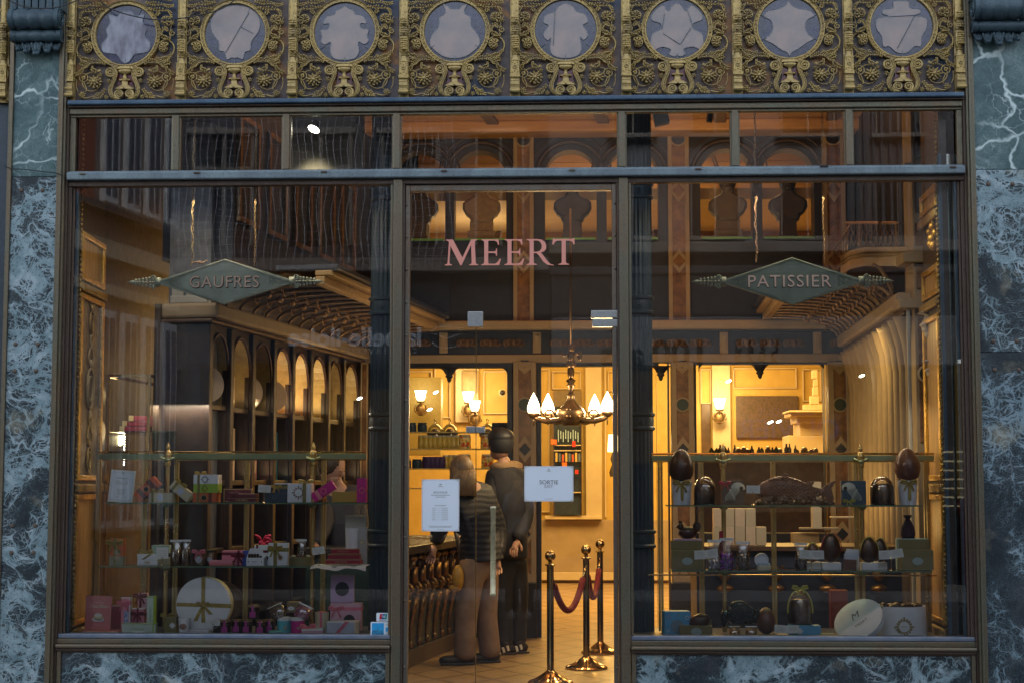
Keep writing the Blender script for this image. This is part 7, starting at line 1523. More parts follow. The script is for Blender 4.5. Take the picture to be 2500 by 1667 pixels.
gift('pink_gift_box', 'pink box with a burgundy cross ribbon and bow', 'box', 341, 'L3', 32, 44, cm('dusty2', (.62, .20, .26)), 20, .26, up=14, rib=[('v', .5, 5, RBU), ('h', .66, 4, RBU), ('h', .98, 2, WH)], bows=[(.5, .66, 16, RBU)]); gift('pink_gift_box', 'pink printed box with a dark bow, highest of the back row', 'box', 352, 'L3', 24, 92, LPK, 12, .36, bows=[(.3, .90, 18, RBU)], rib=[('v', .3, 5, RBU)])
gift('mint_box', 'upright white and lime box lettered GOURMANDES', 'box', 372, 'L3', 18, 76, cm('mintw', (.60, .72, .62)), 20, .24, up=12, rib=[('v', .94, 3, LIME), ('h', .985, 2, LIME)], txt=('GOURMANDES', cm('txtgrey', (.25, .38, .28)), .6, .5, .38, pi/2)); gift('mint_box', 'long white and lime box lying in front, lettered GOURMANDES', 'box', 344, 'L3', 84, 26, cm('mintw', (.60, .72, .62)), 20, .14, rib=[('v', .93, 3, LIME), ('h', .97, 1.5, LIME)], txt=('GOURMANDES', cm('txtlime', (.4, .5, .25)), .4, .46, .5))
t, W, H, Dp, k = gift('price_slip', 'tiny white price slip leaning on the long lime box', 'price card', 344, 'L3', 32, 8, CARD, 1, .11)
gift('brown_gift_box', 'small brown box with a gold bow and round white label', 'box', 420, 'L3', 30, 40, OLV, 26, .18, bows=[(.2, 1, 17, RG)], seals=[(.70, .5, 7.5, WH, WH)], rib=[('v', .15, 5, ROL)])
t, R, H, k = cylinder('paper_cup', 'white cup with a brown oval crest before the round white box', 'cup', 451, 'L3', 29, 38, WH, .14, 25, rim=WH); s = M(); s.ball((0, -R*.93, H*.5), 9*k, .004, 7*k, 14, 8); s.build('crest', cm('crestbrown', (.40, .22, .17)), t, smooth='all')
t = thing('round_gift_box', 'large round white box standing on edge, crossed by a gold satin ribbon', 'box', (B(502, 1250, .26).x, .27, GZ['L3']+.002)); k = MS(.26); R = 67*k
s = M(); s.lathe([(R, 0), (R, .035), (R-.002, .038)], 64, T=TR(0, 0, R, pi/2, 0, 0)); s.build('lid', WH, t, smooth=True); s = M(); s.lathe([(R*.985, -.07), (R*.985, -.001)], 64, T=TR(0, 0, R, pi/2, 0, 0)); s.build('drum', CRE, t, smooth=True)
s = M(); s.box(-5*k, 5*k, -.041, -.0385, R*1.0, R*2.0); s.box(-R, -2*k, -.041, -.0385, R-5*k, R+4*k, T=TR(0, 0, 0, 0, radians(1.5), 0)); s.box(2*k, R, -.041, -.0385, R-5*k, R+5*k, T=TR(0, 0, 0, 0, radians(2), 0)); s.build('ribbon', RG, t, bevel=.0008)
s = M()
for (x1, z1) in ((-18, -38), (2, -42), (20, -22)): s.prism([(-3*k, R), (4*k, R), ((x1+5)*k, R+z1*k), ((x1-5)*k, R+z1*k)], -.046, -.0425)
s.ball((0, -.045, R), 8*k, .010, 7*k); s.build('ribbon_tails', RG, t, smooth=True); bow(t, 0, -.045, R, 17*k, RG, tails=False)
t = thing('round_gift_box', 'brown round box lid behind the big white round box', 'box', (B(547, 1250, .40).x, .42, GZ['L3']+.05)); R = 50*k; s = M(); s.lathe([(R, -.05), (R, .0), (R*.93, .001), (R*.92, -.01)], 48, T=TR(0, 0, R, pi/2, 0, radians(25))); s.build('drum', cm('brownround', (.16, .10, .06)), t, smooth=True)
gift('white_gift_box', 'small flat white box with pastel sweets printed on top', 'box', 489, 'L3', 50, 10, WH, 34, .12, lid=(cm('pastel', (.62, .6, .72)), .4)); cardh('price card before the round white box on the window floor', 526, 'L3', 32, 15, 1511, -2, .13)
for (px, up, Y, l) in ((552, 0, .16, 'first jam jar with a magenta tag'), (580, 0, .20, 'second jam jar with a magenta tag'), (604, 0, .19, 'third jam jar with a magenta tag'), (638, 0, .15, 'fourth jam jar with a magenta tag, nearest the blue tin'), (660, 0, .21, 'fifth jam jar with a magenta tag, half behind'), (620, 34, .23, 'jam jar standing on top of the others'), (535, 0, .22, 'dark jam jar behind the price card')): jar(l+' on the window floor', px, 'L3', 25, 34, JAM, LIDG, Y, up=up, tagm=PINKD if px != 535 else None)
def tin(label, px, m, catm, bagm, bl):
    t, R, H, k = cylinder('sweet_tin', label, 'tin', px, 'L3', 33, 41, m, .15, lid=WH, lidh=.2); s = M(); s.ball((R*.1, -R*.9, H*.38), R*.42, .004, H*.13, 12, 8); s.ball((R*.45, -R*.86, H*.46), R*.16, .003, H*.07, 8, 6); s.build('printed_cat', cm('catprint', (.42, .34, .26)), t, smooth='all')
    pouch(bl, px+(-8 if px < 700 else 8), 'L3', 38, 34, .16, .72, bagm, fold=CRE if px < 700 else WH, up=40, ang=25 if px < 700 else -25)
tin('turquoise tin printed with a cat, white lid', 694, TURQ, 0, NUT, 'bag of striped brown wafers leaning on the turquoise tin'); tin('magenta tin printed with a cat, white lid', 727, MAG, 0, cm('pinksweet', (.7, .2, .32)), 'bag of pink sweets leaning on the magenta tin')
cylinder('tin_lid', 'turquoise flat tin lying before the turquoise cat tin', 'tin', 674, 'L3', 34, 10, TURQ, .10, lid=cm('turqlid', (.2, .6, .55)), lidh=.4)
gift('brown_gift_box', 'small tan box with a white oval behind the pink bag', 'box', 718, 'L3', 30, 26, cm('tan', (.26, .18, .09)), 24, .34, up=46, oval=(.36, .4, 8, 5, WH))
t, R, H, k = cylinder('cream_tin', 'cream round tin with a pink vertical ribbon', 'tin', 786, 'L3', 32, 50, CRE, .24, lid=CRE, lidh=.42); s = M(); s.box(-3*k, 3*k, -R*1.07, -R*1.0, 0, H+.001); s.build('ribbon', RPK, t); s = M(); s.lathe([(R*.8, H), (R*.8, H+.003)], 20); s.build('ribbon_disc', RPK, t)
t, W, H, Dp, k = gift('pink_gift_box', 'small pink box with pictures and a large pink bow, lying low', 'box', 765, 'L3', 52, 14, LPK, 30, .12, ang=2, bows=[(.28, 1.1, 20, RPK)], lid=(WH, .3))
gift('lilac_gift_box', 'lilac box with a black roundel standing on top of the stack', 'box', 837, 'L3', 57, 66, LIL, 16, .30, up=72, roundel=(.5, .5, 17, BLKC)); gift('lilac_gift_box', 'lilac patterned box with a pink ribbon and bow under the roundel box', 'box', 846, 'L3', 76, 66, LPK, 30, .28, up=5, rib=[('h', .80, 8, RPK)], bows=[(.2, .78, 19, RPK)], roundel=(.62, .38, 14, BLKC)); gift('marbled_gift_box', 'marbled white box with a slanting pink ribbon in front', 'box', 834, 'L3', 70, 32, MBL, 50, .14, rz=-6, rib=[('d', .45, 8, RPK)], lid=(WH, .10))
# ---------- right window, upper glass shelf
def egg(label, px, w, h, cm_, capm, cupw, cuph, key='R1', Y=.22, up=0):
    t, R, H, k = cylinder('egg_cup_pot', 'white pot with gold bow holding '+label.replace('standing ', '').replace(' upper right', ''), 'pot', px, key, cupw, cuph, WH, Y, cupw*.84, rim=WH); bow(t, -2*k, -R-.001, H*.90, cupw*.42*k, RG)
    s = M(); s.prism([(-4*k, H*.86), (4*k, H*.86), (3*k, H*.2), (0, H*.14), (-4*k, H*.24)], -R-.004, -R-.002); s.build('ribbon_tail', RG, t)
    e = thing('chocolate_egg', label, 'chocolate egg', (t.location.x, Y+R, GZ[key]+H-.012)); s = M(); prof = []
    for i in range(25): a = -pi/2+pi*i/24; prof.append((max(w/2*k*cos(a)*(1-.16*sin(a)), .0002), h/2*k*(1+sin(a))))
    s.lathe(prof, 40); s.build('shell', cm_, e, smooth='all')
egg('the dark chocolate egg standing left on the upper right shelf', 1666, 60, 84, CHOC, 0, 50, 56); egg('the milk chocolate egg standing right on the upper right shelf', 2222, 62, 84, CHOL, 0, 48, 58)
def dome(label, px, key, w, h, Y=.22, up=0, rib=None):
    k = MS(Y); R = w/2*k; H = h*k; t = thing('chocolate_dome', label, 'bell dome', (B(px, 1250, Y).x, Y+R, GZ[key]+up*k)); s = M(); s.lathe([(R*1.02, 0), (R*1.02, .004), (R*.98, .006)], 36); s.build('base', BLKC, t, smooth=True)
    s = M(); s.lathe([(R*.90, .006), (R*.92, H*.4), (R*.84, H*.66), (R*.62, H*.74), (.001, H*.75)], 40, flute=.10, nf=20); s.build('ribbed_chocolate', mat('ribbed_choc', (.16, .075, .035), (.09, .04, .02), .35), t, smooth='all')
    s = M(); s.lathe([(R, .006), (R, H*.5)]+[(R*cos(a), H*.5+H*.5*sin(a)) for a in [pi/2*i/10 for i in range(1, 11)]], 40, cap=False); s.build('glass_bell', DOME, t, smooth='all')
    if rib: s = M(); s.tube([(R*1.03*cos(a), -.02, H*.42+H*.62*sin(a)) for a in [pi*i/20-.15 for i in range(23)]], .005, 6, flat=.6); s.build('ribbon', rib, t, smooth='all'); bow(t, 0, -.02, H*1.06, 20*k, rib)
dome('ribbed chocolate dome under glass next to the dark egg', 1723, 'R1', 54, 70); dome('ribbed chocolate dome under glass next to the milk egg', 2160, 'R1', 58, 70)
def jelly(label, px, w, h, m, bm, bx, bz, fl):
    t, W, H, Dp, k = gift('jellyfish_box', label, 'box', px, 'R1', w, h, m, 14, .24, bows=[(bx, bz, 15, bm)]); s = M(); f = fl
    s.prism([(f*(12+17*cos(a))*k, (40+14*sin(a))*k) for a in [pi*i/14-.35 for i in range(17)]], -.004, -.001)
    for i in range(7):
        q = [(f*(14-i*3.6-j*1.7+2.2*sin(j*1.1+i))*k, -.003, (38-j*4.0)*k) for j in range(8)]; s.tube(q, [1.5*k-.1*k*j for j in range(8)], 5)
    s.build('white_jellyfish', cm('jelly', (.62, .62, .5)), t, smooth='all'); s = M(); s.ball((f*20*k, -.005, 40*k), 4.5*k, .002, 4.5*k, 10, 6); s.build('roundel', BLKC, t)
jelly('brown framed box with a white jellyfish and crimson bow', 1790, 56, 58, cm('jbox', (.07, .05, .04)), cm('crimson', (.5, .02, .07)), .16, .86, 1); jelly('blue grey box with a white jellyfish and yellow ribbon', 2085, 60, 58, cm('jbox2', (.035, .07, .10)), RYE, .3, .12, -1)
cardh('price card just left of the chocolate fish', 1839, 'R1', 33, 19, 1184, -1)
# the big milk chocolate fish on its coral bed
Y = .22; k = MS(Y); ft = thing('chocolate_fish', 'large milk chocolate fish lying on a bed of chocolate coral', 'chocolate fish', (B(1934, 1250, Y).x, Y+.05, GZ['R1']+34*k)); s = M()
st = [(-92, -2, 3), (-84, -1, 10), (-70, 2, 18), (-50, 5, 25), (-28, 7, 29), (-5, 6, 29), (20, 2, 25), (42, -2, 19), (58, -4, 13), (72, -3, 9), (80, -1, 8)]; n = 20; vs = []; fs = []
for (x, zc, r) in st: vs += [(x*k, r*.55*k*sin(2*pi*i/n), (zc+r*cos(2*pi*i/n))*k) for i in range(n)]
for j in range(len(st)-1): fs += [(j*n+i, (j+1)*n+i, (j+1)*n+(i+1) % n, j*n+(i+1) % n) for i in range(n)]
fs.append(tuple(range(n))); s.add(vs, fs); s.build('body', CHOL, ft, smooth='all')
s = M()      # overlapping scales
for i in range(22):
    x = -52+i*5.6
    rr = 0
    for q in range(len(st)-1):
        if st[q][0] <= x <= st[q+1][0]: u = (x-st[q][0])/(st[q+1][0]-st[q][0]); rr = st[q][2]*(1-u)+st[q+1][2]*u; zc = st[q][1]*(1-u)+st[q+1][1]*u
    for j in range(9):
        a = radians(28+j*16+(8 if i % 2 else 0)); s.ball((x*k, -rr*.55*k*sin(a), (zc+rr*cos(a))*k), 3.6*k, 1.0*k, 2.9*k, 6, 4, R=Euler((-a+pi/2, 0, 0)).to_matrix())
s.build('scales', CHOL, ft, smooth='all', kind='stuff')
s = M(); s.prism([(76*k, 7*k), (98*k, 22*k), (112*k, 26*k), (98*k, 6*k), (104*k, -18*k), (98*k, -36*k), (88*k, -22*k), (76*k, -9*k)], -.006, .006)
s.prism([(-30*k, 32*k), (-12*k, 44*k), (-2*k, 34*k)], -.004, .004); s.prism([(34*k, 20*k), (54*k, 22*k), (60*k, 25*k), (52*k, 12*k)], -.004, .004); s.prism([(-52*k, -2*k), (-26*k, 4*k), (0, 10*k), (-24*k, -2*k), (-50*k, -8*k)], -.036, -.030)
for i in range(5): s.tube([(80*k, -.007, (4-i*2)*k), (98*k, -.007, (20-i*11)*k)], .0016, 4)
s.ball((-74*k, -.026, 6*k), 4*k, .003, 4*k); s.tube([(-58*k, -.03, 22*k), (-52*k, -.036, 8*k), (-56*k, -.034, -8*k)], .002, 5); s.build('fins', CHOL, ft, smooth=True, bevel=.0015)
ct_ = thing('chocolate_coral', 'lumpy chocolate coral bed with pale branches under the fish', 'coral', (B(1940, 1250, Y).x, Y+.05, GZ['R1'])); s = M(); rnd = random.Random(9)
for i in range(46): x = rnd.uniform(-80, 88); h_ = (1-(x/100)**2)*26; s.ball((x*k, rnd.uniform(-.035, .03), rnd.uniform(0, h_)*k*.7), rnd.uniform(6, 13)*k, .02, rnd.uniform(5, 10)*k, 8, 6)
s.build('bed', CHOC, ct_, smooth='all', kind='stuff'); s = M()
for (cx, sc_) in ((14, 1), (-62, .6), (-30, .6), (60, .45)):
    for i in range(11):
        a = radians(15+i*15); L_ = (20+rnd.uniform(-5, 6))*sc_; p = [(cx*k, -.042, 10*k)]
        for j in range(1, 5): p.append(((cx+cos(a+.2*sin(j*2+i))*L_*j/4)*k, -.044, (10+sin(a+.2*sin(j*2+i))*L_*j/4)*k))
        s.tube(p, 1.0*k*sc_**.5, 4)
s.build('branches', cm('coralpale', (.30, .20, .15)), ct_, smooth='all')
# ---------- right window, lower glass shelf
def olive(label, px, key, w, h, Y=.2, up=0, rz=0):
    t, W, H, Dp, k = gift('olive_gift_box', label, 'box', px, key, w, h, OLV, 34, Y, up=up, rz=rz, oval=(.5, .45, 13, 9, cm('ovalpale', (.36, .44, .42))), rib=[('h', .03, 2, cm('olivelt', (.32, .28, .14)))]); s = M(); s.box(-W/2, W/2, Dp*.9, Dp, H, H*1.5); o = s.build('raised_lid', OLV, t); return t
olive('olive box with a pale oval label at the left end of the lower right shelf', 1677, 'R2', 76, 46); olive('olive box with a pale oval label at the right end of the lower right shelf', 2238, 'R2', 76, 48)
gift('patterned_box', 'lilac patterned box under the chocolate hen', 'box', 1679, 'R2', 66, 72, LIL, 20, .30, seals=[(.4, .82, 7, cm('lilacd', (.35, .15, .4)), LIL), (.7, .85, 6, cm('lilacd', (.35, .15, .4)), LIL)]); gift('patterned_box', 'mint patterned box under the dark velvet pouch', 'box', 2226, 'R2', 74, 74, cm('mintpat', (.38, .52, .46)), 20, .30, seals=[(.4, .85, 6, cm('mintd', (.15, .3, .2)), cm('mintpat', (.38, .52, .46)))])
k = MS(.3); t = thing('chocolate_hen', 'dark chocolate hen sitting on the lilac patterned box', 'chocolate hen', (B(1680, 1250, .3).x, .34, GZ['R2']+72*k)); s = M(); s.ball((0, 0, 15*k), 23*k, 14*k, 15*k, 14, 9); s.ball((-18*k, 0, 30*k), 8*k, 7*k, 9*k, 10, 7); s.ball((22*k, 0, 30*k), 10*k, 5*k, 13*k, 10, 7); s.ball((-26*k, 0, 29*k), 4*k, 2*k, 2*k); s.ball((-18*k, 0, 40*k), 5*k, 2*k, 4*k); s.build('body', CHOC, t, smooth='all')
t = thing('velvet_pouch', 'dark plum velvet pouch tied at the neck, standing on the mint box', 'pouch', (B(2218, 1250, .3).x, .33, GZ['R2']+74*k)); s = M(); s.lathe([(15*k, 0), (18*k, 10*k), (16*k, 26*k), (9*k, 40*k), (5*k, 46*k), (9*k, 52*k), (11*k, 56*k)], 20, flute=.12, nf=9, sy=.7); s.build('pouch', cm('plum', (.025, .008, .02), .8), t, smooth='all')
pouch('bag of silver sugared balls', 1744, 'R2', 32, 72, .21, .36, mat('silver_balls', (.55, .56, .62), ro=.25, me=.8, bump=0), balls=True); pouch('bag of violet foil balls', 1774, 'R2', 32, 76, .22, .50, mat('violet_balls', (.28, .03, .55), ro=.25, me=.7, bump=0), balls=True); pouch('bag of dark sweets tied in blue', 1814, 'R2', 32, 68, .22, .55, CHOC); pouch('slim dark bag with a white fold left of the egg boxes', 1955, 'R2', 30, 64, .24, .5, CHOC)
gift('red_ribbon_stick', 'dark red ribbon stick between the two foil ball bags', 'ribbon', 1760, 'R2', 10, 92, cm('dred', (.35, .01, .03)), 3, .26)
t = thing('round_sweet_box', 'small open round white box of blue sugared eggs', 'box', (B(1864, 1250, .2).x, .22, GZ['R2'])); k = MS(.2); s = M(); s.lathe([(17*k, 0), (17*k, 10*k), (16*k, 11*k)], 30, sy=.6); s.build('box_body', CRE, t, smooth=True); s = M(); s.lathe([(17*k, 0), (17*k, .010), (15.5*k, .011), (15*k, .002)], 30, T=TR(-5*k, .012, 24*k, pi/2+.2, 0, 0)); s.build('raised_lid', WH, t, smooth=True)
s = M()
for i in range(8): s.ball((-10*k+(i % 4)*7*k, -.004+(i//4)*.01, 13*k), 5*k, 4*k, 3.6*k, 9, 6)
s.build('sugared_eggs', cm('paleblue2', (.38, .46, .58)), t, smooth='all')
cardh('open price card over the olive box at the left', 1723, 'R2', 60, 21, 1342, 6, open_=True); cardh('open price card in the middle of the lower right shelf', 1978, 'R2', 62, 21, 1343, -2, open_=True); cardh('open price card before the mint box on the lower right shelf', 2172, 'R2', 62, 21, 1342, 6, open_=True)
def eggbox(label, px, w, h, cm_, bw, Y=.24, m2=RYE):
    k = MS(Y); t, W, H, Dp, k = gift('egg_gift_box', 'white box tray holding '+label, 'box', px, 'R2', bw, 17, WH, 34, Y)
    e = thing('chocolate_egg', label, 'chocolate egg', (t.location.x, Y+Dp*.5, GZ['R2']+17*k)); s = M(); prof = [(max(w/2*k*cos(a)*(1-.16*sin(a)), .0002), h/2*k*(1+sin(a))) for a in [-pi/2+pi*i/20 for i in range(21)]]; s.lathe(prof, 30, sy=.7); s.build('shell', cm_, e, smooth='all')
    s = M(); s.tube([(w*.52*k*cos(a), -w*.3*k, h*.35*k+h*.66*k*sin(a)) for a in [pi*i/16 for i in range(17)]], .003, 5); s.build('ribbon', m2, e, smooth='all')
eggbox('small plain egg tied in yellow behind the middle price card', 1984, 32, 46, CHOL, 38, .28); eggbox('tall dark egg in cellophane tied in crimson', 2029, 48, 72, CHOC, 44, .23, cm('crimson2', (.35, .02, .06))); eggbox('carved dark egg tied in yellow', 2122, 44, 62, CHOC, 38, .21); eggbox('second carved egg standing behind the yellow tied one', 2150, 34, 58, CHOC, 26, .28)
for i, l in enumerate(('front', 'middle', 'back')): gift('florentine_packet', l+' packet of florentines in the little pile', 'packet', 2074+i*3, 'R2', 30, 38+i*5, [CHOL, CRE, WH][i], 5, .20+.03*i, lid=(cm('packetw', (.6, .62, .72)), .35), ang=-3)
# ---------- right window floor
gift('patterned_box', 'sky blue patterned box with a grey roundel at the left of the right window floor', 'box', 1652, 'R3', 64, 57, SKY, 40, .22, roundel=(.48, .38, 16, cm('greyblue', (.22, .32, .38))), seals=[(.16, .78, 5, cm('pinkprint', (.5, .2, .3)), SKY), (.55, .86, 4, LIME, SKY), (.86, .74, 5, WH, SKY), (.14, .2, 4, WH, SKY)], rz=8)
olive('olive box holding a chocolate shell on the right window floor', 1697, 'R3', 78, 25, .16); t = thing('chocolate_shell', 'dark chocolate half shell lying on the olive box', 'chocolate shell', (B(1706, 1250, .2).x, .22, GZ['R3']+24*MS(.2))); k = MS(.2); s = M(); s.ball((0, 0, 10*k), 26*k, 16*k, 18*k, 20, 12, R=Euler((0, -.35, 0)).to_matrix()); s.build('shell', CHOC, t, smooth='all')
k = MS(.3); t = thing('bronze_fish', 'fat dark blue bronze coloured chocolate fish with raised scales', 'chocolate fish', (B(1806, 1250, .3).x, .34, GZ['R3']+18*k)); s = M(); s.ball((2*k, 0, 28*k), 38*k, 16*k, 26*k, 24, 14); s.ball((-2*k, 0, 46*k), 24*k, 9*k, 16*k, 16, 10); s.ball((-36*k, 0, 28*k), 12*k, 6*k, 10*k, 10, 7); s.ball((-40*k, 0, 14*k), 8*k, 5*k, 16*k, 10, 7); s.ball((34*k, 0, 20*k), 12*k, 10*k, 12*k, 10, 7); s.build('body', CHOD, t, smooth='all')
s = M()
for i in range(12):
    for j in range(7):
        x = -28+i*5.2; z = 10+j*7+(3.5 if i % 2 else 0); q = ((x-2)/38)**2+((z-28)/28)**2
        if q < .85: s.ball((x*k, -16*k*math.sqrt(1-q)*.98, z*k), 3.6*k, 1.4*k, 3.6*k, 7, 5)
for q in range(4): s.tube([((-30-q*3)*k, -.012, (30-q*3)*k), ((-42-q)*k, -.012, (26-q*5)*k), ((-46)*k, -.01, (34-q*7)*k)], 1.4*k, 5); s.tube([((36+10*cos(a)*(1-q*.2))*k, -.02, (30+12*sin(a)*(1-q*.2))*k) for a in [z*.5-1 for z in range(8)]], 1.1*k, 5)
s.build('scales', CHOD, t, smooth='all', kind='stuff')
t = thing('chocolate_egg', 'plain brown chocolate egg standing behind the praline packets', 'chocolate egg', (B(1868, 1250, .3).x, .33, GZ['R3'])); s = M(); s.lathe([(max(23*k*cos(a)*(1-.14*sin(a)), .0002), 32*k*(1+sin(a))) for a in [-pi/2+pi*i/20 for i in range(21)]], 30); s.build('shell', CHOL, t, smooth='all')
PRAL = mat('praline', (.62, .32, .08), (.35, .14, .05), .4, 0, 40, .2); pouch('small packet of orange pralines, left of the pair', 1791, 'R3', 28, 26, .12, .6, PRAL, fold=CRE); pouch('small packet of orange pralines, right of the pair', 1831, 'R3', 28, 26, .12, .6, PRAL)
cardh('open price card low in front of the blue dome box', 1915, 'R3', 62, 19, 1526, -1, .11, open_=True, stand=False); gift('patterned_box', 'sky blue box under the ribboned glass dome', 'box', 1962, 'R3', 74, 26, SKY, 44, .16, seals=[(.32, .5, 8, WH, WH)]); dome('ribbed chocolate dome tied with a yellow ribbon', 1953, 'R3', 58, 80, .20, 26.5, RYE)
t = thing('hat_box_round', 'large round white box with a gold wreath seal, open and full of sweets', 'box', (B(2202, 1250, .18).x, .18+66*MS(.18), GZ['R3'])); k = MS(.18); R = 66*k; H = 70*k
s = M(); s.lathe([(R*1.02, 0), (R*.99, H*.5), (R*.98, H), (R*.955, H), (R*.95, H-.02)], 64, cap=False); s.lathe([(R*.98, .001), (.001, .002)], 48, cap=False); s.build('drum', MBL if 0 else WH, t, smooth=True)
seal(t, -.0, H*.34, 21*k, GOLDR, WH, -R*1.03, 16); text('seal_lettering', 'MEERT', GOLDR, t, w=16*k, loc=(0, -R*1.036, H*.34))
s = M(); rnd = random.Random(2)
for i in range(26): s.ball((rnd.uniform(-.7, .7)*R, rnd.uniform(-.6, .5)*R, H-.006+rnd.uniform(-.01, .012)), rnd.uniform(7, 13)*k, 9*k, 6*k, 8, 6)
s.build('sweets', CHOC, t, smooth='all', kind='stuff')
t = thing('hat_box_cover', 'round white lid with a script M and MEERT, leaning on the big round box', 'lid', (B(2093, 1250, .12).x, .13, GZ['R3']+.0), (0, 0, 0)); R = 61*k
zn = Vector((-.46, -.58, .66)).normalized(); xn = Vector((.82, 0, .57)); xn = (xn-zn*xn.dot(zn)).normalized(); yn = zn.cross(xn)
TL = Matrix.Translation((0, .03, 43*k)) @ Matrix((xn, yn, zn)).transposed().to_4x4()
s = M(); s.lathe([(R, -.040), (R, -.001), (R-.002, 0)], 64, T=TL); s.build('lid_body', WH, t, smooth=True)
for nm, st, w_, yy in (('script_initial', 'M', 26*k, 14*k), ('lid_lettering', 'MEERT', 34*k, -16*k)):
    o = text(nm, st, INK, t, w=w_, loc=(0, 0, 0), rot=(0, 0, 0), shear=.4 if len(st) == 1 else 0); o.matrix_local = TL @ Matrix.Translation((0, yy, .0006))
s = M(); s.tube([(17*k*cos(a)*(1+.4*sin(2*a)), 0, 0) for a in (0, .1)], .0008, 4)
gift('pastel_sweets', 'little heap of pastel wrapped sweets before the leaning lid', 'sweets', 2015, 'R3', 32, 8, cm('pastelg', (.42, .44, .32)), 16, .13)
# small interior goods seen between the shelves of the right window
for i in range(9):
    px = 1755+(i % 5)*26; py = 1330-(i//5)*45; a = B(px, py, 1.6); k = MS(1.6); t = thing('cream_carton', ['low cream carton', 'second low cream carton', 'third low cream carton', 'fourth low cream carton', 'rightmost low cream carton', 'upper cream carton', 'second upper cream carton', 'third upper cream carton', 'topmost right cream carton'][i]+' in the pyramid behind the right display stand', 'carton', (a.x, 1.6, a.z), group='cream cartons piled behind the right display stand'); s = M(); s.box(-12*k, 12*k, 0, .12, 0, 44*k); s.build('carton', PKC if i % 2 else CREAM_L, t, bevel=.002)
t = thing('display_counter', 'dark counter carrying the cartons behind the right window', 'counter'); a = B(1700, 1332, 1.55); b = B(2260, 1332, 1.55); s = M(); s.box(a.x, b.x, 1.5, 2.2, a.z-.03, a.z); s.build('top', BRWN, t); s = M(); s.box(a.x, b.x, 1.55, 2.15, ZF, a.z-.031); s.build('front', BLUED, t)
for i in range(4): q = B(1770+i*125, 1400, 1.5); s = M(); s.ball((0, 0, 0), .045, .04, .05, 10, 7); s.ball((0, 0, -.10), .06, .04, .03, 10, 7); s.tube([(-.05, 0, .05), (0, -.02, .0), (.05, 0, .05)], .015, 6); o = s.build('gilt_console', CG, t, smooth='all'); o.location = q
for (nm, px0, py0, px1, py1, y, m, lab, cat) in (('candle_box', 1985, 1175, 2005, 1290, 1.4, CREAM_L, 'cream arched gift box glowing behind the fish', 'box'), ('cake_stand_board', 1955, 1287, 2050, 1292, 1.45, CREAM, 'pale tray with lit sweets on the right counter', 'tray'), ('cake_tray', 2030, 1260, 2090, 1264, 1.5, CREAM_L, 'tray with gold rings on the right counter', 'tray'), ('wood_crate', 1935, 1300, 2000, 1325, 1.5, cm('cratewood', (.42, .26, .1)), 'small wooden crate below the lit tray', 'crate'), ('red_box_tall', 2030, 1440, 2070, 1540, .9, cm('redbrown', (.14, .02, .01)), 'tall dark red box standing behind the ribboned dome', 'box')):
    a = B(px0, py1, y); b = B(px1, py0, y); t = thing(nm, lab, cat, ((a.x+b.x)/2, y, a.z)); s = M(); s.box(-(b.x-a.x)/2, (b.x-a.x)/2, 0, .1, 0, b.z-a.z); s.build('body', m, t, bevel=.003)
lamp('right_counter_light', 'AREA', (B(1980, 1180, 1.7).x, 1.9, 2.6), 7, (1, .66, .22), .9, (0, 0, 0), sy=.3)

# unseen strip lights added to brighten the display goods and stands
for (a, b) in ((xa+.25, XDL-.25), (XDR+.25, xb-.25)):
    for y_, z_, e in ((.09, Z_BAR_B-.10, 3), (.60, 2.0, 4)):
        lamp('display_fill', 'AREA', ((a+b)/2, y_, z_), e, (1, .80, .55), b-a, (radians(8), 0, 0), sy=.03)
# ================================================================ PEOPLE
def puffer():
    t = NT('navy_puffer'); v = t.warp(t.pos(), 6, .03); wv = t.n("ShaderNodeTexWave", bands_direction='Z'); t.l(v, wv.inputs[0]); wv.inputs['Scale'].default_value = 7.5; wv.inputs['Distortion'].default_value = 1.2
    t.pr(t.mix((.010, .013, .024), (.004, .005, .010), t.noise(v, 9, 4)), .6, 0, t.bump(wv.outputs[1], .3, .006)); return t.m
SKIN = mat('skin', (.46, .27, .19), (.40, .22, .15), .5, 0, 20, .05); HAIRB = mat('blond_hair', (.26, .17, .09), (.16, .10, .05), .5, 0, 60, .5, stretch=(1, 1, .2)); DCLO = puffer(); KHA = mat('khaki_trousers', (.27, .18, .125), (.20, .13, .09), .75, 0, 9, .5, .01); BLT = mat('black_trousers', (.012, .013, .018), (.02, .02, .026), .75, 0, 9, .4, .008); FUR = mat('tan_hood', (.34, .22, .11), (.24, .15, .08), .85, 0, 60, .6); WJK = mat('pale_fleece', (.38, .44, .52), (.30, .36, .44), .8, 0, 30, .5); SHO = mat('dark_shoes', (.03, .022, .02), (.018, .014, .013), .5); WST = mat('white_stripe', (.75, .72, .66), ro=.5); SHW_ = mat('pale_shoe', (.5, .5, .52), ro=.6)
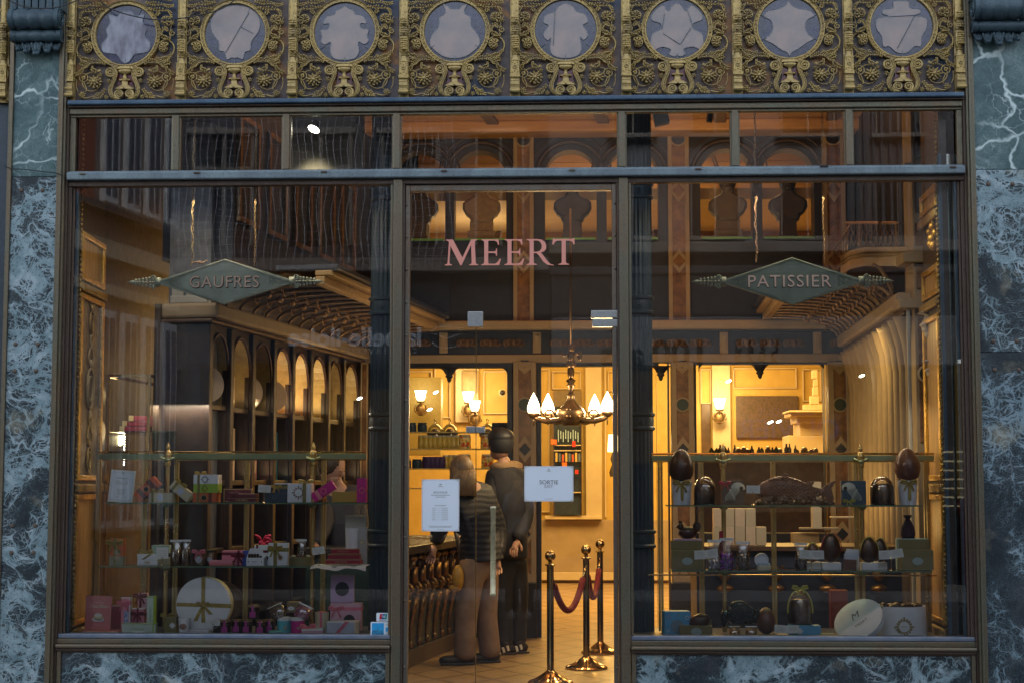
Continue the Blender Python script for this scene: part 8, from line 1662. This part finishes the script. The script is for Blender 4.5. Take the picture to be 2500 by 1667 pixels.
def skin_mesh(name, joints, edges, m, par, sub=2, root=0):
    me = bpy.data.meshes.new(name); me.from_pydata([tuple(j[0]) for j in joints], edges, []); o = bpy.data.objects.new(name, me); COL.objects.link(o)
    me.materials.append(m); sk = o.modifiers.new('skin', 'SKIN'); sk.use_smooth_shade = True
    if not me.skin_vertices: pass
    for i, j in enumerate(joints):
        v = me.skin_vertices[0].data[i]; r = j[1]; v.radius = (r, r) if not isinstance(r, tuple) else r; v.use_root = (i == root)
    ss = o.modifiers.new('sub', 'SUBSURF'); ss.levels = sub; ss.render_levels = sub
    bpy.context.view_layer.update()
    dg = bpy.context.evaluated_depsgraph_get(); m2 = bpy.data.meshes.new_from_object(o.evaluated_get(dg)); m2.polygons.foreach_set('use_smooth', [True]*len(m2.polygons))
    bpy.data.objects.remove(o); q = bpy.data.objects.new(name, m2); COL.objects.link(q); q.parent = par
    if not m2.materials: m2.materials.append(m)
    return q
def hand(par, w_, d, side, grip=True):
    """palm with four fingers and a thumb, curled around what it holds"""
    d = Vector(d).normalized(); up = Vector((0, 0, 1)) if abs(d.z) < .8 else Vector((0, 1, 0)); s_ = d.cross(up).normalized()*side; n = s_.cross(d).normalized(); w_ = Vector(w_)
    J = [(w_, .026), (w_+d*.045, .030), (w_+d*.085, .024)]; E = [(0, 1), (1, 2)]
    for i in range(4):
        b = w_+d*.085+s_*(-.027+.018*i); L_ = (.030, .034, .032, .025)[i]; c = .5 if grip else .15; k0 = len(J)
        J += [(b, .0095), (b+d*L_-n*L_*c*.5, .009), (b+d*L_*1.5-n*L_*(c*1.5), .0085), (b+d*L_*1.6-n*L_*(c*2.3), .0075)]; E += [(2, k0), (k0, k0+1), (k0+1, k0+2), (k0+2, k0+3)]
    k0 = len(J); b = w_+d*.03-s_*.03; J += [(b, .012), (b+d*.025-s_*.02-n*.012, .011), (b+d*.05-s_*.022-n*.03, .009)]; E += [(1, k0), (k0, k0+1), (k0+1, k0+2)]
    return skin_mesh('hand', J, E, SKIN, par, 1, 1)
def head(par, c, r, yaw, hairm, hat=None, long_=False, tilt=0):
    T = Matrix.Translation(c) @ Euler((tilt, 0, yaw)).to_matrix().to_4x4(); s = M(T)   # face looks along local -y
    s.ball((0, 0, .01), r*.80, r*.95, r*1.12, 18, 14); s.ball((0, -r*.35, -r*.55), r*.56, r*.56, r*.55, 14, 10); s.ball((0, -r*.98, -r*.10), r*.13, r*.18, r*.22, 8, 6); s.ball((0, -r*.88, -r*.52), r*.24, r*.08, r*.07, 8, 5)
    for sg in (-1, 1): s.ball((sg*r*.80, .0, -r*.05), r*.10, r*.16, r*.24, 8, 6); s.ball((sg*r*.30, -r*.80, .10*r), r*.17, r*.12, r*.09, 8, 5)
    s.build('head', SKIN, par, smooth='all')
    s = M(T); 
    for sg in (-1, 1): s.ball((sg*r*.30, -r*.90, .08*r), r*.09, r*.04, r*.055, 8, 5)
    s.build('eyes', BLK, par, smooth='all')
    s = M(T); s.ball((0, r*.14, r*.22), r*.95, r*1.0, r*1.05, 18, 12)
    if long_:
        s.ball((0, r*.45, -r*.6), r*.85, r*.65, r*1.5, 16, 12); s.ball((r*.5, r*.1, -r*.9), r*.4, r*.4, r*1.2, 12, 9); s.ball((-r*.5, r*.1, -r*.9), r*.4, r*.4, r*1.2, 12, 9)
        for i in range(28): a = pi*i/27; s.tube([(r*.9*cos(a), r*.3+r*.6*sin(a), r*.3), (r*1.0*cos(a), r*.4+r*.75*sin(a), -r*.8), (r*.8*cos(a), r*.4+r*.6*sin(a), -r*2.1)], r*.09, 4)
    s.build('hair', hairm, par, smooth='all')
    if hat: s = M(T); s.ball((0, r*.10, r*.62), r*1.0, r*1.06, r*.72, 18, 12); s.build('cap', hat, par, smooth='all')
def shoe(par, x, y, z, yaw, m, stripes=False, L_=.28):
    T = TR(x, y, z, 0, 0, yaw); s = M(T)
    s.ball((0, -L_*.20, .035), .045, L_*.34, .038, 14, 8); s.ball((0, L_*.14, .045), .042, L_*.24, .05, 14, 8); s.ball((0, L_*.10, .08), .040, .055, .05, 12, 8); s.build('shoe', m, par, smooth='all')
    s = M(T); s.prism([(x_, z_) for x_, z_ in ((-.046, 0), (.046, 0), (.046, .018), (-.046, .018))], -L_*.5, L_*.36); s.build('sole', m, par, bevel=.008)
    if stripes:
        s = M(T)
        for q in range(3): s.box(-.047, .047, -L_*.18+q*.04, -L_*.18+q*.04+.018, .022, .062, T=TR(0, 0, 0, radians(18)))
        s.build('side_stripes', WST, par)
V = Vector
def P3(px, py, Y): return B(px, py, Y)
# customer bending over the counter, seen from behind and side
r1 = ray(1178, 1622); tt = (ZF-CZ)/r1.z; YA = r1.y*tt-D
pa = thing('person', 'person in dark quilted jacket and khaki trousers bending over the counter, long fair hair', 'person')
q = lambda px, py, dy=0: P3(px, py, YA+dy)
hipL, hipR = q(1152, 1385), q(1188, 1385, .12); knL, knR = q(1138, 1500, .0), q(1186, 1500, .14); anL, anR = q(1134, 1598, .0), q(1196, 1592, .16)
pel, wai, che, nec = q(1176, 1362, .06), q(1172, 1305, .05), q(1140, 1215, .0), q(1130, 1168, -.02)
shL, shR = q(1102, 1205, -.06), q(1180, 1205, .10); elL, elR = q(1080, 1270, -.04), q(1215, 1290, .12); wrL, wrR = q(1062, 1330, -.02), q(1215, 1360, .05)
def body_set(par, J, jm, tm, jr=1.0, hood=None, jm2=None):
    pel, wai, che, nec, hd, hL, hR, kL, kR, aL, aR, sL, sR, eL, eR, wL, wR = J
    skin_mesh('body', [(pel, .10), (wai, .10), (che, .12), (nec, .055), (hd, .06), (hL, .085), (kL, .055), (aL, .036), (hR, .085), (kR, .055), (aR, .036), (sL, .055), (eL, .040), (wL, .027), (sR, .055), (eR, .040), (wR, .027)],
              [(0, 1), (1, 2), (2, 3), (3, 4), (0, 5), (5, 6), (6, 7), (0, 8), (8, 9), (9, 10), (2, 11), (11, 12), (12, 13), (2, 14), (14, 15), (15, 16)], SKIN, par, 1)
    skin_mesh('trousers', [(pel+V((0, 0, .06)), .145), (pel, .15), (hL, .115), (kL, .088), (aL+V((0, 0, .03)), .085), (aL-V((0, 0, .04)), .088), (hR, .115), (kR, .088), (aR+V((0, 0, .03)), .085), (aR-V((0, 0, .04)), .088)],
              [(0, 1), (1, 2), (2, 3), (3, 4), (4, 5), (1, 6), (6, 7), (7, 8), (8, 9)], tm, par, 2, 1)
    skin_mesh('jacket', [(pel+V((0, 0, -.02)), .175*jr), (wai, .165*jr), (che, .18*jr), (nec-V((0, 0, .02)), .09*jr), (sL, .095*jr), (eL, .075*jr), (wL, .055*jr), (sR, .095*jr), (eR, .075*jr), (wR, .055*jr)],
              [(0, 1), (1, 2), (2, 3), (2, 4), (4, 5), (5, 6), (2, 7), (7, 8), (8, 9)], jm, par, 2, 1)
    if hood: skin_mesh('hood', [(sL+V((.02, .02, .05)), .05), (nec+V((0, .06, .05)), .11), (sR+V((-.02, .02, .05)), .05)], [(0, 1), (1, 2)], hood, par, 2, 1)
hA = q(1126, 1150, -.02)
body_set(pa, (pel, wai, che, nec, hA-V((0, 0, .04)), hipL, hipR, knL, knR, anL, anR, shL, shR, elL, elR, wrL, wrR), DCLO, KHA, 1.05)
head(pa, hA, .095, radians(200), HAIRB, long_=True, tilt=radians(12))
for w_, e_ in ((wrL, elL), (wrR, elR)): hand(pa, w_, (w_-e_), 1)
shoe(pa, anL.x-.03, anL.y, ZF, radians(-78), SHO, L_=.30); shoe(pa, anR.x-.03, anR.y, ZF, radians(-70), SHO, L_=.30)
t = thing('shoulder_bag', 'ochre yellow bag hanging beside the khaki trousers', 'bag', q(1118, 1410, -.10)); k = MS(YA); s = M(); s.ball((0, 0, 0), 15*k, .05, 32*k, 14, 10); s.ball((-6*k, 0, -24*k), 16*k, .04, 9*k, 10, 7); s.build('pouch', mat('ochre_leather', (.50, .27, .04), (.38, .20, .03), .45), t, smooth='all'); s = M(); s.tube([(0, 0, 28*k), (2*k, .02, 80*k), (10*k, .05, 150*k)], .006, 6); s.build('strap', BRWN, t, smooth='all')
# second customer in black behind
pbn = thing('person', 'person in black coat with tan hood and black cap standing behind the bent customer', 'person')
YB2 = YA+.75; q = lambda px, py, dy=0: P3(px, py, YB2+dy)
zf2 = ZF
def zfoot(px, Y): return Vector((B(px, 1500, Y).x, Y, ZF))
J = (q(1242, 1365), q(1240, 1300), q(1238, 1190), q(1232, 1135), q(1226, 1110), q(1224, 1385), q(1262, 1385, .08), q(1226, 1480), q(1262, 1480, .08), zfoot(1228, YB2)+V((0, 0, .09)), zfoot(1260, YB2+.1)+V((0, 0, .09)), q(1205, 1170, -.05), q(1272, 1170, .08), q(1200, 1250, -.1), q(1284, 1260, .0), q(1185, 1310, -.25), q(1262, 1320, -.2))
body_set(pbn, J, BLT, BLT, 1.0, FUR)
head(pbn, q(1221, 1086), .105, radians(215), BLT, hat=BLK)
for w_, e_ in ((J[15], J[13]), (J[16], J[14])): hand(pbn, w_, (w_-e_), 1)
shoe(pbn, J[9].x, J[9].y-.05, ZF, radians(-60), SHO, True); shoe(pbn, J[10].x, J[10].y-.05, ZF, radians(-60), SHO, True)
# shop assistant behind the left display stand
ps = thing('person', 'shop assistant in a dark jacket looking down behind the left display stand', 'person')
YS2 = 1.9; q = lambda px, py, dy=0: P3(px, py, YS2+dy)
J = (q(838, 1400), q(836, 1330), q(834, 1230), q(822, 1182), q(812, 1160), zfoot(826, YS2)+V((0, 0, .9)), zfoot(850, YS2)+V((0, 0, .9)), zfoot(826, YS2)+V((0, 0, .5)), zfoot(850, YS2)+V((0, 0, .5)), zfoot(826, YS2)+V((0, 0, .09)), zfoot(850, YS2)+V((0, 0, .09)), q(800, 1215), q(868, 1205, .1), q(790, 1290, -.15), q(880, 1290), q(770, 1330, -.35), q(860, 1340, -.3))
body_set(ps, J, mat('charcoal_jacket', (.03, .03, .04), (.02, .02, .03), .7), BLT, .95)
head(ps, q(810, 1143), .10, radians(70), mat('brown_hair', (.06, .035, .02), (.03, .02, .012), .5, 0, 50, .4), tilt=radians(18))
for w_, e_ in ((J[15], J[13]), (J[16], J[14])): hand(ps, w_, (w_-e_), 1)
shoe(ps, J[9].x, J[9].y-.05, ZF, 0, SHO); shoe(ps, J[10].x, J[10].y-.05, ZF, 0, SHO)
# the photographer's companion mirrored in the door: stands in the street, camera raised to the face
ph = thing('person', 'photographer in a pale jacket, black trousers and cap, mirrored in the door glass', 'person')
R_ = lambda px, py, dy=0: BM(px, py, 9.85+dy)
gz = -.13
def mf(px): return Vector((BM(px, 1400, 9.85).x, -9.85, gz))
J = (R_(1263, 1300), R_(1264, 1268), R_(1264, 1222), R_(1263, 1192), R_(1262, 1180), R_(1252, 1312), R_(1276, 1312), R_(1250, 1390), R_(1283, 1390), mf(1248)+V((0, 0, .09)), mf(1288)+V((0, 0, .09)), R_(1242, 1212), R_(1288, 1212), R_(1236, 1252, -.08), R_(1300, 1250, -.10), R_(1256, 1200, -.24), R_(1272, 1204, -.24))
body_set(ph, J, WJK, BLT, .82)
head(ph, R_(1263, 1163), .10, radians(180), BLK, hat=BLK)
for w_, e_ in ((J[15], J[13]), (J[16], J[14])): hand(ph, w_, (w_-e_), 1)
shoe(ph, J[9].x, J[9].y+.06, gz, pi, SHW_); shoe(ph, J[10].x, J[10].y+.06, gz, pi, SHW_)
t = thing('camera', 'black camera held up to the face of the mirrored photographer', 'camera', R_(1263, 1163, -.16)); s = M(); s.box(-.07, .07, -.03, .03, -.045, .05); s.build('camera_body', BLK, t, bevel=.008); s = M(); s.lathe([(.032, 0), (.036, .06), (.034, .08)], 20, T=TR(0, .02, 0, -pi/2)); s.build('lens', BLK, t, smooth=True)
# ================================================================ THE OTHER SIDE OF THE STREET (seen in the panes)
YO = 13.0
op = thing('opposite_building', 'row of shops and upper floors mirrored in the panes, netted facade with dark shop fronts', 'building')
def mb(nm, px0, py0, px1, py1, dy, dep, m, bv=0, Yv=YO):
    """block on the far side: front face dy metres in front of the facade plane, dep deep"""
    a = BM(px0, py0, Yv); b = BM(px1, py1, Yv); s = M(); s.box(min(a.x, b.x), max(a.x, b.x), -Yv-dep, -Yv+dy, min(a.z, b.z), max(a.z, b.z)); return s.build(nm, m, op, bevel=bv)
ST = mat('far_stone', (.30, .28, .25), (.22, .20, .18), .8, 0, 2, .2, .01); STD = mat('far_stone_dark', (.09, .09, .10), (.06, .06, .07), .8, 0, 2, .2, .01); PKS = mat('far_pink_render', (.34, .27, .24), (.27, .22, .2), .8, 0, 2, .1, .01); GLD_ = mat('far_window_dark', (.02, .025, .03), ro=.15, bump=0); WFR = mat('far_white_paint', (.72, .75, .78), (.62, .66, .7), .6, 0, 3, .05); CRB = mat('far_cream_band', (.62, .56, .44), (.54, .48, .36), .7, 0, 3, .05); NVY = mat('far_navy', (.008, .025, .05), (.006, .018, .035), .5); FBR = mat('far_brick', (.36, .11, .07), (.26, .08, .05), .85, 0, 8, .2, .01)
a = BM(380, 700, YO); b = BM(2800, 700, YO)
mb('wall', 300, 900, 1340, 165, 0, 1, STD); mb('wall', 1340, 690, 2800, 165, 0, 1, mat('far_grey_blue', (.20, .20, .21), (.15, .15, .16), .8, 0, 2, .1))
mb('string_course', 380, 640, 1340, 668, .35, .2, ST, .02); mb('cornice', 1340, 600, 2800, 618, .3, .2, ST, .02); mb('cornice', 1340, 655, 2800, 668, .2, .2, STD, .02)
for (x0, x1) in ((470, 620), (700, 860), (930, 1070), (1160, 1280)):
    for (y0, y1) in ((330, 600),):
        mb('window_glass', x0, y0, x1, y1, .01, .05, GLD_); mb('window_frame', x0-10, y0-14, x1+10, y0-1, .10, .05, ST, .01)
        for x in (x0, (x0+x1)/2, x1-6): mb('window_frame', x, y0, x+6, y1, .05, .03, ST)
        mb('window_frame', x0, y0+(y1-y0)*.3, x1, y0+(y1-y0)*.3+6, .06, .02, ST)
for (x0, x1) in ((1500, 1590), (1690, 1800), (1910, 2030), (2140, 2240)):
    for (y0, y1) in ((420, 580), (210, 330)):
        mb('window_glass', x0, y0, x1, y1, .01, .05, GLD_)
        for x in (x0-6, (x0+x1)/2-3, x1): mb('window_frame', x, y0, x+6, y1, .06, .04, ST)
        mb('window_frame', x0-16, y1+.5, x1+16, y1+10, .14, .05, ST, .01)
for i in range(12): mb('slate_board', 2020+i*21, 230, 2034+i*21, 600, .05, .02, mat('far_board', (.10, .115, .14), (.07, .08, .1)))
# shop fronts: dark navy one on the left, pale one with lit window on the right
mb('fascia', 470, 669, 1100, 888, .18, .6, NVY, .01); mb('fascia', 1101, 669, 1345, 900, .12, .6, mat('far_black', (.02, .022, .03)), .01); mb('fascia', 1346, 780, 2330, 892, .22, .6, mat('far_grey_fascia', (.22, .23, .25), (.18, .19, .2)), .01); mb('canopy_shade', 1346, 669, 2330, 779, .16, .6, mat('far_dark_band', (.05, .05, .055)))
LITW = emis('far_lit_interior', (1, .66, .20), .16); LITD = emis('far_dim_interior', (1, .62, .2), .06)
mb('lit_interior', 700, 950, 960, 1120, -.8, .1, LITD); mb('lit_interior', 1400, 905, 2300, 1130, -.9, .1, LITD); mb('far_shelving', 1760, 1010, 2060, 1250, -.75, .05, mat('far_shelf_wood', (.30, .2, .1), (.1, .06, .03), .7, 0, 12, 0)); mb('lit_interior', 2330, 885, 2420, 1215, -.6, .1, LITW)
mb('back_wall', 380, 889, 2800, 1500, -1.0, .2, BLK)
for x in (470, 700, 960, 1100, 1345, 1700, 2060, 2325): mb('shop_post', x, 890, x+14, 1440, .1, .2, NVY if x < 1300 else STD, .01)
for (x0, x1) in ((484, 1100), (1359, 2325)): mb('stall_board', x0, 1360, x1, 1440, .05, .2, NVY if x0 < 1000 else STD)
mb('pale_pilaster', 2340, 870, 2420, 400, .3, .5, mat('far_pale_pilaster', (.55, .62, .66), (.48, .56, .6))); mb('red_panel', 2345, 1216, 2420, 1425, .25, .5, mat('far_red_panel', (.45, .02, .03), (.38, .02, .02))); mb('grey_base', 2300, 1426, 2420, 1560, .25, .5, ST)
for i in range(7): mb('bright_shelf', 2310, 1100+i*22, 2420, 1104+i*22, -.4, .05, emis('far_shelf_glow', (1, .85, .5), .8) if i == 0 else bpy.data.materials['far_shelf_glow'])
def mtext(st, px0, px1, pyc, h_, m, dy, bold=.02, Yv=YO):
    a = BM(px0, pyc, Yv); b = BM(px1, pyc, Yv); k = abs(b.x-a.x); o = text('shop_lettering', st, m, op, w=k, h=None, loc=((a.x+b.x)/2, -Yv+dy, a.z), rot=(pi/2, 0, pi), bold=bold); return o
LB = mat('far_blue_letter', (.52, .62, .75), ro=.5, bump=0); LK = mat('far_black_letter', (.008, .008, .01), ro=.5, bump=0); LW = mat('far_white_letter', (.6, .62, .66), ro=.5, bump=0); LBL = mat('far_bluegrey_letter', (.10, .16, .42), ro=.5, bump=0)
mtext('la belle-iloise', 708, 1030, 826, 40, LB, .185, .035); mtext('C O N S E R V E R I E', 850, 1020, 859, 10, LW, .185, .0)
c = BM(1092, 826, YO); s = M()
for sg in (1, -1): s.tube([(c.x+.0+.20*cos(t_), -YO+.19, c.z+sg*.05+sg*.08*sin(t_)+.02*sg) for t_ in [pi*i/14 for i in range(15)]], .008, 5)
s.tube([(c.x-.2, -YO+.19, c.z+.05), (c.x, -YO+.19, c.z-.02), (c.x+.2, -YO+.19, c.z+.05)], .007, 5); s.build('fish_emblem', LW, op, smooth='all')
mtext('100', 1590, 1712, 866, 50, LK, .225, .02); mtext('ans', 1465, 1570, 875, 30, LK, .225, .02); mtext('1 9 2 5', 1790, 1895, 846, 14, LK, .225, .01); mtext('2 0 2 5', 1790, 1895, 873, 14, LK, .225, .01)
s = M(); a = BM(1757, 866, YO); s.box(a.x-.008, a.x+.008, -YO+.22, -YO+.228, a.z-.16, a.z+.16); s.build('divider', LK, op)
mtext('OLIVIER', 1800, 2048, 1048, 40, LBL, .0, .01); mtext('BOUTIQUE', 1850, 1985, 1006, 14, LBL, .0, .0)
# left neighbour running towards us: tall white windows, cream band, brick
a = BM(150, 900, 9.7); b = BM(425, 900, 13.0); d = Vector((b.x-a.x, b.y-a.y, 0)); L4 = d.length; d.normalize(); T4 = Matrix(((d.x, d.y, 0, a.x), (d.y, -d.x, 0, a.y), (0, 0, 1, 0), (0, 0, 0, 1)))
ob = thing('corner_building', 'corner house with tall white windows, cream bands and brick mirrored in the left pane', 'building')
def lb2(nm, u0, u1, y0, y1, z0, z1, m): s = M(); s.box(u0, u1, y0, y1, z0, z1); o = s.build(nm, m, ob, bevel=.01); o.matrix_world = T4; return o
def z4(px, py):
    u = (px-150)/275; Y = 9.7+3.3*u; return BM(px, py, Y).z
sgn = 1 if (T4 @ Vector((0, 1, 0))-T4 @ Vector((0, 0, 0))).x < 0 else -1
W0, W1 = (0, .8) if sgn > 0 else (-.8, 0)
f = lambda t_: (-t_, 0) if sgn > 0 else (0, t_)
lb2('wall', -3, L4, W0, W1, -.13, 7.4, mat('far_taupe', (.25, .22, .21), (.20, .17, .17), .8))
zb1 = z4(243, 600); 
lb2('cream_band', -3, L4, *f(.10), zb1-.18, zb1+.06, CRB); lb2('ledge', -3, L4, *f(.25), zb1+.36, zb1+.46, STD); zb2_ = z4(243, 700); lb2('cream_band', -3, L4, *f(.08), zb2_-.12, zb2_+.02, CRB)
lb2('brick_strip', .1, .7, *f(.04), zb1+.5, 7.3, FBR)
for u in (.9, 1.55, 2.2, 2.85):
    for (z0, z1) in ((zb1+.55, zb1+2.1), (.9, zb2_-.3)):
        lb2('window_frame', u, u+.46, *f(.06), z0, z1, WFR); lb2('window_glass', u+.07, u+.20, *f(.075), z0+.1, z1-.1, mat('far_window_blue', (.12, .16, .22), ro=.2)); lb2('window_glass', u+.26, u+.39, *f(.075), z0+.1, z1-.1, bpy.data.materials['far_window_blue'])
        lb2('window_sill', u-.05, u+.51, *f(.12), z0-.06, z0-.005, ST)
# bird netting over the left upper facade
t = tag(bpy.data.objects.new('bird_netting', None), 'fine bird netting stretched over the mirrored facade', 'netting'); COL.objects.link(t); s = M()
for i in range(38):
    px = 430+i*18; s.tube([tuple(BM(px+5*sin(j*.9+i*.3)+j*.8, 660-j*26, YO-.5)) for j in range(16)], .007, 3)
for j in range(22):
    py = 655-j*18; s.tube([tuple(BM(430+i*34, py+5*sin(i*.7+j*.5), YO-.5)) for i in range(21)], .007, 3)
s.build('net_mesh', mat('net_cord', (.45, .45, .5), ro=.8, bump=0), t, kind='stuff')
# side returns closing the street ends and the far sky line
s = M(); s.box(-40, BM(-1500, 900, 12).x, -14, -13, -.13, 6.2); s.box(BM(2800, 900, YO).x, 40, -14, -13, -.13, 8); s.build('far_row', STD, kind='structure')
